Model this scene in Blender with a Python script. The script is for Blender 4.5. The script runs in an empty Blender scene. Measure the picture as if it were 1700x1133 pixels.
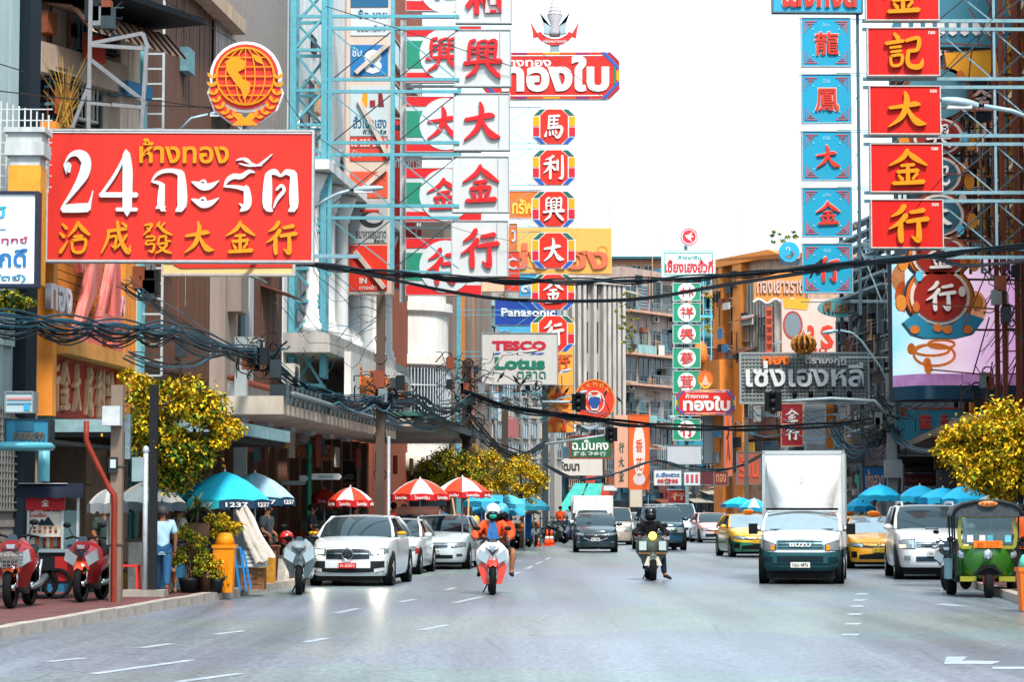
import bpy, math, random
from mathutils import Vector, Matrix
R = random.Random(7)
PI = math.pi; rad = math.radians
S = bpy.context.scene; COL = S.collection
# ------------------------------------------------------------ camera, world, sun
FPX = 4000.0; EYE = 1.6; PITCH = math.atan((849 - 566.5) / FPX)
cam = bpy.data.cameras.new('camera'); co = bpy.data.objects.new('camera', cam); COL.objects.link(co); S.camera = co
cam.sensor_width = 36; cam.lens = 36 * FPX / 1700; cam.clip_start = 0.5; cam.clip_end = 4000
co.location = (0, 0, EYE); co.rotation_euler = (PI / 2 + PITCH, 0, 0)
cam.dof.use_dof = True; cam.dof.focus_distance = 66; cam.dof.aperture_fstop = 13
S.view_settings.view_transform = 'Standard'; S.view_settings.look = 'None'
S.view_settings.gamma = 1; S.view_settings.use_curve_mapping = False; S.view_settings.exposure = 0.88
w = bpy.data.worlds.new('World'); S.world = w; w.use_nodes = True; nt = w.node_tree
bg = nt.nodes['Background']
sky = nt.nodes.new('ShaderNodeTexSky'); sky.sky_type = 'NISHITA'; sky.sun_disc = False
SUN_EL, SUN_AZ = rad(54), rad(163)
sky.sun_elevation = SUN_EL; sky.sun_rotation = SUN_AZ; sky.dust_density = 4; sky.air_density = 1.2
mx = nt.nodes.new('ShaderNodeMixRGB'); mx.inputs[0].default_value = 0.9; mx.inputs[2].default_value = (5.0, 6.5, 7.4, 1)  # bright even cloud
nt.links.new(sky.outputs[0], mx.inputs[1]); nt.links.new(mx.outputs[0], bg.inputs[0]); bg.inputs[1].default_value = 0.15
sl = bpy.data.lights.new('sun', 'SUN'); sl.energy = 2.9; sl.angle = rad(9); sl.color = (1, .93, .84)
so = bpy.data.objects.new('sun', sl); COL.objects.link(so)
sd = Vector((math.sin(SUN_AZ) * math.cos(SUN_EL), math.cos(SUN_AZ) * math.cos(SUN_EL), math.sin(SUN_EL)))
so.rotation_euler = sd.to_track_quat('Z', 'Y').to_euler(); so.location = sd * 100
S.cycles.max_bounces = 6; S.cycles.diffuse_bounces = 1; S.cycles.glossy_bounces = 3; S.cycles.transparent_max_bounces = 8
S.cycles.sample_clamp_indirect = 25
# ------------------------------------------------------------ helpers
CP, SP = math.cos(PITCH), math.sin(PITCH)
def W(u, v, Y):
    dx = (u - 850) / FPX; dz = (566.5 - v) / FPX
    t = Y / (CP - SP * dz)
    return Vector((t * dx, Y, EYE + t * (SP + CP * dz)))
def X(u, Y): return (u - 850) / FPX * Y * 1.0025
def Z(v, Y): return W(850, v, Y).z
def GY(v): return EYE * FPX / (v - 849)
def m_(Y): return Y / FPX            # metres per pixel at depth Y
def lin(c):
    if isinstance(c, str):
        c = c.lstrip('#'); c = [int(c[i:i + 2], 16) / 255 for i in (0, 2, 4)]
    return tuple((x / 12.92 if x <= .04045 else ((x + .055) / 1.055) ** 2.4) for x in c) + (1,)
MATS = {}
def mat(c, rough=.6, metal=0, var=.25, scale=2.0, bump=0.0, streak=0, emit=0, trans=0, coat=0, dirt=None):
    k = (c, rough, metal, var, scale, bump, streak, emit, trans, coat, dirt)
    if k in MATS: return MATS[k]
    m = bpy.data.materials.new('paint_' + c.lstrip('#')); m.use_nodes = True; t = m.node_tree; L = t.links.new
    p = t.nodes['Principled BSDF']; b = lin(c)
    p.inputs['Roughness'].default_value = rough; p.inputs['Metallic'].default_value = metal
    if coat: p.inputs['Coat Weight'].default_value = coat; p.inputs['Coat Roughness'].default_value = .06
    if trans: p.inputs['Transmission Weight'].default_value = trans
    if rough >= .4 and not coat: p.inputs['Specular IOR Level'].default_value = .18
    if emit:
        p.inputs['Emission Color'].default_value = b; p.inputs['Emission Strength'].default_value = emit
    p.inputs['Base Color'].default_value = b
    if var:
        tc = t.nodes.new('ShaderNodeTexCoord'); mp = t.nodes.new('ShaderNodeMapping')
        L(tc.outputs['Object'], mp.inputs[0]); mp.inputs['Scale'].default_value = (scale, scale, scale * (.18 if streak else 1))
        n = t.nodes.new('ShaderNodeTexNoise'); n.inputs['Scale'].default_value = 1.6; n.inputs['Detail'].default_value = 7; n.inputs['Roughness'].default_value = .68
        L(mp.outputs[0], n.inputs[0])
        r = t.nodes.new('ShaderNodeMapRange'); r.inputs[1].default_value = .36; r.inputs[2].default_value = .68
        L(n.outputs[0], r.inputs[0])
        mi = t.nodes.new('ShaderNodeMixRGB')
        L(r.outputs[0], mi.inputs[0]); 
        d = lin(dirt) if dirt else tuple(x * (1 - var) for x in b[:3]) + (1,)
        if dirt: d = tuple(b[i] * (1 - var) + d[i] * var for i in range(3)) + (1,)
        mi.inputs[1].default_value = b; mi.inputs[2].default_value = d
        L(mi.outputs[0], p.inputs['Base Color'])
        if emit: L(mi.outputs[0], p.inputs['Emission Color'])
        if bump:
            bu = t.nodes.new('ShaderNodeBump'); bu.inputs['Strength'].default_value = bump; bu.inputs['Distance'].default_value = .03
            L(n.outputs[0], bu.inputs['Height']); L(bu.outputs[0], p.inputs['Normal'])
    MATS[k] = m; return m
def wall_m(c, dirt='#4a4038', var=.45, scale=1.2): return mat(c, .85, 0, var, scale, .25, 1, dirt=dirt)
def sign_m(c):
    m = mat(c, .5, 0, .14, 1.3, 0, 1, dirt='#6b4a40'); m.node_tree.nodes['Principled BSDF'].inputs['Specular IOR Level'].default_value = .22; return m
def metal_m(c, r=.5): return mat(c, r, .25, .3, 5, .1, dirt='#5a4338')
def car_m(c, metal=.3): return mat(c, .28, metal, .05, 1, 0, coat=.7)
GLASS = mat('#0d1a20', .07, 0, 0); GLASS.name = 'dark_glass'
BLK = mat('#0c0f12', .6, 0, .2); TYRE = mat('#141517', .85, 0, .3, 8); CHROME = mat('#c8ccd0', .15, 1, 0)
RUB = mat('#101215', .7, 0, .2)

def tag(o, label=None, cat=None, group=None, kind=None):
    if label: o['label'] = label
    if label and len(label.split()) > 16: print('LONG', len(label.split()), label)
    if cat: o['category'] = cat
    if group: o['group'] = group
    if kind: o['kind'] = kind
    return o
def thing(name, label, cat, loc=(0, 0, 0), rz=0, group=None):
    o = bpy.data.objects.new(name, None); o.empty_display_size = .2; COL.objects.link(o)
    o.location = loc; o.rotation_euler = (0, 0, rz); return tag(o, label, cat, group)
def kids(o): return KID.get(o.name, [])
KID = {}
def par(o, p):
    if p is not None: o.parent = p; KID.setdefault(p.name, []).append(o)
    return o
def dup(o, parent=None, loc=None, rz=None, label=None, group=None, scale=None):
    c = o.copy(); COL.objects.link(c)
    if parent is not None: par(c, parent)
    for k in list(kids(o)): dup(k, c)
    if loc is not None: c.location = loc
    if rz is not None: c.rotation_euler = (0, 0, rz)
    if label: c['label'] = label
    if group: c['group'] = group
    if scale: c.scale = (scale,) * 3
    return c
def inst(name, me, parent=None, loc=(0, 0, 0), rot=(0, 0, 0), sc=(1, 1, 1)):
    o = bpy.data.objects.new(name, me); COL.objects.link(o); o.location = loc; o.rotation_euler = rot; o.scale = sc
    return par(o, parent)
class MB:
    def __init__(s): s.v = []; s.f = []; s.m = []; s.ms = []; s.sm = []
    def mi(s, m):
        if m is None: return 0
        if m not in s.ms: s.ms.append(m)
        return s.ms.index(m)
    def add(s, vs, fs, m=None, smooth=False):
        b = len(s.v); s.v += [tuple(x) for x in vs]; i = s.mi(m)
        for f in fs: s.f.append([b + k for k in f]); s.m.append(i); s.sm.append(smooth)
        return s
    def box(s, x0, y0, z0, x1, y1, z1, m=None):
        return s.add([(x0, y0, z0), (x1, y0, z0), (x1, y1, z0), (x0, y1, z0), (x0, y0, z1), (x1, y0, z1), (x1, y1, z1), (x0, y1, z1)],
                     [(0, 3, 2, 1), (4, 5, 6, 7), (0, 1, 5, 4), (1, 2, 6, 5), (2, 3, 7, 6), (3, 0, 4, 7)], m)
    def tube(s, pts, r, n=6, m=None, cap=True):
        pts = [Vector(p) for p in pts]; N = len(pts); vs = []; 
        rs = r if isinstance(r, (list, tuple)) else [r] * N
        pn = None
        for i, p in enumerate(pts):
            d = (pts[min(i + 1, N - 1)] - pts[max(i - 1, 0)])
            d = d.normalized() if d.length > 1e-9 else Vector((0, 0, 1))
            if pn is None: pn = d.orthogonal().normalized()
            else:
                pn = pn - d * pn.dot(d); pn = pn.normalized() if pn.length > 1e-6 else d.orthogonal().normalized()
            q = d.cross(pn)
            for k in range(n):
                a = 2 * PI * k / n; vs.append(p + (pn * math.cos(a) + q * math.sin(a)) * rs[i])
        fs = [(i * n + k, i * n + (k + 1) % n, (i + 1) * n + (k + 1) % n, (i + 1) * n + k) for i in range(N - 1) for k in range(n)]
        if cap: fs += [tuple(reversed(range(n))), tuple((N - 1) * n + k for k in range(n))]
        return s.add(vs, fs, m, n > 5)
    def bar(s, a, b, w, m=None): return s.tube([a, b], w * .7, 4, m)
    def lathe(s, prof, n=12, m=None, c=(0, 0, 0), ax='z', smooth=True):
        vs = []
        for (r, h) in prof:
            for k in range(n):
                a = 2 * PI * k / n; x, y = r * math.cos(a), r * math.sin(a)
                vs.append((c[0] + x, c[1] + y, c[2] + h) if ax == 'z' else ((c[0] + h, c[1] + x, c[2] + y) if ax == 'x' else (c[0] + x, c[1] + h, c[2] + y)))
        N = len(prof)
        fs = [(i * n + k, i * n + (k + 1) % n, (i + 1) * n + (k + 1) % n, (i + 1) * n + k) for i in range(N - 1) for k in range(n)]
        if N > 3 and abs(prof[0][0] - prof[-1][0]) < 1e-6 and max(q[0] for q in prof) > prof[0][0] + 1e-4 and 'lid' != ax: fs += [((N - 1) * n + k, (N - 1) * n + (k + 1) % n, (k + 1) % n, k) for k in range(n)]
        else: fs += [tuple(reversed(range(n))), tuple((N - 1) * n + k for k in range(n))]
        return s.add(vs, fs, m, smooth)
    def prism(s, poly, y0, y1, m=None):      # poly in (x,z); front face at y0 (towards the camera)
        n = len(poly); vs = [(x, y0, z) for x, z in poly] + [(x, y1, z) for x, z in poly]
        fs = [tuple(range(n)), tuple(reversed(range(n, 2 * n)))] + [(i, i + n, (i + 1) % n + n, (i + 1) % n) for i in range(n)]
        return s.add(vs, fs, m)
    def grid(s, g, m=None, smooth=True, close=False):   # g[i][j] points
        a, b = len(g), len(g[0]); vs = [p for r in g for p in r]
        fs = [(i * b + j, i * b + (j + 1) % b, (i + 1) * b + (j + 1) % b, (i + 1) * b + j) for i in range(a - 1) for j in range(b if close else b - 1)]
        return s.add(vs, fs, m, smooth)
    def ell(s, c, r, m=None, nu=10, nv=7):
        g = []
        for i in range(nv + 1):
            t = PI * i / nv
            g.append([(c[0] + r[0] * math.sin(t) * math.cos(2 * PI * j / nu), c[1] + r[1] * math.sin(t) * math.sin(2 * PI * j / nu), c[2] + r[2] * math.cos(t)) for j in range(nu)])
        return s.grid(g, m, True, True)
    def mesh(s, name, mats=None):
        me = bpy.data.meshes.new(name); me.from_pydata(s.v, [], s.f)
        for m in (s.ms or ([mats] if not isinstance(mats, (list, tuple)) else mats)):
            if m is not None: me.materials.append(m)
        if s.ms: me.polygons.foreach_set('material_index', s.m)
        me.polygons.foreach_set('use_smooth', s.sm)
        me.update(); return me
    def build(s, name, m=None, parent=None, fix=True):
        me = s.mesh(name, m)
        if fix and len(s.f) < 40000:
            import bmesh
            bm = bmesh.new(); bm.from_mesh(me); bmesh.ops.recalc_face_normals(bm, faces=bm.faces); bm.to_mesh(me); bm.free()
        o = bpy.data.objects.new(name, me); COL.objects.link(o); return par(o, parent)
def circ(cx, cz, rx, rz=None, n=24, a0=0, a1=2 * PI, end=False):
    rz = rz or rx; k = n if not end else n - 1
    return [(cx + rx * math.cos(a0 + (a1 - a0) * i / k), cz + rz * math.sin(a0 + (a1 - a0) * i / k)) for i in range(n)]
# ------------------------------------------------------------ lettering
TX = {}
def fmesh(s, bold=0.0, th=.03):
    k = (s, bold, th)
    if k in TX: return TX[k]
    cu = bpy.data.curves.new('lettering', 'FONT'); cu.body = s; cu.size = 1; cu.offset = bold; cu.extrude = .5; cu.resolution_u = 2
    o = bpy.data.objects.new('t', cu); me = bpy.data.meshes.new_from_object(o)
    bpy.data.objects.remove(o); bpy.data.curves.remove(cu)
    if not me.vertices: me.from_pydata([(0, 0, 0), (1, 0, 0), (1, 1, 0)], [], [(0, 1, 2)])
    xs = [v.co.x for v in me.vertices]; ys = [v.co.y for v in me.vertices]
    x0, x1, y0, y1 = min(xs), max(xs), min(ys), max(ys)
    for v in me.vertices:
        x, y, z = v.co; v.co = ((x - x0) / (x1 - x0) - .5, -z, (y - y0) / (y1 - y0) - .5)
    me.update(); TX[k] = (me, (x1 - x0) / (y1 - y0)); return TX[k]
BR = {
'大': '6,44,8 40,39,10 70,33,13 84,34,7;46,0,6 51,18,13 47,46,14 34,72,12 3,96,3;52,46,7 64,68,12 80,84,17 100,88,4',
'金': '50,0,9 37,22,12 2,44,3;50,6,7 68,22,14 99,42,5;33,44,7 66,41,8;24,61,9 76,57,10;50,42,9 50,88,10;26,70,5 35,82,10;74,66,8 63,80,7;12,93,9 50,91,10 90,88,12',
'行': '40,0,12 28,17,11 6,30,3;44,26,13 28,46,11 0,64,3;31,48,9 29,72,14 31,98,12;56,18,9 70,16,10 90,12,12;46,44,9 70,40,11 100,36,12;76,42,10 77,75,13 75,96,13 58,84,3',
'興': '37,10,6 39,54,8;37,10,5 63,7,6 62,52,8;44,22,5 57,21,5;45,33,4 56,32,4 56,43,4 45,44,4;30,4,7 15,12,8 14,52,8;17,25,5 31,23,5;17,38,5 31,36,5;68,8,6 87,7,8 84,52,8;70,22,5 84,21,5;70,36,5 84,35,5;1,64,9 50,59,9 99,58,13;36,68,9 28,84,10 5,99,4;62,66,8 76,80,12 96,97,10',
'記': '24,0,7 34,13,12;2,27,9 46,20,9;12,39,6 40,36,7;14,51,6 40,48,7;13,63,6 42,60,8 39,85,7 17,88,7 13,63,6;54,20,8 86,13,10 83,44,10 62,48,8;60,48,9 57,76,10 66,91,12 90,91,13 97,70,3',
'馬': '26,6,9 23,58,10;24,8,8 76,5,9;26,24,6 68,22,7;25,40,6 68,38,7;49,8,7 47,54,7;20,58,9 84,53,12 80,84,12 64,97,10 52,86,3;13,70,4 6,92,11;28,70,5 29,87,9;42,68,5 45,84,9;56,66,5 61,80,9',
'利': '48,3,10 30,12,8 9,18,3;2,36,9 58,28,10;33,16,9 32,97,11;30,40,8 18,60,8 0,74,3;36,42,6 55,60,11;68,20,9 68,62,9;91,2,10 91,88,13 74,95,4',
'洽': '8,8,6 22,22,11;0,36,6 14,48,11;2,96,11 14,80,9 28,60,3;62,2,8 50,24,10 28,48,3;62,6,8 78,24,13 100,42,7;48,48,8 76,45,8;42,60,8 86,56,9 79,92,9 47,93,8 42,60,8',
'成': '22,30,9 84,22,10;25,30,9 20,60,9 1,98,4;26,50,7 50,46,8 45,78,8 34,74,3;54,0,9 60,40,11 76,78,13 93,96,12 98,74,3;86,42,8 68,66,8 44,88,3;70,4,6 84,15,10',
'發': '6,12,5 30,8,8 20,26,7 2,42,3;14,20,5 24,29,6;56,2,6 48,14,7;74,4,6 60,18,5;52,10,7 74,30,10 99,42,4;12,48,6 38,46,6 37,58,6 14,59,5;14,60,6 12,71,6 38,70,6 34,93,8 20,90,3;57,47,6 53,64,6;58,48,6 79,46,7 78,59,6 94,61,5;50,70,6 83,68,7 66,87,8 44,99,3;56,76,5 76,91,9 98,98,4',
'林': '2,32,7 44,28,8;24,2,8 24,98,9;22,36,6 2,68,3;26,38,6 42,56,9;50,32,8 98,28,9;72,2,9 72,98,9;70,36,7 48,74,3;74,38,6 100,76,10',
'祥': '18,2,7 29,14,9;2,26,8 38,22,8 3,68,3;24,44,7 24,98,8;28,48,5 40,60,8;54,2,6 63,16,9;90,0,8 78,16,6;48,26,8 95,21,8;52,42,7 88,40,7;44,60,9 100,56,9;71,24,8 71,100,9',
'2': '16,26,19 20,27,19 21,28,16;8,22,4 22,6,6 46,1,11 68,12,24 68,30,26 50,52,16 26,74,8 7,90,4;5,96,12 40,95,14 78,94,14;91,66,3 86,80,5 79,95,12',
'4': '70,0,6 42,36,7 6,70,6;70,2,18 74,30,24 74,60,24 74,98,22;2,72,8 50,72,8 100,72,8;46,97,6 100,97,6',
'ก': '0,28,3 12,12,7 34,2,9 62,1,10 84,8,16;3,28,5 18,30,8 34,38,10;30,36,14 28,60,18 28,86,18 40,99,3;84,6,17 87,40,24 87,84,24 70,99,4;28,84,17 14,92,4;40,88,3 30,97,8;99,86,4 84,98,8',
'ะ': '0,18,2 18,24,14 42,33,19 70,30,16 100,14,2;30,18,3 46,14,7 52,24,8;0,70,2 18,76,14 42,86,19 70,82,16 100,66,2;30,70,3 46,66,7 52,76,8',
'ร': '0,40,3 10,24,10 30,14,12 56,14,12 80,2,9 98,4,3;2,38,5 40,40,8 74,46,12;72,42,16 76,64,22 74,84,22 54,98,5;50,80,3 66,90,10',
'ั': '0,40,3 22,30,16 40,56,10 60,70,10 80,40,8 100,0,3;10,60,6 36,72,12 70,70,8',
'ต': '4,22,3 16,6,10 34,3,13 50,12,6 66,3,12 88,8,17;14,8,17 12,40,24 12,84,24 26,98,5;88,6,17 88,50,24 88,86,22 74,98,4;30,90,4 40,70,8 60,48,9 52,36,7 38,46,6;1,88,4 12,97,6;99,88,4 88,98,6',
}
def brush(ch):
    k = ('b', ch)
    if k in TX: return TX[k]
    mb = MB()
    for si, st in enumerate(BR[ch].split(';')):
        P = [tuple(float(q) for q in p.split(',')) for p in st.split()]
        pts = []
        for i in range(len(P) - 1):
            a, b, c, d = P[max(i - 1, 0)], P[i], P[i + 1], P[min(i + 2, len(P) - 1)]
            for t in ([0, .25, .5, .75] if len(P) > 2 else [0, .5]):
                pts.append([.5 * (2 * b[j] + (c[j] - a[j]) * t + (2 * a[j] - 5 * b[j] + 4 * c[j] - d[j]) * t * t + (3 * b[j] - a[j] - 3 * c[j] + d[j]) * t ** 3) for j in range(3)])
        pts.append(list(P[-1])); L, Q = [], []
        for i, p in enumerate(pts):
            a, b = pts[max(i - 1, 0)], pts[min(i + 1, len(pts) - 1)]; dx, dy = b[0] - a[0], b[1] - a[1]; l = math.hypot(dx, dy) or 1
            nx, ny = -dy / l, dx / l; h = max(p[2], 1) * .55
            L.append((p[0] + nx * h, p[1] + ny * h)); Q.append((p[0] - nx * h, p[1] - ny * h))
        a, b = pts[0], pts[1]; l = math.hypot(b[0] - a[0], b[1] - a[1]) or 1; e0 = (a[0] - (b[0] - a[0]) / l * a[2] * .5, a[1] - (b[1] - a[1]) / l * a[2] * .5)
        a, b = pts[-1], pts[-2]; l = math.hypot(b[0] - a[0], b[1] - a[1]) or 1; e1 = (a[0] - (b[0] - a[0]) / l * a[2] * .5, a[1] - (b[1] - a[1]) / l * a[2] * .5)
        yo = .5 + si * .04
        c2 = lambda p: (p[0] / 100 - .5, .5 - p[1] / 100)
        n = len(pts); L = [c2(p) for p in L]; Q = [c2(p) for p in Q]; e0, e1 = c2(e0), c2(e1)
        ring = [e0] + L + [e1] + Q[::-1]; N = len(ring)
        vs = [(x, -yo, z) for x, z in ring] + [(x, .5, z) for x, z in ring]
        fs = [(0, 1, N - 1), (n, n + 1, n + 2)] + [(1 + i, 2 + i, N - 2 - i, N - 1 - i) for i in range(n - 1)]
        fs += [(i, i + N, (i + 1) % N + N, (i + 1) % N) for i in range(N)]
        mb.add(vs, fs)
    TX[k] = (mb.mesh('character'), 1.0)
    return TX[k]
def lettering(parent, s, cx, cz, w, h, y, c, th=.04, bold=.02, name=None, rough=.45, rz=0):
    """fits text s into the w x h box centred at (cx,cz) of the parent, standing th proud of plane y"""
    me = (brush(s)[0] if s in BR and bold >= 0 else fmesh(s, abs(bold))[0])
    k = ('m', me.name, c)
    if k not in TX:
        m2 = me.copy(); m2.materials.clear(); m2.materials.append(sign_m(c)); TX[k] = m2
    return inst(name or ('character' if len(s) == 1 else 'lettering'), TX[k], parent, (cx, y - th / 2, cz), (0, 0, rz), (w, th, h))
# ------------------------------------------------------------ street plan
def kl(Y): return -6.4 + .085 * (Y - 30) if Y < 150 else 3.8 + .16 * (Y - 150)
def kr(Y): return 8.35 + .1 * (Y - 38) if Y < 150 else 19.55 + .16 * (Y - 150)
def fl(Y): return kl(Y) - 3.9
def fr(Y): return kr(Y) + 4.0
def poly_sheet(name, pts, z, m, kind='structure'):
    o = MB().add([(x, y, z) for x, y in pts], [tuple(range(len(pts)))]).build(name, m); return tag(o, kind=kind)
def road_mat():
    m = bpy.data.materials.new('asphalt'); m.use_nodes = True; t = m.node_tree; L = t.links.new; p = t.nodes['Principled BSDF']
    tc = t.nodes.new('ShaderNodeTexCoord')
    def noise(sx, sy, sc, det, rot=0):
        mp = t.nodes.new('ShaderNodeMapping'); mp.inputs['Scale'].default_value = (sx, sy, 1); mp.inputs['Rotation'].default_value = (0, 0, rot); L(tc.outputs['Object'], mp.inputs[0])
        n = t.nodes.new('ShaderNodeTexNoise'); n.inputs['Scale'].default_value = sc; n.inputs['Detail'].default_value = det; n.inputs['Roughness'].default_value = .6; L(mp.outputs[0], n.inputs[0]); return n
    def ramp(n, a, b, ca, cb):
        r = t.nodes.new('ShaderNodeValToRGB'); r.color_ramp.elements[0].position = a; r.color_ramp.elements[1].position = b
        r.color_ramp.elements[0].color = ca; r.color_ramp.elements[1].color = cb; L(n.outputs[0], r.inputs[0]); return r
    lane = noise(.9, .03, 1, 5, rad(5)); big = noise(.12, .05, 1, 6); fine = noise(1, .35, 14, 6)
    a = ramp(lane, .35, .7, (.14, .168, .19, 1), (.25, .288, .315, 1)); b = ramp(big, .35, .65, (.7, .7, .7, 1), (1.2, 1.2, 1.2, 1)); c = ramp(fine, .3, .7, (.62, .62, .62, 1), (1.3, 1.3, 1.3, 1))
    m1 = t.nodes.new('ShaderNodeMixRGB'); m1.blend_type = 'MULTIPLY'; m1.inputs[0].default_value = 1; L(a.outputs[0], m1.inputs[1]); L(b.outputs[0], m1.inputs[2])
    pt = t.nodes.new('ShaderNodeTexVoronoi'); pt.inputs['Scale'].default_value = .16; L(tc.outputs['Object'], pt.inputs[0]); pr = t.nodes.new('ShaderNodeMixRGB'); pr.blend_type = 'MULTIPLY'; pr.inputs[0].default_value = .16; L(m1.outputs[0], pr.inputs[1]); L(pt.outputs['Color'], pr.inputs[2]); m1 = pr
    st = ramp(noise(1.4, .5, 1, 9), .62, .74, (1, 1, 1, 1), (.62, .62, .62, 1)); ms = t.nodes.new('ShaderNodeMixRGB'); ms.blend_type = 'MULTIPLY'; ms.inputs[0].default_value = 1; L(m1.outputs[0], ms.inputs[1]); L(st.outputs[0], ms.inputs[2]); m1 = ms
    cv = t.nodes.new('ShaderNodeTexVoronoi'); cv.feature = 'DISTANCE_TO_EDGE'; cv.inputs['Scale'].default_value = .35; L(tc.outputs['Object'], cv.inputs[0]); cr = ramp(cv, .004, .012, (.72, .72, .72, 1), (1, 1, 1, 1)); mc = t.nodes.new('ShaderNodeMixRGB'); mc.blend_type = 'MULTIPLY'; mc.inputs[0].default_value = .8; L(m1.outputs[0], mc.inputs[1]); L(cr.outputs[0], mc.inputs[2]); m1 = mc
    m2 = t.nodes.new('ShaderNodeMixRGB'); m2.blend_type = 'MULTIPLY'; m2.inputs[0].default_value = 1; L(m1.outputs[0], m2.inputs[1]); L(c.outputs[0], m2.inputs[2])
    L(m2.outputs[0], p.inputs['Base Color'])
    r = ramp(lane, .3, .7, (.3, .3, .3, 1), (.44, .44, .44, 1)); L(r.outputs[0], p.inputs['Roughness'])
    bu = t.nodes.new('ShaderNodeBump'); bu.inputs['Strength'].default_value = .03; bu.inputs['Distance'].default_value = .01; L(fine.outputs[0], bu.inputs['Height']); L(bu.outputs[0], p.inputs['Normal'])
    return m
def paver_mat():
    m = bpy.data.materials.new('red_pavers'); m.use_nodes = True; t = m.node_tree; L = t.links.new; p = t.nodes['Principled BSDF']
    tc = t.nodes.new('ShaderNodeTexCoord'); b = t.nodes.new('ShaderNodeTexBrick'); L(tc.outputs['Object'], b.inputs[0]); b.inputs['Scale'].default_value = 2.6
    b.inputs['Color1'].default_value = lin('#8f3a34'); b.inputs['Color2'].default_value = lin('#632c2c'); b.inputs['Mortar'].default_value = lin('#4d3a3c'); b.inputs['Mortar Size'].default_value = .03  # brick colours darkened in place of canopy shade on the pavement
    n = t.nodes.new('ShaderNodeTexNoise'); n.inputs['Scale'].default_value = .9; n.inputs['Detail'].default_value = 6; L(tc.outputs['Object'], n.inputs[0])
    x = t.nodes.new('ShaderNodeMixRGB'); x.blend_type = 'MULTIPLY'; x.inputs[0].default_value = .8; L(b.outputs[0], x.inputs[1]); L(n.outputs[0], x.inputs[2])
    g = t.nodes.new('ShaderNodeMixRGB'); g.blend_type = 'ADD'; g.inputs[0].default_value = .04; L(x.outputs[0], g.inputs[1]); g.inputs[2].default_value = (.5, .4, .4, 1)
    L(g.outputs[0], p.inputs['Base Color']); p.inputs['Roughness'].default_value = .75; return m
ROAD = road_mat(); PAV = paver_mat()
poly_sheet('ground', [(-900, -200), (900, -200), (900, 2500), (-900, 2500)], -.02, mat('#5c5f60', .9, 0, .4, .3))
ys = [-60, 0, 30, 60, 90, 120, 150, 200, 260, 330]
poly_sheet('road', [(kl(y), y) for y in ys] + [(kr(y), y) for y in reversed(ys)], 0, ROAD)
for side, f, g in (('left', kl, lambda y: fl(y) - 14), ('right', kr, lambda y: fr(y) + 14)):
    s = .2 if side == 'left' else -.2
    mb = MB(); a = [(f(y) - s, y) for y in ys]; b = [(g(y), y) for y in ys]
    for i in range(len(ys) - 1):
        q = [a[i], a[i + 1], b[i + 1], b[i]]
        mb.add([(x, y, .13) for x, y in q] + [(x, y, -.01) for x, y in q], [(0, 1, 2, 3), (0, 1, 5, 4)])
    pv = tag(mb.build('pavement', PAV), kind='structure')
    kerb_m = mat('#b3a9a0', .85, 0, .45, 3, .3, dirt='#4b4744'); y = 22.0 if side == 'left' else 34; kme = {}
    while y < 130:
        l = 1.0 + (y > 60) * 1.5; x0, x1 = f(y), f(y + l)
        if l not in kme:
            kme[l] = MB().box(-.1, .008, -.01, .1, l - .008, .15).mesh('kerb_stone', kerb_m)
        inst('kerb_stone', kme[l], pv, (x0 - s / 2, y, R.uniform(-.008, .008)), (0, 0, -math.atan2(x1 - x0, l)))
        y += l
# painted marks
wm = mat('#a9b1b6', .5, 0, .9, 2.2, dirt='#808a92')
def mark(pts): poly_sheet('lane_marking', pts, .004, wm)
def dash(u0, v0, u1, v1, wd=.12):
    p, q = W(u0, v0, 1), None
    y0, y1 = GY(v0), GY(v1); a = Vector((X(u0, y0), y0)); b = Vector((X(u1, y1), y1)); d = (b - a).normalized(); n = Vector((-d.y, d.x)) * wd / 2
    mark([tuple(a + n), tuple(a - n), tuple(b - n), tuple(b + n)])
for q in ((160, 1118, 325, 1095), (240, 1075, 290, 1068), (85, 1098, 145, 1092), (360, 1053, 410, 1047), (300, 1131, 405, 1117), (510, 1066, 545, 1059), (700, 1046, 745, 1037), (755, 1001, 800, 991), (560, 1018, 598, 1010), (665, 1000, 690, 995), (740, 980, 757, 976), (850, 955, 862, 950), (874, 945, 884, 940), (890, 937, 899, 933), (905, 930, 913, 926)): dash(*q, wd=.14)
for i, v in enumerate((985, 995, 1005, 1018, 1034, 1052)): dash(1424 - i * 4, v + 3, 1430 - i * 4, v, .22)
yy = GY(1131); mark([(X(1560, 25.3), 25.3), (X(1640, 25.3), 25.3), (X(1655, 25.8), 25.8), (X(1590, 25.9), 25.9), (X(1600, 26.6), 26.6), (X(1565, 26.6), 26.6)])
mark([(X(1640, 24.5), 24.5), (X(1760, 24.5), 24.5), (X(1760, 24.9), 24.9), (X(1640, 24.9), 24.9)])
mark([(X(1545, 41), 41.2), (X(1580, 41), 40.6), (X(1620, 40), 40.2), (X(1560, 42), 41.8)])
for u0, v0, u1 in ((1380, 1105, 1400), (1480, 1044, 1540)): pass

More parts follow.
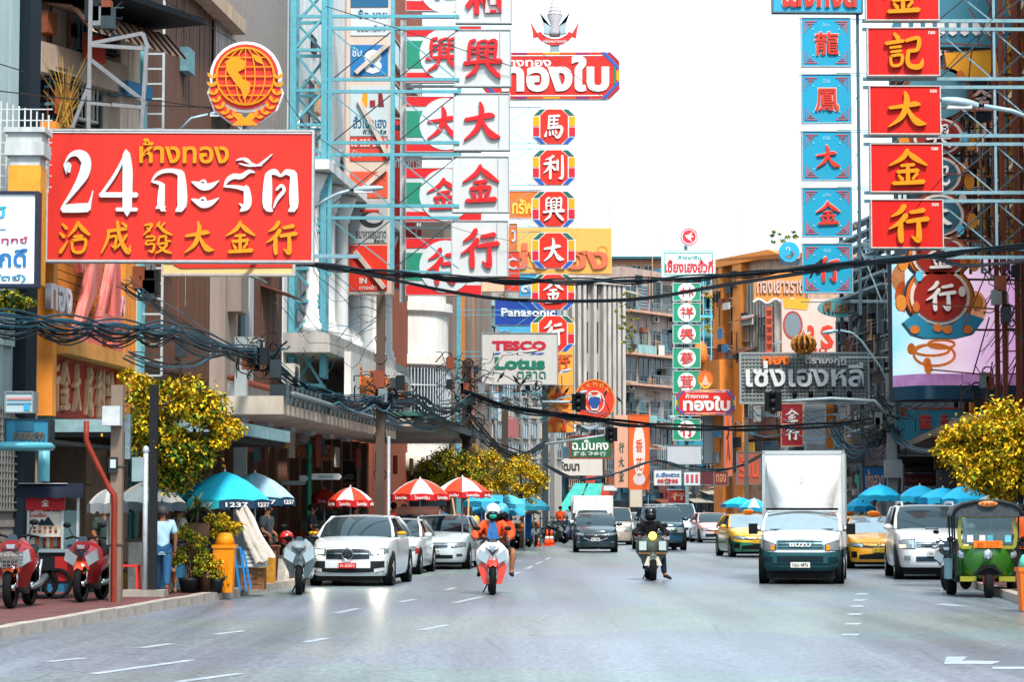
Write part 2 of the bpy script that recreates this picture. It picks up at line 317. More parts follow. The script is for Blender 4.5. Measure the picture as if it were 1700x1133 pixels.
# ------------------------------------------------------------ facades
class Fac:
    """a building front from A to B (left to right as the street sees it); local x runs along it, -y faces the street"""
    def __init__(s, name, label, cat, A, B, depth=10, group=None, z=.13):
        s.A, s.B = Vector(A), Vector(B); d = s.B - s.A; s.L = d.length; s.rz = math.atan2(d.y, d.x); s.dep = depth
        s.e = thing(name, label, cat, (A[0], A[1], 0), s.rz, group)
    def q(s, u, v, off=0):   # photo pixel -> (local x, z) on the front
        k = (u - 850) / FPX * 1.0025; d = s.B - s.A; n = Vector((d.y, -d.x)).normalized() * off; A = s.A + n
        t = (k * A.y - A.x) / (d.x - k * d.y); Y = A.y + t * d.y
        return t * s.L, Z(v, Y)
    def box(s, name, x0, y0, z0, x1, y1, z1, m, parent=None): return MB().box(x0, y0, z0, x1, y1, z1).build(name, m, parent or s.e, fix=False)
    def wall(s, z0, z1, m, name='wall', x0=0, x1=None, y=0): return s.box(name, x0, y, z0, s.L if x1 is None else x1, s.dep, z1, m)
WC = {}
def window(e, x0, z0, x1, z1, fc='#d8d4cc', pane=None, nx=2, nz=1, y=0, sill=True, th=.07, name='window'):
    fm = mat(fc, .6, 0, .3, 4, dirt='#5a5048'); w_, h_ = x1 - x0, z1 - z0; k = ('w', round(w_, 2), round(h_, 2), fc, nx, nz)
    if k not in WC:
        mb = MB(); t = .05
        mb.box(-t, -th, -t, 0, .02, h_ + t); mb.box(w_, -th, -t, w_ + t, .02, h_ + t); mb.box(0, -th, -t, w_, .02, 0); mb.box(0, -th, h_, w_, .02, h_ + t)
        for i in range(1, nx): mb.box(w_ * i / nx - .02, -th + .015, 0, w_ * i / nx + .02, -.012, h_)
        for i in range(1, nz): mb.box(.001, -th + .02, h_ * i / nz - .015, w_ - .001, -.013, h_ * i / nz + .015)
        WC[k] = (mb.mesh('window_frame', fm), MB().box(.001, -.012, .001, w_ - .001, .01, h_ - .001).mesh('pane', GLASS), MB().box(-.12, -.16, -.13, w_ + .12, .01, -.053).mesh('sill', fm))
    f, g, s = WC[k]; o = inst(name, f, e, (x0, y, z0)); inst('pane', g, o)
    if sill: inst('sill', s, o)
    return o
def slats(e, x0, z0, x1, z1, pitch, m, horiz=True, y=0, th=.05, gap=.015, name='plank', jit=.01):
    n = max(1, round(((z1 - z0) if horiz else (x1 - x0)) / pitch)); p = ((z1 - z0) if horiz else (x1 - x0)) / n
    me = (MB().box(0, -th, 0, x1 - x0, .01, p - gap) if horiz else MB().box(0, -th, 0, p - gap, .01, z1 - z0)).mesh(name, m)
    for i in range(n):
        j = R.uniform(-jit, jit)
        inst(name, me, e, (x0, y + j, z0 + i * p) if horiz else (x0 + i * p, y + j, z0))
def ac_unit(f, u, v, label, w_=.85, h_=.6, off=0):
    x, z = f.q(u, v); M = f.e.matrix_world if False else Matrix.Translation(f.e.location) @ Matrix.Rotation(f.rz, 4, 'Z')
    p = M @ Vector((x, -off, z)); t = thing('air_conditioner', label, 'air conditioner', p, f.rz, 'air conditioners on the old fronts')
    MB().box(-w_ / 2, -.35, 0, w_ / 2, 0, h_).build('casing', mat('#cfcbc0', .6, 0, .4, 4, dirt='#6b5a48'), t)
    MB().lathe([(h_ * .4, 0), (h_ * .4, -.03), (h_ * .1, -.04)], 14, ax='y', c=(-w_ * .15, -.35, h_ * .5)).build('fan_grille', mat('#30353a', .6), t)
    b = MB(); b.bar((-w_ * .4, 0, -.02), (-w_ * .4, -.35, -.02), .03); b.bar((w_ * .4, 0, -.02), (w_ * .4, -.35, -.02), .03); b.build('bracket', mat('#6a6f73', .6), t)
def railing(e, x0, x1, z0, z1, y, m, pitch=.12, r=.012, name='railing', arc=None):
    mb = MB(); mb.box(x0, y - .025, z1 - .04, x1, y + .015, z1); mb.box(x0, y - .02, z0, x1, y + .01, z0 + .04); n = int((x1 - x0) / pitch)
    for i in range(n + 1): x = x0 + (x1 - x0) * i / n; mb.box(x - r, y - r, z0 + .04, x + r, y + r, z1 - .04)
    return tag(mb.build(name, m, e, fix=False))
CLP = ('#7d8488', '#5a4a40', '#b9b2a6', '#3a464c', '#8a4a34', '#6f9aa6', '#c9a07a', '#22292e')
def clutter(f, u0, v0, u1, v1, n, y=0, s=1.0, bright=('#c23a2c', '#2f7fae', '#e0a030', '#d8d4cc', '#1f8a70')):
    """pipes, boxes, grilles, little boards and lean-to roofs fixed on a front, inside a pixel window"""
    for i in range(n):
        x, z = f.q(R.uniform(u0, u1), R.uniform(v0, v1)); x = min(max(x, .3), f.L - .3); z = max(z, .6); k = R.choice('ppphbbgsgar'); m = mat(R.choice(CLP), .6, 0, .4, 4)
        if k == 'p': h = R.uniform(1, 3.6) * s; MB().tube([(x, y - .07, z - h / 2), (x, y - .07, z + h / 2)], .035 * s, 5).build('conduit', m, f.e, fix=False)
        elif k == 'h': h = R.uniform(.8, 2) * s; MB().tube([(x - h / 2, y - .1, z), (x + h / 2, y - .1, z)], .03 * s, 5).build('conduit', m, f.e, fix=False)
        elif k == 'b': a, b = R.uniform(.12, .35) * s, R.uniform(.15, .4) * s; f.box('service_box', x - a, y - .3, z - b, x + a, y - .002, z + b, m)
        elif k == 'g':
            mb = MB(); a, b = .5 * s, .55 * s
            for j in range(6): mb.box(x - a + j * a * .4, y - .2, z - b, x - a + j * a * .4 + .03 * s, y - .17, z + b)
            mb.box(x - a, y - .22, z - b, x + a, y - .05, z - b + .05); mb.box(x - a, y - .22, z + b, x + a, y - .05, z + b + .05); mb.build('window_grille', m, f.e, fix=False)
        elif k == 's': a, b = R.uniform(.25, .8) * s, R.uniform(.2, .5) * s; f.box('small_board', x - a, y - .5, z - b, x + a, y - .42, z + b, mat(R.choice(bright), .5, 0, .4, 3, 0, 1, dirt='#5a4a40')); f.box('board_bracket', x - .03, y - .42, z - .03, x + .03, y, z + .03, m)
        elif k == 'a':
            a = R.uniform(.6, 1.3) * s; MB().add([(x - a, y - .9 * s, z - .3 * s), (x + a, y - .9 * s, z - .3 * s), (x + a, y, z), (x - a, y, z), (x - a, y - .9 * s, z - .34 * s), (x + a, y - .9 * s, z - .34 * s), (x + a, y, z - .04), (x - a, y, z - .04)], [(0, 1, 2, 3), (4, 5, 6, 7), (0, 1, 5, 4), (0, 3, 7, 4), (1, 2, 6, 5)]).build('lean_to_roof', mat(R.choice(('#8a9498', '#7d4a3a', '#5f8a90', '#a39a8c')), .6, .1, .4, 3), f.e, fix=False)
        else: a = R.uniform(.3, .6) * s; f.box('vent_louvre', x - a, y - .06, z - a * .6, x + a, y - .002, z + a * .6, mat('#1a2024', .5, 0, .3))
def LF(u, o=0):     # point on the left front line seen at photo column u, o metres back
    k = (u - 850) / FPX * 1.0025; Y = (-10.3 - o - 30 * .085) / (k - .085); return (fl(Y) - o, Y)
def RFp(u, o=0):
    k = (u - 850) / FPX * 1.0025; Y = (12.35 + o - 3.8) / (k - .1); return (fr(Y) + o, Y)
ORA = '#e8913c'
# --- nearest left front, pale panels and roller shutter
f = Fac('corner_building', 'pale green panelled building front with roller shutter at the left picture edge', 'building', (-11.6, 30), LF(40), 12)
f.wall(.13, 14, wall_m('#9fb3b5'))
for u0, u1 in ((-60, -30), (-26, 0), (4, 18), (22, 36)):
    a = f.q(u0, 700)[0]; b = f.q(u1, 700)[0]; f.box('panel', a, -.08, 4.6, b, .01, 13.5, mat('#a9bcbd', .6, 0, .3, 1, 0, 1, dirt='#38505a'))
f.box('edge_pier', f.L - .55, -.25, .13, f.L, .02, 14, mat('#14202a', .6))
x0 = f.q(-40, 800)[0]; x1 = f.q(24, 800)[0]
sh = MB(); n = 26
for i in range(n): z = .14 + i * .13; sh.box(x0, -.06 - .02 * (i % 2), z, x1, .01, z + .125)
sh.build('roller_shutter', metal_m('#a3a19b'), f.e)
lat = MB()
for i in range(14): lat.box(x0, -.12, 1.6 + i * .14, x1, -.09, 1.63 + i * .14)
for i in range(int((x1 - x0) / .14)): lat.box(x0 + i * .14, -.125, 1.6, x0 + i * .14 + .03, -.1, 3.5)
lat.build('shutter_grille', metal_m('#8e908d'), f.e)
f.box('shutter_post', x1 + .05, -.2, .13, x1 + .25, .01, 3.7, wall_m('#b8a994'))
# --- orange plank shop
f = Fac('gold_shop_building', 'orange timber plank shop front with big red and gold letters above the arcade', 'building', LF(62), LF(212), 9)
L = f.L; zc = f.q(130, 700)[1]
f.wall(zc - .5, Z(236, 47), wall_m('#a9b6ba', '#5a6a70')); 
om = mat(ORA, .55, 0, .3, 1.5, .1, dirt='#b35d20')
za, zb = f.q(130, 598)[1], f.q(130, 240)[1]; xa, xb = f.q(76, 500)[0], f.q(190, 500)[0]
slats(f.e, xa, za + .3, xb, zb, .17, om)
f.box('lintel', xa, -.45, za - .02, xb, .01, za + .28, mat('#eaa052', .5, 0, .3))
f.box('red_fascia', xa, -.06, zc + .02, xb, .01, za - .03, mat('#c43c2c', .5, 0, .3))
for i, (u0, u1) in enumerate(((62, 68), (69, 76))):
    f.box('pilaster', f.q(u0, 500)[0], -.3 + .08 * i, zc, f.q(u1, 500)[0], .01, zb, om)
for u0, u1 in ((190, 196), (197, 203), (204, 211)):
    f.box('pilaster', f.q(u0, 500)[0], -.22, zc, f.q(u1, 500)[0], .01, zb, om)
for i, (u, ch) in enumerate(((82, '行'), (100, '金'), (120, '大'), (140, '成'), (158, '利'), (175, '洽'))):
    x, z0 = f.q(u, 690 - 0); x, zt = f.q(u, 622 + i * 3); lettering(f.e, ch, x, (zc + za) / 2, .5, (za - zc) * .78, -.06, '#e8b48c', th=.08)
# big plastic letters: part-built curves, one large "24" mark
mb = MB(); cx = f.q(140, 500)[0]; czz = f.q(140, 490)[1]
t = inst('large_letter', brush('2')[0].copy(), f.e, (cx - .9, -.3, czz), (0, 0, 0), (2.1, .18, 2.2)); t.data.materials.clear(); t.data.materials.append(mat('#d9584c', .5, 0, .5, 2, 0, 1, dirt='#e9c9c4'))
t = inst('large_letter', brush('4')[0].copy(), f.e, (cx + .75, -.3, czz), (0, 0, 0), (1.7, .18, 2.1)); t.data.materials.clear(); t.data.materials.append(mat('#d04a40', .5, 0, .5, 2, 0, 1, dirt='#e9c9c4'))
lettering(f.e, 'ทอง', f.q(75, 490)[0], f.q(75, 497)[1], 1.5, .5, -.2, '#f0e6ea', th=.12, bold=.03)
lettering(f.e, '\u0e17\u0e2d\u0e07', f.q(175, 490)[0], f.q(175, 508)[1], .9, .45, -.2, '#e8a8a8', th=.12, bold=.03)
# canopy slab over the pavement and the arcade below
f.box('canopy', -.2, -3.6, zc - .32, L, .0, zc - .08, mat('#8fb0b6', .6, 0, .5, 2, dirt='#26414a'))
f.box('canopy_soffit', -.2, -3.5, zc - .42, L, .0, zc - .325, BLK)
f.box('arcade_back_wall', 0, 1.0, .13, L, 1.3, zc - .4, wall_m('#c9b29a'))
for u in (70, 150, 203): x = f.q(u, 800)[0]; f.box('arcade_pier', x - .22, .0, .13, x + .22, .99, zc - .4, wall_m('#a89684'))
for zz in (1.9, 2.95): f.box('wall_joint', 0.3, .97, zz, L - .2, .998, zz + .05, mat('#3b3530'))
# blue banner box hanging below canopy
# --- set back building above it
f = Fac('upper_block', 'weathered beige block with a rusty awning above the orange shop', 'building', (X(44, 49.2), 49.2), (X(215, 52.5), 52.5), 3)
f.wall(.13, 16.5, wall_m('#bba695'), z0 if False else 'wall')
a, z1 = f.q(44, 140); b, z0 = f.q(182, 210); f.box('ledge_band', a, -.3, f.q(100, 135)[1], f.q(188, 100)[0], .01, f.q(100, 86)[1], wall_m('#b79f8e'))
window(f.e, f.q(52, 150)[0], f.q(100, 215)[1] - .6, f.q(160, 150)[0], f.q(100, 142)[1], '#5b6a6f', nx=4, nz=2)
aw = MB(); y1 = f.q(50, 40)[0]; y2 = f.q(212, 40)[0]; zt = f.q(100, 38)[1]; zl = f.q(100, 74)[1]
g = []
for i in range(13):
    x = y1 + (y2 - y1) * i / 12; g.append([(x, -.05, zt + .25), (x, -.9, zt + .1), (x, -1.35, zt - .4), (x, -1.4, zl)])
aw.grid(g); o = aw.build('awning', wall_m('#c8a890'), f.e, fix=False)
rb = MB()
for r in g: rb.tube([(p[0], p[1] - .03, p[2]) for p in r], .025, 4)
rb.build('awning_ribs', mat('#5a2e22', .7), f.e)
f.box('eave_shadow_board', 0, -1.9, f.q(100, 18)[1], f.L, .0, f.q(100, 8)[1], mat('#101820', .7))  # near-black board stands in for the shadow under the eave
for u, w_ in ((186, .3), (196, .22), (205, .3)): x = f.q(u, 100)[0]; f.box('pilaster', x - w_ / 2, -.25, 3, x + w_ / 2, .01, 16.4, wall_m('#dcc5b2'))
clutter(f, 46, 20, 205, 205, 26, s=.7)
# --- brown slatted building
f = Fac('slatted_building', 'tall building clad in brown vertical slats beside the teal lattice tower', 'building', LF(217), LF(468), 10)
f.wall(4.4, 17.5, wall_m('#4b3a33'))
sm = mat('#6b4a3c', .65, 0, .4, 1, .1, 1, dirt='#2c2320'); zb = f.q(300, 622)[1]
slats(f.e, f.q(232, 500)[0], zb, f.q(341, 500)[0], 17.4, .2, sm, False, th=.09, gap=.03, name='slat')
slats(f.e, f.q(375, 500)[0], zb, f.q(458, 500)[0], f.q(400, 215)[1], .2, sm, False, th=.09, gap=.03, name='slat')
slats(f.e, f.q(345, 100)[0], f.q(400, 215)[1], f.q(466, 100)[0], 17.4, .28, metal_m('#9a8d86'), False, y=-.1, th=.05, gap=.02, name='metal_sheet')
f.box('concrete_band', 0, -.5, f.q(350, 12)[1], f.L * .55, .01, f.q(300, -12)[1], wall_m('#c4a893'))
x = f.q(358, 500)[0]; f.box('pilaster', x - .75, -.4, f.q(358, 700)[1], x + .75, .01, f.q(358, 430)[1], wall_m('#a3958c'))
f.box('corbel', x - .5, -.75, f.q(358, 520)[1], x + .5, -.4, f.q(358, 445)[1], wall_m('#8d8078'))
x = f.q(399, 500)[0]; f.box('pilaster', x - .3, -.3, 4.4, x + .3, .01, f.q(399, 436)[1], wall_m('#c5ccd0'))
x = f.q(222, 500)[0]; f.box('teal_corner_pipe', x - .2, -.2, 3.6, x + .2, .01, 17.4, mat('#7cc3cd', .5, 0, .3, 2, 0, 1))
za, zb2 = f.q(380, 700)[1], f.q(380, 655)[1]
f.box('balcony_slab', f.q(300, 640)[0], -1.3, zb2 - 1.15, f.q(462, 640)[0], .0, zb2 - .95, wall_m('#b5aca4'))
f.box('balcony_wall', f.q(300, 640)[0], -1.3, zb2 - .95, f.q(462, 640)[0], -1.15, zb2, wall_m('#9aa3a6'))
tm = mat('#7d4436', .7, 0, .4, 6)
for i in range(26):
    x0 = f.q(300, 640)[0]; x = x0 + i * .45
    if x < f.q(462, 640)[0] - .4: MB().tube([(x, -1.5, zb2 + .02), (x, -1.15, zb2 + .14)], .07, 6, tm).tube([(x + .2, -1.5, zb2 + .02), (x + .2, -1.15, zb2 + .14)], .07, 6, tm).build('roof_tile', tm, f.e)
# shop floor: lower canopy, soffit, pillars
zs = f.q(430, 715)[1]
f.box('canopy', .0, -3.4, zs - .15, f.L, .0, zs + .25, wall_m('#cfc0b2'))
f.box('canopy_edge', .0, -3.45, zs + .252, f.L, -3.1, zs + .5, mat('#39434a', .5, .3))
for i in range(30): f.box('edge_rib', f.L * i / 30, -3.52, zs + .05, f.L * i / 30 + .1, -3.46, zs + .5, mat('#56636a', .5, .3, .4, 5))
MB().tube([(0, -3.6, zs + .28), (f.L, -3.6, zs + .2)], .07, 6).build('gutter', metal_m('#6d7a80'), f.e)
for i in range(6): f.box('ceiling_lamp', f.L * (i + .5) / 6, -2.2, zs - .25, f.L * (i + .5) / 6 + .7, -2.0, zs - .152, mat('#c9cfd2', .4))
f.box('shop_back_wall', 0, .6, .13, f.L, .9, zs - .16, wall_m('#6b4636'))
for i in range(12):
    x = f.L * (i + .5) / 12; f.box('shop_pillar', x - .22, 0, .13, x + .22, .58, zs - .16, wall_m('#9c7a66', '#4a3028'))
slf = f
clutter(slf, 232, 100, 460, 600, 26)
# --- white colonnade building
f = Fac('colonnade_building', 'white classical building with tall columns and arched windows', 'building', LF(470), LF(618), 12)
f.wall(4.5, 26, wall_m('#e9eaea', '#8b8f90')); zt = 6.2
whm = wall_m('#f0f1f1', '#9aa0a2')
for i in range(7):
    x = f.L * (i + .35) / 7; z0 = 6.9; z1 = f.q(560, 352)[1]
    c = MB(); c.lathe([(.36, 0), (.36, .3), (.3, .34), (.3, .5), (.24, .6), (.22, z1 - z0 - .9), (.28, z1 - z0 - .85), (.28, z1 - z0 - .7), (.42, z1 - z0 - .3), (.48, z1 - z0 - .1), (.48, z1 - z0)], 14, c=(x, -.75, z0))
    o = c.build('column', whm, f.e)
    cz = z1 + 1.2
    if i < 6:
        xm = x + f.L / 14; r = f.L / 14 * .6
        a = MB(); pts = [(xm - r, z1 - .1)] + [(xm + r * math.cos(t_), cz + r * 1.1 * math.sin(t_)) for t_ in [PI - PI * k / 12 for k in range(13)]] + [(xm + r, z1 - .1)]
        a.prism(pts, -.06, -.01); o = a.build('arched_window', GLASS, f.e)
        a = MB(); a.tube([(p[0], -.08, p[1]) for p in pts], .1, 5); a.build('arch_trim', whm, f.e)
        f.box('tall_window', xm - r * .7, -.05, 7.4, xm + r * .7, -.01, z1 - 1, GLASS)
f.box('entablature', 0, -1.35, f.q(560, 352)[1] + .003, f.L, -.2, f.q(560, 352)[1] + .3, whm)
f.box('base_ledge', 0, -1.4, 6.3, f.L, .01, 6.88, wall_m('#b9b6b2'))
f.box('sign_fascia', f.q(497, 650)[0], -1.6, 4.75, f.L * .93, -1.402, 6.5, wall_m('#f1efec', '#9a7a66'))
x0 = f.q(512, 650)[0]; sgw = f.L * .9 - x0
for i in range(3): lettering(f.e, ('ห้างทองตั้งโต๊ะกัง', '金行', 'เยาวราช')[i], x0 + sgw * (.2, .5, .8)[i], 5.72 - .0, sgw * (.36, .18, .34)[i], .95, -1.602, '#e8772a', th=.04, bold=.03)
zs2 = 4.1
f.box('canopy', 0, -3.9, zs2, f.L, .0, zs2 + .22, wall_m('#cdbfb2')); f.box('canopy_roof', 0, -4.2, zs2 + .3, f.L, -1.6, zs2 + .42, mat('#3d6e63', .5, 0, .3))
f.box('roof_gutter', 0, -4.3, zs2 + .1, f.L, -4.2, zs2 + .3, metal_m('#59686c'))
f.box('shop_back_wall', 0, .6, .13, f.L, .9, zs2 - .01, mat('#5c3a2e', .7, 0, .4, 1))
for i in range(9): x = f.L * (i + .5) / 9; f.box('shop_pillar', x - .25, .0, .13, x + .25, .58, zs2 - .01, wall_m('#8d6a58', '#4a3028'))
cof = f
clutter(cof, 480, 60, 610, 340, 16, s=.9); clutter(cof, 480, 660, 610, 700, 8, y=-1.6, s=.6)
# brick piece and pink front above it
f = Fac('brick_block', 'narrow red brick block behind the teal sign trusses', 'building', LF(619, 1), LF(700, 1), 8)
f.wall(.13, Z(-30, 110), wall_m('#a2573f')); 
for v in (90, 160, 260, 340): window(f.e, .8, f.q(670, v + 40)[1], f.L - 1, f.q(670, v)[1], '#cfc4ba')
for i, (ff, u, v, w_) in enumerate(((slf, 385, 600, 'on the slatted wall above the balcony'), (slf, 448, 640, 'beside the teal tower foot'), (cof, 560, 470, 'high between the white columns'), (cof, 600, 600, 'above the orange letters'))):
    ac_unit(ff, u, v, f'stained air conditioner {w_}', off=.45)
for i in range(7):
    x = 1.0 + i * slf.L / 7.5; slf.box('hanging_notice', x, -1.6 - .3 * (i % 2), 3.2 - .2 * (i % 3), x + .9, -1.55 - .3 * (i % 2), 3.75, mat(('#c9c0b0', '#9c3a2c', '#2a5a6a', '#d8a04a')[i % 4], .6, 0, .5, 4))
    slf.box('shop_display', x, -.6, .13, x + 1.1, -.05, 1.0 + .3 * (i % 3), mat(('#7d5a40', '#8f8a84', '#4a5a60')[i % 3], .6, 0, .5, 4))
for i in range(8):
    x = .6 + i * cof.L / 8.5; cof.box('hanging_notice', x, -1.5 - .3 * (i % 2), 2.9, x + .8, -1.45 - .3 * (i % 2), 3.5, mat(('#c9c0b0', '#b5402c', '#2a6a5a', '#d8a04a')[i % 4], .6, 0, .5, 4))
    cof.box('shop_display', x, -.7, .13, x + 1.0, -.05, 1.0 + .3 * (i % 3), mat(('#a8522c', '#8f8a84', '#4a5a60')[i % 3], .6, 0, .5, 4))
# --- curved drum corner building
t = thing('curved_corner_building', 'white rounded corner building with a band of dark window bars', 'building', (X(672, 112), 112, 0))
t.location = (X(668, 110), 110, 0); r = 2.1
def zz(v): return Z(v, 107.6)
MB().lathe([(r, zz(752)), (r + .05, zz(735)), (r + .05, zz(733)), (r, zz(730)), (r, zz(610)), (r + .25, zz(604)), (r + .25, zz(590)), (r, zz(588)), (r, zz(520)), (r + .2, zz(514)), (r + .2, zz(500)), (r - .1, zz(498)), (r - .1, zz(478)), (r + .1, zz(470))], 40, smooth=False).build('drum_wall', wall_m('#eceae6', '#a28f80'), t)
MB().lathe([(r + .03, zz(730)), (r + .03, zz(612))], 40).build('window_band', mat('#1c2f3e', .3, 0, .3), t)
bm_ = mat('#c9d4da', .4, .3, .2)
for k in range(46):
    a = PI + PI * (k + .5) / 46 * 1.05 - .1; x, y = (r + .1) * math.cos(a), (r + .1) * math.sin(a)
    MB().box(x - .025, y - .03, zz(733), x + .025, y + .03, zz(608)).build('window_bar', bm_, t)
for v in (640, 675, 700): MB().lathe([(r + .13, zz(v)), (r + .13, zz(v) + .06)], 40).build('bar_rail', bm_, t)
MB().lathe([(r + .6, zz(782)), (r + .6, zz(752.5))], 32).build('canopy_ring', wall_m('#d9cdc2'), t)
MB().box(-2.0, -1.2, .13, 2.2, 6, zz(782)).build('shop_front', mat('#22303a', .5, 0, .4), t)
# --- striped building
f = Fac('striped_building', 'tall narrow building with orange and brown vertical stripes', 'building', LF(735, 1), LF(806, 1), 9)
f.wall(.13, Z(330, 125), wall_m('#5c544f'))
for i in range(12):
    x = f.L * (i + .5) / 12; c = ('#e0812f', '#7d6f66', '#8d7d72')[0 if i in (2, 3, 6) else 1 + i % 2]; f.box('vertical_stripe', x - f.L / 34, -.3 - .1 * (i % 2), 3.5, x + f.L / 34, .01, Z(340, 125), mat(c, .6, 0, .3, 1, 0, 1))
# --- block with stacked adverts
f = Fac('advert_building', 'pale building covered in blue and yellow advert panels beyond the striped front', 'building', LF(806, 1), (X(930, 185), 180), 9)
f.wall(.13, Z(430, 150), wall_m('#c9c0b6'))
f2 = f
for v in range(500, 760, 34):
    for u in range(812, 925, 14): a, z1 = f.q(u, v); window(f.e, a, f.q(u, v + 22)[1], f.q(u + 8, v)[0], z1, ('#8fa0a4', '#b9a795', '#7a8a90')[(u + v) % 3], nx=2)
for u0, v0, u1, v1, c in ((812, 500, 822, 545, '#8fd0dc'), (800, 640, 812, 745, '#b8342f'), (815, 650, 835, 672, '#d9dde0'), (838, 690, 858, 730, '#c0584a'), (824, 655, 836, 700, '#2f8ab8'), (820, 760, 900, 840, '#3a4d58')):
    a, z1 = f.q(u0, v0); b, z0 = f.q(u1, v1); f.box('advert_panel', a, -.15, z0, b, .01, z1, mat(c, .5, 0, .35, 2))
clutter(f, 806, 500, 925, 760, 40, s=1.1)
# --- ribbed grey building facing the camera
def front(name, label, u0, u1, vt, Y, c, dep=14, du=0, cat='building', dirt='#4a4038'):
    g = Fac(name, label, cat, (X(u0, Y), Y), (X(u1, Y + du), Y + du), dep); g.wall(.13, Z(vt, Y), wall_m(c, dirt)); return g
f = front('ribbed_building', 'grey concrete building with tall vertical fins and slit windows', 880, 1036, 462, 212, '#aaa29b', du=6)
rm = wall_m('#b9b1aa')
for u in (884, 898, 912, 930, 944, 954, 963, 980, 996, 1004, 1012, 1020, 1028):
    a = f.q(u, 500)[0]; f.box('fin', a, -.55, f.q(u, 818)[1], a + .32, .01, f.q(u, 470)[1], rm)
for u in (971, 988, 937):
    for v0, v1 in ((470, 512), (535, 585), (618, 650), (680, 700), (712, 760)):
        a, z1 = f.q(u - 3, v0); b, z0 = f.q(u + 4, v1); window(f.e, a, z0, b, z1, '#6e7478', nx=1, nz=2, sill=False)
f.box('cornice', -.3, -.7, f.q(950, 470)[1], f.L + .3, .01, f.q(950, 458)[1], rm)
clutter(f, 930, 700, 1030, 820, 26, y=-.5, s=1.3)
# --- balcony building
f = front('balcony_building', 'shabby pink concrete block with glazed balconies and louvres', 1034, 1120, 442, 225, '#b59b90', du=8)
for r_, (v0, v1) in enumerate(((470, 520), (548, 590), (595, 640), (665, 705), (712, 745))):
    for c_, (u0, u1) in enumerate(((1037, 1056), (1060, 1076), (1080, 1096), (1100, 1116))):
        a, z1 = f.q(u0, v0 + R.uniform(-3, 3)); b, z0 = f.q(u1, v1 - 6)
        if (r_ + c_) % 4 == 1:
            slats(f.e, a, z0, b, z1, .28, mat('#7d8a90', .6, 0, .3), True, th=.1, gap=.1, name='louvre')
        else: window(f.e, a, z0, b, z1, ('#9fb0b0', '#b7a79a', '#5d7c84')[(r_ * 2 + c_) % 3], nx=2, nz=2)
    za = f.q(1075, v1)[1]; f.box('balcony_slab', -.4, -1.1, za - .2, f.L + .2, .01, za, wall_m('#c99b86'))
    if r_ in (1, 3): f.box('balcony_wall', 1, -1.1, za + .001, f.L * .45, -1.0, za + .8, wall_m('#8fb3b0'))
    if r_ in (0, 2): railing(f.e, f.L * .4, f.L, za + .001, za + .9, -1.05, metal_m('#8d999c'), .3, .02)
for (u, v) in ((1055, 590), (1043, 648), (1085, 536)): ac_unit(f, u, v, f'grubby air conditioner box on the pink balcony block {"left" if u < 1050 else "middle" if u < 1080 else "right"} of its louvres', off=.05)
clutter(f, 1036, 460, 1118, 800, 60, y=-.2, s=1.3)
# --- rooftop pieces behind
f = front('low_terracotta_house', 'distant terracotta coloured flats with flat roofs above the balcony block', 1000, 1100, 430, 290, '#c07f62', du=0)
for u in (1012, 1030, 1050, 1070): a, z1 = f.q(u, 436); window(f.e, a, z1 - 1.6, a + 1, z1 - .4, '#d8cabb', nx=2)
f.box('roof_slab', -.5, -1, f.q(1050, 431)[1], f.L + .5, 2, f.q(1050, 427)[1], mat('#37606a', .6))
f = front('teal_glass_building', 'teal building wrapped in scaffolding behind the green sign column', 1096, 1240, 446, 262, '#3d98aa', du=5, dirt='#17343f')
for v in (455, 490, 525, 560, 595, 630, 665, 700):
    za = f.q(1180, v)[1]; f.box('floor_band', 0, -.5, za - .25, f.L, .01, za, mat(('#59c6d6', '#a8785f', '#2c5a66')[v % 3], .5, 0, .4))
    for i in range(6):
        a = f.L * (i + .15) / 6; window(f.e, a, za - 2.0, a + f.L / 9, za - .45, '#7fc4cf', nx=2, sill=False)
clutter(f, 1100, 450, 1236, 760, 60, y=-.3, s=1.5, bright=('#2fa0b8', '#7fd0dc', '#c8743c'))
# scaffold frames in front of it
t = thing('scaffold', 'light blue tubular scaffold standing before the teal building', 'scaffold', (X(1200, 256), 256, 0)); tm2 = metal_m('#7fb3bf')
for i in range(6):
    x = X(1168 + i * 13, 256) - t.location.x; MB().tube([(x, 0, .1), (x, 0, Z(440, 256))], .09, 4).build('scaffold_post', tm2, t)
for k in range(12):
    z = 3 + k * 2.0; MB().tube([(X(1168, 256) - t.location.x, 0, z), (X(1234, 256) - t.location.x, 0, z)], .07, 4).build('scaffold_ledger', tm2, t)
    if k % 2: MB().tube([(X(1168, 256) - t.location.x, -.1, z), (X(1200, 256) - t.location.x, -.1, z + 2)], .05, 4).build('scaffold_brace', tm2, t)
# --- orange pediment building
f = Fac('orange_gabled_building', 'orange building with a stepped gable behind the grey lattice sign', 'building', (X(1193, 172), 172), (X(1342, 160), 160), 14)
zt = f.q(1230, 440)[1]; f.wall(.13, zt, wall_m('#c9a08a'))
om2 = mat('#e5893f', .6, 0, .3, 1, dirt='#a85a24')
xr = f.q(1330, 400)[0]; MB().prism([(-.3, zt), (-.3, zt + .6), (f.q(1290, 420)[0], f.q(1290, 415)[1]), (xr, f.q(1330, 430)[1]), (xr, zt)], -.7, 1).build('gable', om2, f.e)
for u0, u1 in ((1229, 1244), (1196, 1212)): f.box('orange_pier', f.q(u0, 500)[0], -.6, .13, f.q(u1, 500)[0], .01, zt, om2)
for i in range(10): x = f.q(1248 + i * 5, 500)[0]; f.box('fin', x, -.35, 8, x + .1, .01, zt - 1.5, rm)
f.box('arched_balcony', f.q(1192, 600)[0] - .6, -1.6, f.q(1210, 690)[1], f.q(1228, 600)[0], .0, f.q(1210, 600)[1], om2)
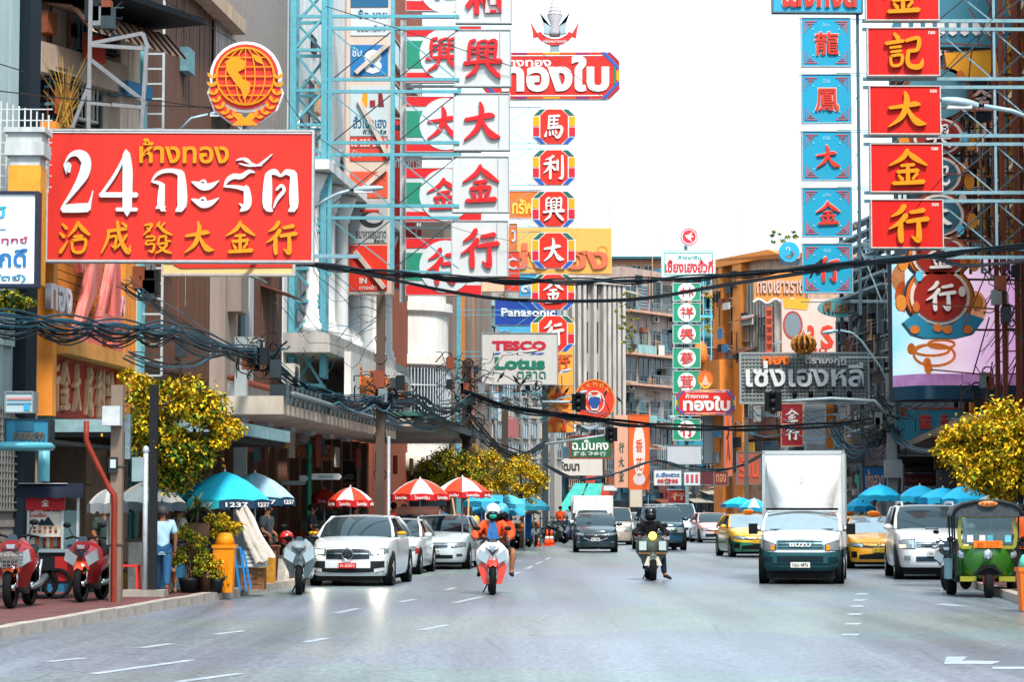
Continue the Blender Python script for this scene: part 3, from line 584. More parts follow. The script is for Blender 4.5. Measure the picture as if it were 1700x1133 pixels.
MB().lathe([(.1, -.3), (.9, -.25), (1, 0), (1, .3)], 20, ax='y', c=(0, -1.7, f.q(1200, 590)[1])).build('arch_crest', om2, f.e)
for v in (700, 735): f.box('shop_panel', 0, -.4, f.q(1250, v + 30)[1], f.L, .01, f.q(1250, v)[1], mat(('#8d5a42', '#4b6470')[v % 2], .6, 0, .4, 2))
clutter(f, 1245, 520, 1340, 800, 36, y=-.4, s=1.1); clutter(f, 1196, 450, 1240, 780, 26, y=-.6, s=1.0)
for v in (470, 510, 550): window(f.e, f.q(1214, v)[0], f.q(1214, v + 24)[1], f.q(1227, v)[0], f.q(1214, v)[1], '#c9b09a', nx=2)
# --- grey corrugated building
f = Fac('corrugated_building', 'grey corrugated metal building behind the hanging red and white signs', 'building', (X(1338, 150), 150), (X(1452, 134), 134), 12)
zt = f.q(1390, 495)[1]; f.wall(.13, zt - .1, wall_m('#83878a'))
slats(f.e, .1, f.q(1390, 730)[1], f.L, zt, .34, metal_m('#a2a19e'), False, th=.12, gap=.12, name='metal_sheet')
f.box('ledge', 0, -.5, f.q(1390, 700)[1] - .3, f.L, -.13, f.q(1390, 700)[1], wall_m('#6f5a4c'))
clutter(f, 1342, 510, 1450, 800, 34, y=-.1, s=.9)
# roof framework above
f = Fac('dark_roof_building', 'dark stepped building with a steel roof frame behind the blue signs', 'building', (X(1410, 128), 128), (X(1490, 118), 118), 12)
f.wall(.13, f.q(1440, 440)[1], mat('#1f2d36', .5, 0, .5, 1, dirt='#4b4038'))
for i, v in enumerate((365, 385, 405, 425, 445, 465, 485)):
    f.box('floor_slab', -.2, -.6 - .05 * i, f.q(1450, v + 4)[1], f.L + .3, .01, f.q(1450, v)[1], wall_m('#8fa0a8'))
for i in range(6): x = f.L * i / 5; f.box('steel_post', x - .08, -.5, f.q(1450, 560)[1], x + .08, -.3, f.q(1450, 365)[1], metal_m('#6b7880'))
for v in (520, 545, 570, 600, 640, 680): 
    for i in range(3): a = f.L * (i + .2) / 3; window(f.e, a, f.q(1450, v + 16)[1], a + f.L / 5, f.q(1450, v)[1], '#7a8388')
clutter(f, 1412, 370, 1488, 780, 40, y=-.3, s=.9)
# --- building carrying the LED screen
f = Fac('screen_building', 'dark building whose corner carries the large curved video screen', 'building', (X(1486, 112), 112), RFp(1640), 12)
f.wall(.13, Z(-40, 92), wall_m('#3b4650'))
for v in (30, 90, 150, 210, 270, 330):
    for i in range(4): a = f.L * (i + .2) / 4; window(f.e, a, f.q(1540, v + 34)[1], a + f.L / 7, f.q(1540, v)[1], '#70777c')
clutter(f, 1490, 0, 1640, 420, 30, y=-.1)
# --- ochre building at right
f = Fac('ochre_building', 'ochre and orange building hung with pipes and scaffold at the right edge', 'building', RFp(1590), RFp(1800), 12)
f.wall(4, 24, wall_m('#d88a2c', '#6b3a1c'))
oc = mat('#efa32e', .55, 0, .3, 1.5, dirt='#b36a20')
for i in range(9):
    x = f.L * (i + .3) / 9; f.box('pilaster', x - .35, -.4, 5, x + .35, .01, 23.5, oc if i % 2 else wall_m('#c86f28', '#5a2a14'))
    for v in (20, 110, 200, 300, 370): window(f.e, x + .45, f.q(1650, v + 45)[1], x + .45 + f.L / 18, f.q(1650, v)[1], '#4a3026', nx=2, nz=2)
for v in (60, 150, 246, 345, 400): f.box('floor_band', 0, -.55, f.q(1650, v + 10)[1], f.L, -.402, f.q(1650, v)[1], wall_m('#e7c9a0'))
for k in range(7):
    x = f.L * (k + .6) / 8.5; MB().tube([(x, -.7, 4), (x, -.7, 23)], .09, 6).build('drain_pipe', mat(('#5a2a1c', '#2a2220')[k % 2], .6), f.e)
f.box('shop_back_wall', 0, .6, .13, f.L, .9, 4, mat('#3a3e42', .6, 0, .5, 1)); 
f.box('canopy', 0, -3, 3.9, f.L, .0, 4.1, wall_m('#8b7a6c'))
clutter(f, 1592, 0, 1700, 420, 60, y=-.5, s=.9)
f = Fac('near_right_building', 'building front beyond the right edge of the picture', 'building', RFp(1802), (14.2, 25), 12)
f.wall(.13, 18, wall_m('#a88d7a'))
# --- right street level row, receding behind the umbrellas
f = Fac('shophouse_row', 'dark shop fronts with signboards behind the blue umbrellas', 'building', (X(1396, 126), 126), RFp(1588), 4)
f.wall(.13, f.q(1480, 735)[1], mat('#273642', .5, 0, .5, .6, dirt='#6b4a3a'))
for i in range(14):
    x = f.L * (i + .1) / 14; c = ('#5a3a34', '#8f8a82', '#2c4c5c', '#7d2f2a')[i % 4]; f.box('shop_panel', x, -.2, .13 + (i % 3) * .4, x + f.L / 17, .01, f.q(1480, 770)[1] - (i % 2) * .5, mat(c, .5, 0, .5, 2))
clutter(f, 1400, 740, 1588, 830, 50, y=-.2, s=.7)
# --- far end of the street
f = front('far_shop_row', 'row of small shops with faded signboards closing the street view', 925, 1275, 742, 205, '#3f5a66', dep=3, du=20, dirt='#1b2a33')
cs = ('#5a3a34', '#8f8a82', '#1f4c58', '#7d332c', '#34444e', '#a39a8a', '#173a48')
for i in range(26):
    x = f.L * (i + .05) / 26; w_ = f.L / 30
    f.box('shop_opening', x, -.1, .13, x + w_, .01, 2.5, mat(('#141b20', '#20282c', '#2a2622')[i % 3], .5, 0, .6, 3))  # near-black flat panel stands in for the shaded shop interior
    for k in range(3): f.box('displayed_goods', x + w_ * k / 3 + .05, -.3 - .1 * k, .13, x + w_ * (k + .7) / 3, -.12, .7 + (i * 7 + k * 5) % 6 * .18, mat(('#8a4a34', '#c9b9a4', '#3f6a76', '#b5402a', '#d8a04a')[(i * 3 + k) % 5], .6, 0, .5, 4))
    h_ = .5 + (i * 7 % 5) * .14; z_ = 2.75 + (i * 5 % 4) * .15
    f.box('signboard', x + (i % 3) * .1, -.3 - .15 * (i % 3), z_, x + w_ * (1.05 if i % 2 else .7), -.15 - .15 * (i % 3), z_ + h_, mat(cs[(i * 3 + 2) % 7], .55, 0, .45, 2))
    if i % 2: f.box('signboard', x, -.25, 3.9, x + w_ * .8, -.1, 4.4 + (i % 4) * .2, mat(cs[(i * 2 + 1) % 7], .55, 0, .45, 2))
    window(f.e, x + .1, 5.0, x + w_ * .8, 6.2, '#6a7a80')
clutter(f, 930, 750, 1260, 830, 90, y=-.5, s=1.2)
front('end_block', 'hazy concrete block far down the street', 1140, 1262, 620, 300, '#8d8478', dep=20)
# ------------------------------------------------------------ signs
class Sign:
    def __init__(s, name, label, u0, v0, u1, v1, Y, face, frame='#c9c4be', th=.28, group=None, cat='sign', shape=None, fr=.05):
        s.Y = Y; s.k = m_(Y) * 1.0025; s.u, s.v = (u0 + u1) / 2, (v0 + v1) / 2; c = W(s.u, s.v, Y); s.cz = c.z
        s.e = thing(name, label, cat, (c.x, Y, c.z), R.uniform(-.03, .03), group); s.w = (u1 - u0) * s.k; s.h = (v1 - v0) * s.k; w, h = s.w / 2, s.h / 2
        if shape: MB().prism(shape, 0, th).build('sign_panel', sign_m(face), s.e)
        else:
            MB().box(-w, 0, -h, w, th, h).build('sign_panel', sign_m(face), s.e)
            if frame:
                f = MB(); t = fr; f.box(-w - t, -.03, -h - t, -w, th - .02, h + t); f.box(w, -.03, -h - t, w + t, th - .02, h + t); f.box(-w, -.03, -h - t, w, th - .02, -h); f.box(-w, -.03, h, w, th - .02, h + t)
                f.build('sign_frame', metal_m(frame), s.e)
    def p(s, u, v): return ((u - s.u) * s.k, (s.v - v) * s.k)
    def txt(s, t, u0, v0, u1, v1, c, th=.05, bold=.02, y=0, name=None):
        x, z = s.p((u0 + u1) / 2, (v0 + v1) / 2); return lettering(s.e, t, x, z, (u1 - u0) * s.k, (v1 - v0) * s.k, y, c, th, bold, name)
    def rect(s, u0, v0, u1, v1, c, y=-.02, name='colour_band', t=.02):
        a = s.p(u0, v1); b = s.p(u1, v0); return MB().box(a[0], y, a[1], b[0], y + t - .002, b[1]).build(name, sign_m(c), s.e, fix=False)
    def poly(s, pts, c, y=-.02, name='colour_band', t=.018): return MB().prism([s.p(*q) for q in pts], y, y + t).build(name, sign_m(c), s.e)
    def disc(s, u, v, r, c, y=-.02, name='disc', rv=None): return s.poly(circ(u, v, r, rv or r, 28), c, y, name)
    def ring(s, u, v, r, wd, c, y=-.03, name='ring', rv=None, a0=0, a1=2 * PI, n=28):
        x, z = s.p(u, v); k = s.k; rv = rv or r; mb = MB(); g = []
        for i in range(n + 1):
            a = a0 + (a1 - a0) * i / n; co_, si_ = math.cos(a), math.sin(a); g.append([(x + (r - wd / 2) * k * co_, y, z + (rv - wd / 2) * k * si_), (x + (r + wd / 2) * k * co_, y, z + (rv + wd / 2) * k * si_), (x + (r + wd / 2) * k * co_, y + .015, z + (rv + wd / 2) * k * si_), (x + (r - wd / 2) * k * co_, y + .015, z + (rv - wd / 2) * k * si_)])
        return mb.grid(g, None, False, True).build(name, sign_m(c), s.e)
RED, YEL, WHT = '#d02018', '#e28c10', '#d2d5d6'
# --- big red "24" board
s = Sign('gold_shop_sign', 'huge red board reading 24 with white Thai letters and a yellow row of Chinese characters', 80, 217, 518, 433, 44.2, '#d42c22', '#b9bcbf', .35, fr=.04)
s.txt('2', 102, 254, 160, 352, WHT, .06); s.txt('4', 166, 254, 228, 352, WHT, .06)
s.txt('ก', 252, 283, 310, 352, WHT); s.txt('ะ', 318, 292, 364, 348, WHT); s.txt('ร', 372, 283, 424, 352, WHT); s.txt('ต', 438, 283, 495, 352, WHT); s.txt('ั', 392, 255, 452, 282, WHT)
s.txt('ห้างทอง', 231, 229, 380, 271, YEL, bold=.022)
for i, ch in enumerate('洽成發大金行'):
    u = 125 + i * 68.6; s.txt(ch, u - 24, 370 - 1, u + 25, 423, YEL, bold=.03 if ch in BR else .01)
s.rect(82, 218, 517, 220, '#d7d9da'); 
# support arms of that board
b = MB(); z0, z1 = s.h / 2, -s.h / 2
for (x0, x1, z) in ((-s.w / 2 - 1.2, -s.w / 2 - .05, z0 - .1), (-s.w / 2 - 1.2, -s.w / 2 - .05, z1 + .05), (s.w / 2 + .05, s.w / 2 + .9, z1 + .1)): MB().bar((x0, .2, z), (x1, .2, z), .07).build('support_arm', metal_m('#7fa6b4'), s.e)
# --- globe emblem on top
g = Sign('globe_emblem', 'round red and gold globe emblem with laurel branches above the big red board', 347, 80, 468, 212, 45, '#e3342a', None, .3, shape=[(x * 1.0, z) for x, z in circ(0, .22, .62, .62, 28)])
k = g.k
def leafp(cx, cz, a, l, w_): return [(cx + l * t * math.cos(a) - q * w_ * math.sin(a) * math.sin(PI * t), cz + l * t * math.sin(a) + q * w_ * math.cos(a) * math.sin(PI * t)) for t, q in ((0, 0), (.25, 1), (.6, 1), (1, 0), (.6, -1), (.25, -1))]
MB().prism([(p[0], p[1]) for p in circ(0, .22, .68, .68, 28)], .05, .25).build('white_rim', sign_m('#eceff1'), g.e)
for sx in (-1, 1):
    pts = [(sx * x, z) for x, z in ((.08, -.72), (.3, -.66), (.6, -.42), (.72, -.1), (.66, .1), (.55, .0), (.4, -.35), (.1, -.5))]
    MB().prism(pts, .0, .2).build('laurel_base', sign_m('#eceff1'), g.e); MB().prism([(x * .95, z * .95 - .02) for x, z in pts], -.03, .0).build('laurel_backing', sign_m('#e3342a'), g.e)
    for i in range(7):
        a = -1.25 + i * .22; cx, cz = sx * (.60 * math.cos(a) + .02), .12 + .72 * math.sin(a)
        for o in (-.75, .75): MB().prism(leafp(cx, cz, (PI / 2 + a * .6 if sx > 0 else PI / 2 - a * .6) + o, .15, .035), -.06, -.032).build('laurel_leaf', sign_m(YEL), g.e)
MB().prism([(-.25, -.72), (.25, -.72), (.14, -.62), (.25, -.5), (.1, -.48), (0, -.58), (-.1, -.48), (-.25, -.5), (-.14, -.62)], -.05, 0).build('ribbon_bow', sign_m(YEL), g.e)
def ringm(rx, rz, cx=0, cz=.22, w_=.016, a0=0, a1=2 * PI): mb = MB(); mb.tube([(cx + rx * math.cos(a0 + (a1 - a0) * i / 28), -.03, cz + rz * math.sin(a0 + (a1 - a0) * i / 28)) for i in range(29)], w_, 4); return mb.build('globe_line', sign_m(YEL), g.e)
ringm(.54, .54, w_=.026)
for r_ in (.18, .37): ringm(r_, .54)
MB().bar((0, -.03, -.32), (0, -.03, .76), .02).build('globe_line', sign_m(YEL), g.e)
for h_ in (-.36, -.18, 0, .18, .36): x = math.sqrt(.54 ** 2 - h_ ** 2); MB().bar((-x, -.035, .22 + h_), (x, -.035, .22 + h_), .02).build('globe_line', sign_m(YEL), g.e)
for pts in ([(-.38, .5), (-.2, .6), (.02, .5), (-.02, .36), (-.14, .3), (-.04, .16), (.1, .1), (.08, -.08), (-.02, -.24), (-.08, -.04), (-.2, .1), (-.34, .3)], [(.1, .66), (.3, .58), (.34, .44), (.2, .5)]):
    MB().prism(pts, -.05, -.0).build('globe_land', sign_m(YEL), g.e)
MB().bar((0, .1, -.7), (0, .1, -.95), .05).build('support_arm', metal_m('#7fa6b4'), g.e)
# --- white and blue board cut by left edge
s = Sign('clinic_sign', 'white board with blue Thai lettering and dark frame at the left picture edge', -80, 322, 58, 472, 37, '#e3ebf0', '#1c3048', .3, fr=.05)
s.txt('ศักดิ์', -25, 412, 46, 444, '#1f6fae', .02); s.txt('ร้องทุกข์', -40, 392, 46, 407, '#b0306a', .02, .01); s.txt('ธิปัตย์)', -30, 456, 44, 469, '#1f86b0', .02, .01); s.txt('ย์', -12, 342, 10, 362, '#35aac8', .02); s.rect(-60, 380, 10, 381, '#8fa6b4')
# strip sign under the big board
s = Sign('striped_sign', 'narrow cream sign with a red arrow below the big red board', 272, 437, 486, 454, 50, '#edc98a', '#c9c4be', .25)
s.poly(((300, 437), (486, 437), (486, 444), (300, 446), (288, 440)), '#d8342b')
# --- teal lattice tower and its sign trusses
TEAL = metal_m('#5fa9b8', .5)
def truss(parent, a, b, h, nseg, m, w=.035, nm='truss_beam', ys=(0,)):
    """lattice beam between a and b (local points), h high: two chords, posts and diagonals"""
    a, b = Vector(a), Vector(b); up = Vector((0, 0, h)); mb = MB(); mb.bar(a, b, w * 1.3); mb.bar(a + up, b + up, w * 1.3)
    for i in range(nseg + 1): p = a + (b - a) * i / nseg; mb.bar(p, p + up, w)
    mb.build(nm, m, parent)
    for i in range(nseg):
        p = a + (b - a) * i / nseg; q = a + (b - a) * (i + 1) / nseg; d = MB(); d.bar(p, q + up, w * .7); d.build('diagonal_brace', m, parent)
        d = MB(); d.bar(p + up, q, w * .7); d.build('diagonal_brace', m, parent)
Yt = 72; t = thing('sign_tower', 'tall teal steel lattice tower carrying the white and red sign boards', 'sign tower', (X(505, Yt), Yt, 0))
k = m_(Yt); L_ = lambda u: X(u, Yt) - X(505, Yt)
for u, y in ((484, 0), (536, 0), (484, .95), (536, .95)):
    MB().box(L_(u) - .09, y - .09, 5.6, L_(u) + .09, y + .09, 19).build('tower_leg', TEAL, t, fix=False)
zv = [Z(v, Yt) for v in (640, 560, 500, 446, 372, 325, 262, 207, 150, 83, 27, -30)]
for i in range(len(zv) - 1):
    a, b = zv[i], zv[i + 1]
    for y in (0, .95): MB().bar((L_(484), y, a), (L_(536), y, a), .09).build('tower_ring', TEAL, t)
    for u in (484, 536): MB().bar((L_(u), 0, a), (L_(u), .95, a), .05).build('tower_ring', TEAL, t)
    p, q = (484, 536) if i % 2 else (536, 484)
    MB().bar((L_(p), 0, a), (L_(q), 0, b), .075).build('diagonal_brace', TEAL, t); MB().bar((L_(q), .95, a), (L_(p), .95, b), .07).build('diagonal_brace', TEAL, t)
for v in (345, 240, 135, 30, -60):    # the pairs of horizontal members reaching out to the boards
    zt_, zb_ = Z(v - 3, Yt), Z(v + 17, Yt) if v > 0 else Z(v + 17, Yt)
    for z in (zt_, zb_): MB().bar((L_(536), 0, z), (L_(762), 0, z), .095).build('truss_chord', TEAL, t)
for v0, v1 in ((258, 452), (153, 240), (48, 135), (258, 345), (362, 446)):
    for i in range(4):
        ua = 545 + i * 54; a = (L_(ua), 0, Z(v0, Yt)); b = (L_(ua + 54), 0, Z(v1, Yt)); c = (L_(ua + 54), 0, Z(v0, Yt)); d = (L_(ua), 0, Z(v1, Yt))
        if v1 - v0 < 120:
            if i % 2 == 0: MB().bar(a, (L_(ua + 108), 0, Z(v1, Yt)), .035).build('diagonal_brace', TEAL, t); MB().bar(d, (L_(ua + 108), 0, Z(v0, Yt)), .035).build('diagonal_brace', metal_m('#2b4650'), t)
            MB().bar(a, d, .04).build('truss_post', TEAL, t) if i in (0, 2) else None
MB().box(L_(650) - .06, -.06, Z(458, Yt), L_(650) + .06, .06, 19).build('truss_post', TEAL, t, fix=False)
MB().box(L_(546) - .06, -.06, Z(458, Yt), L_(546) + .06, .06, 19).build('truss_post', TEAL, t, fix=False)
MB().bar((L_(500), 0, Z(445, Yt)), (L_(845), .05, Z(456, Yt)), .06).build('truss_chord', TEAL, t)
# white boards
names = {'和': 'the top one, cut by the picture edge', '興': 'the second, with the densest character', '大': 'the third, with a three stroke character', '金': 'the fourth, with a roof shaped character', '行': 'the lowest of the column'}
for i, (ch, v0, v1) in enumerate((('和', -52, 38), ('興', 49, 143), ('大', 155, 249), ('金', 260, 352), ('行', 367, 458))):
    o = 757 - i * 1.6; s = Sign('white_sign_board', f'weathered white board with a red character, {names[ch]}', o, v0, o + 92, v1, Yt, '#c9cdce', '#a9afb1', .3, 'column of white boards with red characters', fr=.03)
    s.rect(o + 74, v0 + 3, o + 75, v1 - 3, '#9aa0a3'); s.txt(ch, o + 15, v0 + 15, o + 76, v1 - 13, '#d81f26', .09, bold=.03)
# red white green boards behind
for i, (ch, v0, v1) in enumerate((('和', -60, 18), ('興', 43, 137), ('大', 160, 252), ('金', 279, 368), ('行', 396, 490))):
    s = Sign('red_white_green_sign', f'red, white and green board with a white disc, {("top one, cut by the picture edge", "second, beside the dense red character", "third of the column", "fourth of the column", "lowest of the column")[i]}', 674, v0, 799, v1, 84, '#c3cdd0', '#b5b9bb', .3, 'column of red, white and green boards', fr=.02)
    s.rect(674, v0, 799, v0 + 16, '#d8232a', -.02); s.rect(674, v1 - 16, 799, v1, '#d8232a', -.02)
    s.poly(((674, v0 + 24), (702, v0 + 24), (696, (v0 + v1) / 2), (702, v1 - 24), (674, v1 - 24)), '#1f8a70'); s.poly(((799, v0 + 24), (775, v0 + 24), (780, (v0 + v1) / 2), (775, v1 - 24), (799, v1 - 24)), '#1f8a70')
    s.disc(740, (v0 + v1) / 2, 44, '#ccd5d8', -.04); s.txt(ch, 708, v0 + 18, 766, v1 - 18, '#d8232a', .06, y=-.04, bold=.03)
t2 = thing('sign_mast', 'steel mast standing behind the red, white and green boards', 'mast', (X(668, 84.5), 84.6, 0))
MB().box(-.1, -.1, Z(500, 84), .1, .1, 19).build('mast_post', metal_m('#c8cdd0'), t2, fix=False)
for v in (30, 145, 265, 380): MB().box(0, -.05, Z(v, 84.5), 2.9, .05, Z(v, 84.5) + .1).build('mast_arm', metal_m('#c8cdd0'), t2, fix=False)
# --- tall bank sign
s = Sign('vertical_bank_sign', 'tall vertical sign of stacked blue, grey and red panels behind the teal truss', 574, -60, 652, 490, 79, '#cdb9ac', '#a89a90', .3, fr=.06)
for v0, v1, c in ((-60, 8, '#1f5f86'), (10, 56, '#c6cdd2'), (72, 124, '#1c72ac'), (142, 226, '#b7c6cb'), (228, 246, '#c0302c'), (248, 268, '#d8412f'), (286, 330, '#d8553c'), (334, 406, '#a9abad'), (410, 486, '#d8331f')): s.rect(581, v0, 644, v1, c, -.03, 'print_panel', .028)
y = -.035
s.txt('ซื้อ ขาย', 594, 12, 642, 28, '#1f5f76', .01, .01, y); s.txt('ออมทรัพย์', 592, 38, 640, 50, '#1f5f76', .01, .01, y); s.txt('ชั้น', 584, 76, 600, 92, WHT, .01, .01, y); s.txt('8', 603, 80, 634, 121, WHT, .01, .04, y)
s.poly(((598, 177), (603, 150), (610, 150), (610, 177)), '#f0941e', y - .01); s.poly(((628, 177), (628, 150), (634, 150), (638, 177)), '#7d1f24', y - .01); s.rect(614, 166, 623, 177, '#8a2a26', y - .02, t=.01)
s.txt('ฮั่วเซ่งเฮง', 586, 192, 642, 213, '#1c5a80', .01, .015, y); s.txt('ฟิวเจอร์ส', 602, 215, 642, 223, '#333b40', .01, .01, y); s.txt('02 223 2233', 582, 231, 642, 244, '#e3c8c0', .01, .01, y)
s.txt('ชั้น', 584, 250, 600, 262, WHT, .01, .01, y); s.poly(circ(618, 366, 20, 14, 20), '#23282c', y - .01); s.poly(circ(622, 364, 15, 9, 20), '#a9abad', y - .02); s.rect(598, 350, 630, 354, '#c62c26', y - .02, t=.01)
s.txt('ธนาคารธนชาต', 592, 386, 642, 398, '#2c3034', .01, .01, y); s.txt('Bank', 622, 399, 640, 405, '#2c3034', .01, .01, y); s.txt('IN', 598, 464, 610, 474, WHT, .01, .02, y); s.txt('ทางเข้า', 598, 476, 626, 484, WHT, .01, .01, y)
for a, b in (((646, 70), (590, 120)), ((596, 166), (646, 262)), ((590, 420), (640, 482)), ((640, 282), (585, 330))):
    p, q = s.p(*a), s.p(*b); MB().bar((p[0], -.1, p[1]), (q[0], -.1, q[1]), .14).build('diagonal_strut', wall_m('#dcc9bd'), s.e)
s = Sign('red_thai_sign', 'red hoarding partly hidden behind the tall bank sign', 655, 196, 690, 480, 88, '#cf3a38', '#b5b9bb', .3); s.txt('ทองการ', 656, 264, 700, 278, WHT, .02, .02); s.rect(655, 206, 690, 214, '#2c3c44')
s = Sign('dark_vertical_sign', 'dark vertical lamp box between the mast and bank sign', 660, 380, 700, 392, 88, '#b5302c', None, .3)
# --- red octagon sign and emblem
def oct_sign(nm, label, u0, v0, u1, v1, Y, small=False):
    w_, h_ = (u1 - u0) / 2, (v1 - v0) / 2; k = m_(Y) * 1.0025; c = h_ * .52
    P = lambda w_, h_, c: [(-w_ + c, h_), (w_ - c, h_), (w_, h_ - c), (w_, -h_ + c), (w_ - c, -h_), (-w_ + c, -h_), (-w_, -h_ + c), (-w_, h_ - c)]
    s = Sign(nm, label, u0, v0, u1, v1, Y, '#e6e6e2', None, .3, shape=[(x * k, z * k) for x, z in P(w_, h_, c)])
    f = MB().prism([(x * k, z * k) for x, z in P(w_ - 2 * h_ / 40, h_ - 1.2, c)], -.02, -.001).build('red_face', sign_m('#d92b26'), s.e); um, vm = s.u, s.v
    q = h_ / 40
    for sx in (-1, 1):
        for sy in (-1, 1):
            def pt(a, b): return (um + sx * (w_ - a * q), vm + sy * (h_ - b * q))
            s.poly((pt(32, 1), pt(25, 1), pt(2, 26), pt(2, 33)), '#2060b0', -.04); s.poly((pt(22, 1), pt(17, 1), pt(2, 16), pt(2, 22)), '#a02a3a', -.04)
        s.poly(((um + sx * (w_ - 2 * q), vm - 12 * q), (um + sx * (w_ - 2 * q), vm + 12 * q), (um + sx * (w_ - 7 * q), vm + 7 * q), (um + sx * (w_ - 7 * q), vm - 7 * q)), '#f2a015', -.04)
        s.rect(min(um + sx * (w_ - 8 * q), um + sx * (w_ - 12 * q)), vm - 15 * q, max(um + sx * (w_ - 8 * q), um + sx * (w_ - 12 * q)), vm + 15 * q, '#1c7a58', -.04)
        for a_, b_, cc in ((.0, .12, '#f2a015'), (.12, .35, '#e8552a'), (.35, .55, '#9a2a6a')):
            for sy in (-1, 1): s.rect(min(um + sx * w_ * a_, um + sx * w_ * b_), vm + sy * (h_ - 3 * q) - 1.5 * q, max(um + sx * w_ * a_, um + sx * w_ * b_), vm + sy * (h_ - 3 * q) + 1.5 * q, cc, -.04)
    for sy in (-1, 1): s.rect(um - w_ + 30 * q, vm + sy * (h_ - 6.5 * q) - .8 * q, um + w_ - 30 * q, vm + sy * (h_ - 6.5 * q) + .8 * q, '#f0e2dc', -.042)
    return s
s = oct_sign('octagonal_gold_sign', 'long red octagonal board with white Thai letters below the winged emblem', 800, 85, 1031, 166, 110)
s.txt('ห้างทอง', 832, 94, 915, 110, '#e6ded8', .05, .03); s.txt('ทองใบ', 832, 92, 1012, 153, '#e6e0dc', .08, .045)
t = thing('garuda_emblem', 'grey spired emblem with spread wings and a red ribbon above the octagonal board', 'emblem', W(921, 85, 110), 0)
k = m_(110); gm = sign_m('#b9b4b8')
MB().lathe([(9 * k, 4 * k), (11 * k, 10 * k), (7 * k, 24 * k), (13 * k, 38 * k), (9 * k, 50 * k), (6 * k, 62 * k), (3 * k, 72 * k), (.4 * k, 92 * k)], 10, gm, (0, .1, 22 * k)).build('spire', gm, t)
for i in range(5): MB().lathe([((13 - i * 2.2) * k, 0), ((13 - i * 2.2) * k, 1.6 * k)], 12, c=(0, .1, (62 + i * 6) * k)).build('spire_ring', sign_m('#d5c4c4'), t)
for sx in (-1, 1):
    for i in range(5):
        g_ = [(sx * (4 + 1 * i) * k, (40 - i * 3) * k), (sx * (15 + i * 1) * k, (38 - i * 2) * k), (sx * (26 - i * 2.5) * k, (68 - i * 7) * k), (sx * (20 - i * 2) * k, (50 - i * 4) * k)]
        MB().prism(g_, -.05 - i * .03, .1).build('wing_feather', sign_m('#9fb3b8'), t)
    MB().prism([(sx * 26 * k, 26 * k), (sx * 42 * k, 52 * k), (sx * 38 * k, 38 * k), (sx * 36 * k, 22 * k)], 0, .1).build('ribbon_end', sign_m('#d9352c'), t)
g_ = [(34 * k * math.cos(a), 40 * k + 30 * k * math.sin(a)) for a in [PI + .35 + (PI - .7) * i / 12 for i in range(13)]]; g2 = [(25 * k * math.cos(a), 40 * k + 19 * k * math.sin(a)) for a in [2 * PI - .35 - (PI - .7) * i / 12 for i in range(13)]]
MB().prism(g_ + g2, -.05, .1).build('ribbon', sign_m('#d9352c'), t); lettering(t, 'เครื่องหมายตราตั้ง', 0, 17 * k, 40 * k, 6 * k, -.055, '#e8dede', .02, .01)
MB().box(-8 * k, .0, -2 * k, 8 * k, .2, 12 * k).build('emblem_base', metal_m('#8fa6ac'), t)
# octagonal boards column
for i, (ch, v0) in enumerate(zip('馬利興大金行', (180, 248, 317, 386, 455, 524))):
    v1 = v0 + 60; o = -i * .4; lab = ('top one with the horse like character', 'second one with a knife like right stroke', 'third one with the densest character', 'fourth one with a three stroke character', 'fifth one, crossed by the thick black cable', 'lowest one, half behind the white supermarket board')[i]
    k = m_(110) * 1.0025; w_, h_, c = 37 * k, 30 * k, 13 * k
    s = Sign('octagonal_character_sign', f'octagonal board with coloured border, {lab}', 883 + o, v0, 957 + o, v1, 110, '#dfe3e4', None, .3, 'column of octagonal boards', shape=[(-w_ + c, h_), (w_ - c, h_), (w_, h_ - c), (w_, -h_ + c), (w_ - c, -h_), (-w_ + c, -h_), (-w_, -h_ + c), (-w_, h_ - c)])
    vm, um = (v0 + v1) / 2, 920 + o
    s.poly(((um - 12, v0 + 1), (um + 12, v0 + 1), (um + 23, v0 + 11), (um + 23, v1 - 11), (um + 12, v1 - 1), (um - 12, v1 - 1), (um - 23, v1 - 11), (um - 23, v0 + 11)), '#e03024', name='red_face')
    for sx in (-1, 1):
        s.rect(min(um + sx * 25, um + sx * 35), v0 + 13, max(um + sx * 25, um + sx * 35), vm - 1, '#f5ab12'); s.rect(min(um + sx * 25, um + sx * 35), vm + 1, max(um + sx * 25, um + sx * 35), v1 - 14, '#d42436')
        s.poly(((um + sx * 15, v0 + 1), (um + sx * 23, v0 + 1), (um + sx * 34, v0 + 11), (um + sx * 25, v0 + 11)), '#14695a'); s.poly(((um + sx * 15, v1 - 1), (um + sx * 23, v1 - 1), (um + sx * 34, v1 - 12), (um + sx * 25, v1 - 12)), '#1f5cb8')
    s.txt(ch, um - 17, v0 + 10, um + 17, v1 - 10, '#f0f0ee', .07, bold=.03)
t = thing('sign_truss', 'thin steel truss arms holding the octagonal boards', 'truss', (X(845, 110.4), 110.4, 0)); 
for i in range(7):
    z = Z(178 + i * 69, 110.4); MB().bar((-2.3, 0, z), (1.5, 0, z), .035).build('truss_chord', TEAL, t); MB().bar((-2.3, 0, z - 1.7), (1.5, 0, z - 1.7), .035).build('truss_chord', TEAL, t)
    MB().bar((-.2, 0, z - .9), (1, 0, z), .03).build('diagonal_brace', TEAL, t); MB().bar((-.2, 0, z - .9), (1, 0, z - 1.7), .03).build('diagonal_brace', TEAL, t)
MB().box(-2.4, -.1, .1, -2.2, .1, 24).build('truss_post', TEAL, t)
MB().box(-2.3, -.06, Z(95, 110.4), 1.5, .06, Z(95, 110.4) + .12).build('truss_chord', TEAL, t)
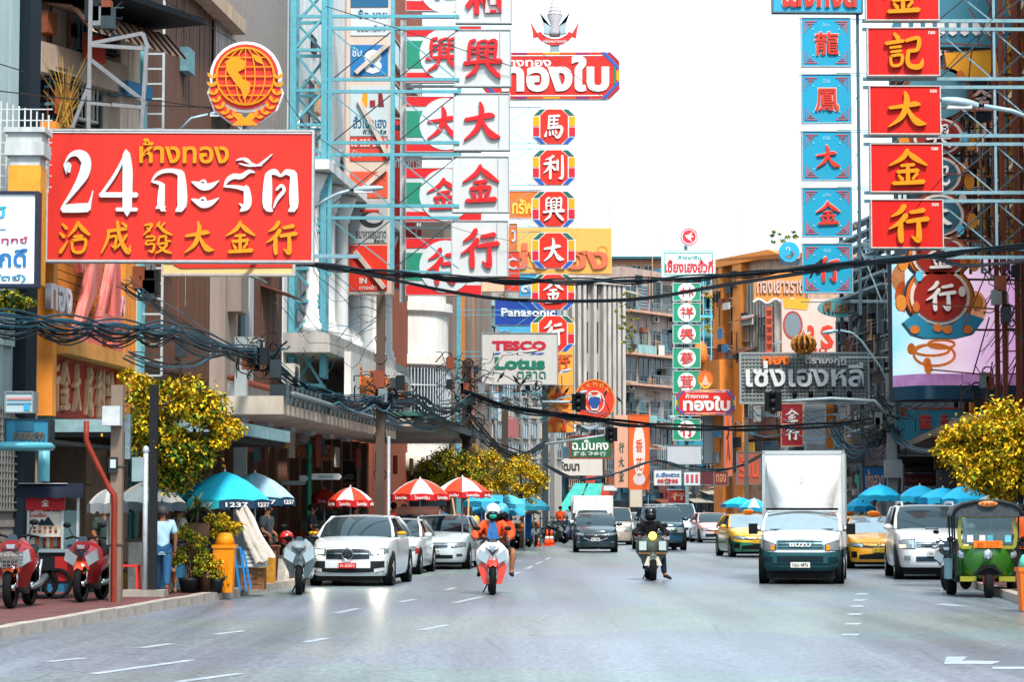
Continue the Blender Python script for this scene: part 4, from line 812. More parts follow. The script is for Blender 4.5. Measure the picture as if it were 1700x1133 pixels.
# --- supermarket board
s = Sign('supermarket_sign', 'white board reading TESCO Lotus in red and green letters', 801, 554, 925, 638, 100, '#c6c4c1', '#9da3a4', .35, fr=.04)
s.txt('TESCO', 817, 566, 907, 582, '#c31f38', .03, .05); s.txt('Lotus', 821, 593, 905, 614, '#12735f', .03, .045); s.txt('ตลาด', 858, 617, 906, 629, '#12735f', .03, .01)
for u in (818, 838, 858, 878, 890): s.poly(((u, 589), (u + 5, 586), (u + 14, 586), (u + 9, 589)), '#2a5fb0')
MB().bar((s.w / 2 * -.6, .35, -.2), (s.w / 2 * -.6 - 1.8, .9, -.6), .08).build('support_arm', metal_m('#7d8488'), s.e)
# --- signs behind
s = Sign('orange_peeling_sign', 'orange sign with dark Thai letters behind the octagonal boards', 846, 318, 905, 362, 135, '#e8702a', '#ccaaaa', .3); s.txt('ทรัพ', 850, 330, 884, 356, '#e3c34a', .04, .03)
s = Sign('round_cornered_sign', 'large apricot sign with salmon Thai letters behind the octagonal column', 820, 378, 1016, 455, 150, '#eba553', None, .5, shape=None); s.txt('เซ่งเฮง', 826, 404, 1010, 448, '#e0674a', .15, .03); s.ring(1000, 417, 8, 2, '#d98a3a')
MB().box(-.2, .6, -s.cz + .2, .1, .8, 0).build('sign_post', metal_m('#7d8488'), s.e)
for i, (u0, v0, u1, v1, c, lab, tx) in enumerate(((846, 372, 858, 415, '#e8702a', 'narrow orange sign beside the white board column', 'ว'), (838, 418, 862, 484, '#e0402c', 'red sign with white letter tucked beside the lowest white board', 'C'), (800, 462, 858, 484, '#e9c4a4', 'faded peach board below the lowest white board', ''), (862, 456, 890, 492, '#3a9ed0', 'sky blue sign just left of the fifth octagonal board', 'ส'), (822, 496, 925, 540, '#1746a0', 'blue electrical brand board reading Panasonic', 'Panasonic'), (826, 541, 884, 556, '#4fb4e0', 'light blue strip below the blue brand board', 'ห'), (915, 528, 952, 640, '#eeaa4c', 'amber vertical sign behind the supermarket board', ''), (905, 640, 952, 718, '#ee9a3c', 'orange vertical banner with red characters beside the round red sign', ''))):
    s = Sign('side_sign', lab, u0, v0, u1, v1, 124 + i * 2.2, c, '#8a9094', .25, fr=.03)
    if tx == 'Panasonic': s.txt(tx, 832, 512, 922, 526, '#e6ecf2', .05, .03)
    elif tx: s.txt(tx, u0 + 3, v0 + 10, u0 + min(20, u1 - u0 - 2), min(v1 - 6, v0 + 30), WHT, .04)
    if i == 6: [s.txt('行', 922, v, 946, v + 26, '#d9502a', .08) for v in (590,)]; s.txt('ห้างขายทอง', 918, 588, 950, 593, '#3a2a20', .02, .01)
    if i == 7: s.txt('行', 910, 682, 946, 716, '#d9502a', .12); s.txt('大', 912, 645, 944, 676, '#d9502a', .12)
# round red mascot sign -> plain stand-in figure shape
s = Sign('round_red_sign', 'round red sign with a blue vessel shape and golden characters', 953, 630, 1021, 702, 118, '#e0402c', None, .35, shape=[(x, z) for x, z in circ(0, 0, 34 * m_(118), 36 * m_(118), 32)])
s.ring(987, 666, 33, 2.5, '#e88a3a', rv=35); s.ring(987, 668, 16, 2, '#e8d4cc', rv=18); s.poly(((978, 652), (984, 657), (990, 657), (996, 652), (998, 662), (992, 682), (982, 682), (976, 662)), '#ded8d8', -.03); s.poly(((979, 660), (995, 660), (997, 668), (991, 678), (983, 678), (977, 668)), '#1f4f9a', -.05)
for i in range(5): a = 2.4 - i * .42; s.txt('金大利行成'[i], 987 + 27 * math.cos(a) - 4, 666 - 28 * math.sin(a) - 4, 987 + 27 * math.cos(a) + 4, 666 - 28 * math.sin(a) + 4, '#e8a03a', .02)
# green doctor sign
s = Sign('green_shop_sign', 'green board with white Thai letters and a red frame over the street', 948, 726, 1014, 760, 122, '#1f6a4c', '#9a4a3a', .2, fr=.08); s.txt('ฉ.มั่นคง', 950, 730, 1010, 748, '#e6ece8', .03, .03); s.txt('藤永發金行', 952, 750, 1006, 758, '#c9d8c8', .02, .02)
s = Sign('white_pharmacy_banner', 'dirty white banner with black script on the ribbed building', 925, 762, 1000, 790, 200, '#c3bdb4', None, .2); s.txt('วัฒนา', 928, 766, 962, 782, '#2a3034', .05, .03)
# tall orange lantern sign
s = Sign('vertical_orange_sign', 'tall orange box sign with an oval white picture panel', 1045, 690, 1077, 812, 150, '#e8602c', '#e0703a', .8, fr=.05); s.poly(circ(1061, 748, 10, 44, 24), '#e3d3cc'); s.txt('香', 1055, 730, 1067, 752, '#d84a2a', .03); s.txt('花', 1055, 760, 1067, 782, '#d84a2a', .03); s.disc(1061, 796, 10, '#d0c4c8')
s = Sign('peach_wall_sign', 'tall faded peach panel with black characters beside the orange box sign', 1020, 690, 1045, 810, 155, '#d9a58c', None, .3)
for i, ch in enumerate('行大金'): s.txt(ch, 1027, 735 + i * 24, 1036, 752 + i * 24, '#3c5048', .03)
# --- green sign column
cz = [(471, 499, '林'), (504, 534, '祥'), (540, 570, '興'), (579, 611, '蔘'), (617, 652, '茸'), (658, 690, '大'), (697, 731, '行')]
for i, (v0, v1, ch) in enumerate(cz):
    s = Sign('green_character_sign', f'green board with red character on white disc, number {("one, from the top", "two, from the top", "three, from the top", "four, from the top", "five, beside the small orange emblem", "six, mostly behind the small octagonal board", "seven, the lowest")[i]}', 1118, v0, 1162, v1, 168, '#1f9470', '#c3cfc9', .4, 'column of green boards', fr=.05)
    s.disc(1140, (v0 + v1) / 2, 15, '#e9efee', -.03); s.txt(ch, 1129, v0 + 6, 1151, v1 - 6, '#de3a30', .05, y=-.03, bold=.006)
    MB().box(.4, .2, s.h / 2, .6, .35, s.h / 2 + .35).build('hanger', metal_m('#55606a'), s.e); MB().box(-.6, .2, s.h / 2, -.4, .35, s.h / 2 + .35).build('hanger', metal_m('#55606a'), s.e)
s = Sign('white_shop_board', 'white board with red Thai letters and green outline on top of the green column', 1099, 416, 1187, 460, 168, '#dfe9ea', '#c3cfc9', .4, fr=.04)
s.txt('เซี้ยงเฮงฮั่วกี่', 1104, 431, 1184, 453, '#d0323c', .04, .03); s.txt('ห้างยาจีน', 1126, 424, 1164, 431, '#2f9a94', .03, .015)
for a in ((1103, 419, 1183, 420.5), (1103, 456, 1183, 457.5), (1102, 420, 1103.5, 456), (1182.5, 420, 1184, 456)): s.rect(*a, '#49b0a8')
s = Sign('bird_disc_sign', 'small round white and red disc with a swallow above the white board', 1128, 377, 1160, 409, 168, '#dfe3e6', None, .3, shape=circ(0, 0, .67, .67, 24)); s.ring(1144, 393, 13.6, 1.3, '#d8505a'); s.disc(1144, 393, 11, '#d83a40'); s.poly(((1137, 391), (1143, 390), (1150, 385), (1147, 391), (1152, 393), (1146, 395), (1149, 402), (1141, 396)), '#eeeeee', -.04)
t = thing('sign_mast', 'steel mast behind the green sign column', 'mast', (X(1140, 168.5), 168.8, 0)); MB().box(-.12, 0, .1, .12, .24, Z(380, 168)).build('mast_post', metal_m('#7f9aa0'), t)
# small octagon copy
s = oct_sign('small_octagonal_sign', 'small red octagonal board with white Thai letters over the green column', 1121, 648, 1221, 690, 150); s.txt('ห้างทอง', 1138, 654, 1176, 662, '#e6ded8', .05, .03); s.txt('ทองใบ', 1134, 658, 1212, 683, '#e6e0dc', .08, .045)
e_ = Sign('crest_emblem', 'small orange crest above the small octagonal board', 1158, 616, 1184, 648, 150, '#e0702a', None, .3, shape=circ(0, .05, .48, .55, 20)); e_.poly(((1164, 640), (1171, 622), (1178, 640)), '#e6b9a0', -.03); e_.ring(1171, 636, 8, 3, '#f0c04a', a0=PI, a1=2 * PI)
for i in range(7): a = PI * i / 6; e_.poly(((1171 + 10 * math.cos(a) - 2, 629 - 10 * math.sin(a)), (1171 + 17 * math.cos(a), 629 - 17 * math.sin(a)), (1171 + 10 * math.cos(a) + 2, 629 - 10 * math.sin(a))), '#d8502a', -.01)
# low distance signs
for i, (u0, v0, u1, v1, Y, c, tx, tc, lab) in enumerate(((1086, 781, 1131, 806, 160, '#d6dbe0', 'ด.เฮียะฮวด', '#1f5fa0', 'small white board with blue Thai letters far down the street'), (1136, 784, 1162, 806, 160, '#cfe3ea', 'lll', '#c9505a', 'pale blue board with red strokes beside the small white board'), (1108, 741, 1164, 771, 165, '#b9bec4', '', '', 'blank grey board under the green column'), (1186, 784, 1208, 806, 158, '#7a3a34', 'ทอง', '#c98a6a', 'brown board above the distant shops'), (1224, 752, 1262, 804, 150, '#9a5a48', 'ร้าน', '#d8503a', 'rust coloured board with red letters beside the truck'), (1168, 690, 1184, 770, 172, '#c3cdd2', '', '', 'thin pale vertical banner behind the small octagonal board'), (1203, 690, 1215, 790, 166, '#d8653c', '大', '#3a3a34', 'orange vertical banner right of the green column'), (1160, 783, 1185, 805, 163, '#5a2c34', '', '', 'dark maroon board in the row of far signs'), (1110, 815, 1140, 835, 180, '#c0352c', '行', '#e8b8a0', 'red panel above the far dark shops'), (1046, 812, 1066, 842, 186, '#c9bfae', '', '', 'cream poster beside the red far panel'), (1002, 806, 1024, 815, 186, '#cfd6da', '', '', 'white awning board by the green awning'))):
    s = Sign('shop_sign', lab, u0, v0, u1, v1, Y, c, '#7a8084', .3, fr=.05)
    if tx: s.txt(tx, u0 + 3, v0 + 4, u1 - 3, v0 + (v1 - v0) * (.45 if i == 0 else .8), tc, .04, .02)
    if i == 0: s.txt('林發林', u0 + 5, 795, u1 - 5, 804, '#c83a3a', .04, .02)
# --- right: blue boards
lb = ('top one with the dragon character', 'second one with the phoenix character', 'third one with a three stroke character', 'fourth one with a roof shaped character', 'lowest one, crossed by the thick cable')
for i, (ch, v0) in enumerate(zip('龍鳳大金行', (29, 123, 218, 312, 405))):
    o = i * .6; u0 = 1331 + o; s = Sign('blue_sign_board', f'square blue board with red character and frets, {lb[i]}', u0, v0, u0 + 81, v0 + 81, 82, '#189fc6', '#b7c0c6', .22, 'column of blue boards', fr=.03)
    um, vm = u0 + 40.5, v0 + 41
    s.txt(ch, um - 20, vm - 21 + 2, um + 22, vm + 21 + 2, '#e8b8b0', .025, bold=.028 if ch in '龍鳳' else .02); s.txt(ch, um - 18.5, vm - 19 + 2, um + 20.5, vm + 19 + 2, '#e03a2c', .05, bold=.006, y=-.026)
    for sx in (-1, 1):
        for sy in (-1, 1):
            for (a, b, c, d) in ((36, 36, 15, 34.5), (36, 36, 34.5, 15), (32, 32, 20, 31), (32, 32, 31, 20), (29, 29, 24, 28), (29, 29, 28, 24), (26, 34, 25, 24)):
                x0, x1 = sorted((um + sx * a, um + sx * c)); y0, y1 = sorted((vm + sy * b, vm + sy * d)); s.rect(x0, y0, x1, y1, '#c8484a', -.02 - .001 * (a % 5), 'fret', .016)
            s.disc(um + sx * 22, vm + sy * 22, 1.3, '#8fd8e8', name='stud')
    s.txt(('ฮ้าว', 'ฮวด', 'ทอง', 'เล้ง', 'ทอง')[i], um - 6, v0 + 8, um + 6, v0 + 14, '#8fd0e0', .01, .01)
t = thing('sign_truss', 'thin vertical steel frame beside the blue boards', 'truss', (X(1424, 82), 82.3, 0)); gs = metal_m('#4d6a78'); gl = metal_m('#a9c6d2')
for u in (1431,): MB().box(X(u, 82) - X(1424, 82) - .05, -.05, 9.8 - 1.5, X(u, 82) - X(1424, 82) + .05, .05, 19).build('truss_post', gs, t)
for i in range(6):
    z = Z(28 + i * 94.5, 82); MB().bar((-1.9, 0, z), (5.9, .2, z), .03).build('truss_chord', gl, t); MB().bar((-.25, 0, z - 1.7), (.15, 0, z - .6), .02).build('diagonal_brace', gs, t)
    MB().bar((-.6, 0, z - 1.9), (5.9, .2, z - 1.9), .03).build('truss_chord', gl, t)
for i in range(8): MB().bar((.1 + i * .8, .1, Z(400, 82)), (.9 + i * .8, .1, Z(500, 82)), .04).build('diagonal_brace', gl, t); MB().bar((.9 + i * .8, .1, Z(400, 82)), (.1 + i * .8, .1, Z(500, 82)), .04).build('diagonal_brace', gs, t)
s = Sign('blue_thai_sign', 'blue board with red Thai letters cut by the top edge', 1283, -60, 1431, 20, 82, '#2fa9d2', '#56707c', .3); s.txt('เล่งหงส์', 1296, -52, 1426, 14, '#e3c8c0', .04, .055); s.txt('เล่งหงส์', 1298, -51, 1424, 13, '#cf3a30', .06, .03, y=-.03)
# --- right: red boards and lattice
lb = ('top one cut by the picture edge', 'second one with two part character', 'third one with a three stroke character', 'fourth one with a roof shaped character', 'lowest one with a walking character')
for i, (ch, u0, v0, w_) in enumerate((('金', 1438, -46, 120), ('記', 1441, 46, 118), ('大', 1444, 143, 117), ('金', 1446, 239, 118), ('行', 1447, 332, 118))):
    s = Sign('red_sign_board', f'bright red board with a raised gold character, {lb[i]}', u0, v0, u0 + w_, v0 + 79, 60, '#d41712', '#d3cbc6', .25, 'column of bright red boards', fr=.025)
    s.txt(ch, u0 + 28, v0 + 10, u0 + 92, v0 + 71, '#e38d0e', .1); s.txt('ทอง', u0 + 101, v0 + 5, u0 + 112, v0 + 10, '#f0e6e0', .01, .02)
t = thing('lattice_gantry', 'pale blue steel gantry reaching from the right wall to the red boards', 'gantry', (X(1565, 60), 60.35, 0)); gb = metal_m('#86adba')
K = m_(60); LX = lambda u: (u - 1565) * K
for i, v in enumerate((-60, 30, 127, 222, 317, 411)):
    for dv in (0, 14): MB().bar((LX(1440), 0, Z(v + dv, 60)), (LX(1760), 0, Z(v + dv, 60)), .085).build('truss_chord', gb, t)
    if i < 5:
        za, zb_ = Z(v + 14, 60), Z((30, 127, 222, 317, 411)[i], 60)
        for u in (1567, 1662, 1757): MB().bar((LX(u), 0, za), (LX(u), 0, zb_), .06 if u == 1662 else .03).build('truss_post', gb, t)
        MB().bar((LX(1567), 0, zb_), (LX(1662), 0, za), .035).build('diagonal_brace', metal_m('#33454e'), t); MB().bar((LX(1567), .1, za), (LX(1662), .1, zb_), .035).build('diagonal_brace', gb, t)
        MB().bar((LX(1662), 0, zb_), (LX(1757), 0, za), .035).build('diagonal_brace', metal_m('#33454e'), t); MB().bar((LX(1662), .1, za), (LX(1757), .1, zb_), .035).build('diagonal_brace', gb, t)
# scaffold mast at far right
t = thing('scaffold_mast', 'rust red scaffold mast tangled with pipes at the right edge', 'scaffold', (X(1680, 66), 66, 0)); rs = metal_m('#6a3426'); K = m_(66); LX = lambda u: (u - 1680) * K
for u, y in ((1668, 0), (1690, 0), (1712, 0), (1668, 1), (1712, 1)): MB().box(LX(u) - .06, y - .06, .13, LX(u) + .06, y + .06, 17).build('mast_post', rs, t)
for i in range(22):
    z = 3.5 + i * .62; MB().bar((LX(1668), 0, z), (LX(1712), 0, z), .035).build('mast_ring', rs, t)
    MB().bar((LX(1600 + (i * 37) % 90), .6, z), (LX(1600 + (i * 53) % 110), .5, z + 1.6), .035).build('loose_tube', rs if i % 3 else metal_m('#2c2624'), t)
    if i % 2: MB().bar((LX(1668), -.05, z), (LX(1712), -.05, z + 1.2), .03).build('diagonal_brace', rs if i % 4 else gb, t)
    MB().bar((LX(1560 + (i % 3) * 30), 1.5, z + .2), (LX(1668), 1, z), .04).build('mast_arm', rs, t) if i % 3 == 0 else None
t = thing('pipe_scaffold', 'dense dark pipe scaffold standing before the ochre wall at the right edge', 'scaffold', (X(1650, 71), 71, .13)); K = m_(71); LX = lambda u: (u - 1650) * K
for j, u in enumerate(range(1600, 1745, 16)): MB().tube([(LX(u), .3 * (j % 2), 8.5 if u < 1700 else 0), (LX(u), .3 * (j % 2), 18.5)], .045, 5).build('scaffold_post', metal_m(('#2a2624', '#5a2e22', '#6f8c98')[j % 3]), t)
for i in range(22):
    z = 8.8 + i * .45; MB().bar((LX(1596), .15, z), (LX(1745), .15, z), .03).build('scaffold_ledger', metal_m(('#2a2624', '#6f8c98', '#5a2e22')[i % 3]), t)
    u = 1600 + (i * 47) % 110; MB().bar((LX(u), .0, z), (LX(u + 32), .0, z + 1.3), .028).build('scaffold_brace', metal_m(('#5a2e22', '#33404a')[i % 2]), t)
# --- gourd column sign
t = thing('gourd_sign_column', 'tall ornamental sign of red and teal gourd shapes with white characters beside the red boards', 'sign', W(1562, 566, 69)); k = m_(69)
def gp(pts, c, y0, y1, nm): return MB().prism([((u - 1562) * k, (566 - v) * k) for u, v in pts], y0, y1).build(nm, sign_m(c), t)
def gourd(vc, r, c1, c2, ch, sq=1):
    gp(circ(1562, vc, r + 9, (r + 4) * sq, 24), '#1c2f3a', .12, .48, 'gourd_outline')
    for sx in (-1, 1): gp([(1562 + sx * (r + 14) + a, vc + b) for a, b in circ(0, 10, 9, 14, 10)], '#d8842c', .1, .3, 'gourd_scroll')
    gp(circ(1562, vc, r + 6, (r + 2) * sq, 24), c1, .1, .5, 'gourd_rim'); gp(circ(1562, vc, r, (r - 3) * sq, 24), '#dcc7bb', .04, .45, 'gourd_band'); gp(circ(1562, vc, r - 6, (r - 8) * sq, 24), c2, 0, .4, 'gourd_face')
    me, _ = (brush(ch) if ch in BR else fmesh(ch, .04)); lettering(t, ch, 0, (566 - vc) * k, r * .95 * k, r * .95 * k, 0, '#e9ded8', .08, .04)
gourd(492, 50, '#d0641c', '#962014', '行'); gourd(425, 46, '#d0641c', '#962014', '金', .8); gourd(355, 42, '#8a3420', '#2f5a6c', '大', .9); gourd(288, 38, '#8a3420', '#2f5a6c', '記', .9); gourd(222, 42, '#8a3420', '#962014', '興', .8)
gp(circ(1562, 150, 60, 48, 24), '#6a3a2e', .1, .5, 'gourd_rim'); gp(circ(1562, 150, 52, 42, 24), '#4b7d8c', .05, .4, 'gourd_face')
gp([(1500, 536), (1520, 520), (1545, 540), (1580, 540), (1605, 520), (1634, 530), (1615, 556), (1590, 562), (1535, 562), (1515, 556)], '#1f7f9e', -.1, .45, 'ribbon'); 
for u, v in ((1518, 548), (1606, 548), (1556, 545), (1572, 548)): gp(circ(u, v, 8, 7, 12), '#d0702a', -.14, -.1, 'ribbon_flower')
gp([(1495, 20), (1540, -30), (1660, -30), (1692, 30), (1670, 72), (1500, 70), (1480, 50)], '#37758a', .0, .5, 'cloud_base')
for i in range(9): gp([(1502 + i * 20, 30), (1514 + i * 20, 30), (1515 + i * 20, 48), (1508 + i * 20, 53), (1501 + i * 20, 48)], '#ddd2cf', -.05, 0, 'tassel')
gp([(1498, 74), (1560, 70), (1570, 84), (1548, 100), (1505, 98)], '#e0d8d4', -.05, .3, 'cloud_swirl'); gp([(1500, 82), (1530, 78), (1545, 88), (1520, 92)], '#e08a2c', -.08, -.05, 'cloud_swirl')
gp([(1575, 80), (1660, 74), (1668, 125), (1600, 122), (1580, 110)], '#e79a28', .1, .4, 'cloud_base')
gp(circ(1636, 160, 40, 36, 24), '#0f1c2a', .2, .5, 'medallion'); lettering(t, '金', (1636 - 1562) * k, (566 - 160) * k, 46 * k, 40 * k, .2, '#d9a59a', .06)
for i in range(16):
    a, b = (1523 if i % 2 else 1601) + R.uniform(-6, 6), 120 + i * 26; gp(circ(a, b, 6, 9, 10), ('#c8642c', '#56c0dc', '#dcc7bb')[i % 3], -.06, .1, 'side_bead')
for v in (545, 460, 390, 320, 250, 180, 110, 40): MB().bar((0, .55, (566 - v) * k), (3.6, .9, (566 - v) * k), .06).build('support_arm', metal_m('#4d3a34'), t)
MB().box(-.1, .5, (566 - 550) * k, .1, .65, (566 + 20) * k).build('spine_post', metal_m('#4d3a34'), t)
# --- video screen
t = thing('video_screen', 'large curved advertising screen showing gold jewellery in pink and cyan', 'screen', (X(1590, 73), 73, 0)); k = m_(73)
def screen_mat():
    m = bpy.data.materials.new('screen_picture'); m.use_nodes = True; n = m.node_tree; L = n.links.new; p = n.nodes['Principled BSDF']
    tc = n.nodes.new('ShaderNodeTexCoord'); sp = n.nodes.new('ShaderNodeSeparateXYZ'); L(tc.outputs['Object'], sp.inputs[0])
    no = n.nodes.new('ShaderNodeTexNoise'); no.inputs['Scale'].default_value = .55; no.inputs['Detail'].default_value = 2; L(tc.outputs['Object'], no.inputs[0])
    ad = n.nodes.new('ShaderNodeMath'); ad.operation = 'MULTIPLY_ADD'; L(sp.outputs[0], ad.inputs[0]); ad.inputs[1].default_value = .16; ad.inputs[2].default_value = .3
    a2 = n.nodes.new('ShaderNodeMath'); a2.operation = 'ADD'; L(ad.outputs[0], a2.inputs[0]); m3 = n.nodes.new('ShaderNodeMath'); m3.operation = 'MULTIPLY'; m3.inputs[1].default_value = .35; L(no.outputs[0], m3.inputs[0]); L(m3.outputs[0], a2.inputs[1])
    r = n.nodes.new('ShaderNodeValToRGB'); L(a2.outputs[0], r.inputs[0]); e = r.color_ramp.elements; e[0].position = 0.05; e[0].color = lin('#55d0e6'); e[1].position = .95; e[1].color = lin('#e9b6e0')
    q = e.new(.25); q.color = lin('#c9e6f2'); q = e.new(.5); q.color = lin('#f0d6ea'); q = e.new(.7); q.color = lin('#d9a6dc')
    L(r.outputs[0], p.inputs['Base Color']); L(r.outputs[0], p.inputs['Emission Color']); p.inputs['Emission Strength'].default_value = .38; p.inputs['Roughness'].default_value = .5; return m
scm = screen_mat(); g_ = []
x0, x1 = X(1492, 73) - t.location.x, X(1700, 73) - t.location.x; zb_, zt_ = Z(640, 73), Z(430, 73)
cur = lambda i: (x0 + .0 + (x1 - x0) * (1 - math.cos(i / 20 * PI / 2)) if False else x0 + (x1 - x0) * i / 20, 1.2 * (1 - min(1, i / 5)) ** 2 - .0)
for i in range(21): x, y = cur(i); g_.append([(x, y, zb_), (x, y, zt_)])
MB().grid(g_).build('screen_face', scm, t, fix=False)
MB().grid([[(p[0][0], p[0][1] - .02, zb_ - .42), (p[0][0], p[0][1] - .02, zb_ - .002)] for p in g_]).build('lower_ledge', mat('#20506a', .3, .2, .2), t, fix=False)
MB().grid([[(p[0][0], p[0][1] - .03, zb_ - .0), (p[0][0], p[0][1] - .03, zb_ + .35)] for p in g_]).build('caption_band', mat('#c08ac0', .5, 0, .3, emit=.2), t, fix=False)
MB().prism([(x0, zb_ - .43), (x1, zb_ - .43), (x1, zt_ + .1), (x0, zt_ + .1)], 1.25, 2.0).build('screen_back', mat('#222c34', .6), t)
gold = mat('#d97a35', .4, .2, .3, 5, emit=.25)
for (u, v, ru, rv) in ((1545, 582, 30, 9), (1550, 590, 34, 18), (1562, 572, 22, 7)):
    x, z = X(u, 73) - t.location.x, Z(v, 73); MB().tube([(x + ru * k * math.cos(a), -.06, z + rv * k * math.sin(a)) for a in [2 * PI * i / 24 for i in range(25)]], .045, 5).build('pictured_bangle', gold, t)
for u, v in ((1538, 604), (1512, 580), (1540, 612)): x, z = X(u, 73) - t.location.x, Z(v, 73); MB().prism(circ(x, z, .12, .18, 12), -.1, -.02).build('pictured_jewel', gold, t)
for u, v, c in ((1505, 460, '#e8935a'), (1510, 490, '#d9703a'), (1620, 510, '#e9a07a')): x, z = X(u, 73) - t.location.x, Z(v, 73); MB().prism(circ(x, z, .35, .5, 12), -.03 + (.6 if u < 1515 else 0), .0 + (.6 if u < 1515 else 0)).build('pictured_glow', mat(c, .5, 0, .3, emit=.2), t)
# --- grey lattice sign with white Thai letters
s = Sign('lattice_gold_sign', 'wide grey grid board with big silver Thai letters and small orange ones', 1231, 588, 1440, 668, 120, '#66797e', '#a9adad', .4, fr=.09)
for i in range(34): u = 1236 + i * 6; s.rect(u, 590, u + 1.6, 666, '#9a9a94', -.05, 'grid_bar', .02)
for i in range(12): v = 594 + i * 6; s.rect(1232, v, 1439, v + 1.4, '#a3a29b', -.08, 'grid_bar', .02)
s.txt('เซ่งเฮงหลี', 1238, 600, 1432, 643, '#d8dadd', .2, .022, y=-.09); s.txt('ทอง', 1266, 592, 1312, 606, '#e2702a', .15, .05, y=-.09); s.txt('ตรามงกุฎ', 1336, 596, 1404, 608, '#d9d9da', .12, .03, y=-.09)
for u in (1318, 1345, 1376, 1408): x, z = s.p(u, 656); MB().ell((x, -.3, z), (.13, .15, .2)).build('spot_lamp', BLK, s.e)
for u in (1240, 1432): x = s.p(u, 0)[0]; MB().box(x - .1, .45, -s.cz + .13, x + .1, .65, 0).build('sign_post', metal_m('#59615f'), s.e)
# crown over it
t = thing('crown_ornament', 'gold ribbed crown ornament standing on the grey grid board', 'ornament', W(1334, 588, 119)); k = m_(119); gd = mat('#c07a28', .35, .4, .4, 6)
for i in range(12):
    a = 2 * PI * i / 12; MB().tube([((18 * math.sin(q) + 2) * k * math.cos(a), (18 * math.sin(q) + 2) * k * math.sin(a), (16 - 15 * math.cos(q)) * k) for q in [PI * j / 6 for j in range(1, 7)]], .07, 5).build('crown_rib', gd, t)
MB().lathe([(11 * k, 0), (12 * k, 3 * k), (11 * k, 5 * k)], 16).build('crown_band', gd, t); MB().lathe([(2 * k, 28 * k), (3 * k, 33 * k), (.5 * k, 40 * k)], 8).build('finial', gd, t)
MB().lathe([(13 * k, 8 * k), (15 * k, 16 * k), (8 * k, 26 * k)], 12).build('crown_lining', mat('#4a2c1c', .6), t)
# vertical small signs above grid board
for (u0, v0, u1, v1, Y, c, lab) in ((1388, 533, 1412, 588, 128, '#8d8a86', 'grey vertical board with three dark plaques'), (1298, 496, 1388, 588, 136, '#d9c3b8', 'pale pink poster wall with red letters behind the crown'), (1272, 510, 1282, 586, 150, '#c8543a', 'thin red vertical strip sign on the fluted wall'), (1436, 520, 1448, 590, 130, '#7c8488', 'narrow grey panel right of the plaques')):
    s = Sign('wall_sign', lab, u0, v0, u1, v1, Y, c, None, .25)
    if u0 == 1388:
        for i in range(3): s.rect(1391, 536 + i * 18, 1409, 550 + i * 18, '#4a1f28'); s.txt('大金行'[i], 1394, 537 + i * 18, 1406, 549 + i * 18, '#c9bfc0', .03, y=-.02)
    if u0 == 1298: s.txt('3', 1340, 540, 1352, 580, '#d8452f', .03, .04); s.txt('S', 1362, 540, 1384, 580, '#d8452f', .03, .04); s.disc(1316, 540, 14, '#7d8a94', rv=20); s.ring(1316, 540, 15, 3, '#b5483a', rv=22); s.txt('ลด', 1344, 578, 1372, 586, '#c8352f', .02, .02); s.poly(((1300, 496), (1345, 496), (1340, 515), (1302, 512)), '#e9a83a')
    if u0 == 1272: [s.txt('ทอง', 1273, 515 + i * 14, 1281, 524 + i * 14, '#7a2a20', .03, .02) for i in range(5)]
s = Sign('carved_orange_sign', 'orange shop board with raised letters and a scrolled white rim', 1252, 452, 1336, 500, 145, '#dd8a44', None, .3); s.txt('ทองเยาวราช', 1256, 466, 1334, 488, '#c9a79a', .12, .03)
x, z = s.p(1294, 501); MB().tube([((u - 1294) * s.k, -.05, z + .12 * math.sin((u - 1252) / 84 * 6 * PI)) for u in range(1250, 1340, 3)], .1, 5).build('scroll_rim', sign_m('#dcc9bd'), s.e)
s = Sign('swan_disc_sign', 'round sky blue disc with a swan shape above the orange board', 1293, 401, 1328, 436, 130, '#2fa8dc', None, .3, shape=circ(0, 0, .56, .56, 24)); s.poly(((1302, 426), (1318, 424), (1314, 415), (1320, 420), (1312, 430)), '#7a8a80'); s.ring(1308, 414, 3, 1.3, '#dfe6e8', a0=-1, a1=3.5, n=10); s.poly(((1290, 424), (1300, 438), (1320, 438), (1332, 424), (1326, 440), (1296, 440)), '#23506a')
s = Sign('turquoise_cloud_sign', 'weathered turquoise oval board with brown Thai letters', 1358, 494, 1436, 528, 126, '#5aa3aa', None, .25, shape=circ(0, 0, 39 * m_(126), 16 * m_(126), 28)); s.txt('พี.เอมส์', 1366, 500, 1428, 520, '#8d6a48', .1, .03)
s = Sign('red_plaque_sign', 'narrow dark red plaque sign with two white characters below the grid board', 1298, 672, 1332, 740, 118, '#8f1f28', '#c98a6a', .25); s.txt('金', 1304, 680, 1326, 702, '#e3d8d4', .04); s.txt('行', 1304, 710, 1326, 731, '#e3d8d4', .04); s.rect(1298, 704, 1332, 706, '#d0a080')
s = Sign('white_banner', 'plain white banner right of the dark red plaque', 1336, 672, 1370, 738, 122, '#c9cdd2', None, .1)
s = Sign('ornate_orange_strip', 'thin orange ornament on the pillar beside the white banner', 1372, 672, 1384, 745, 122, '#c8752f', None, .2)
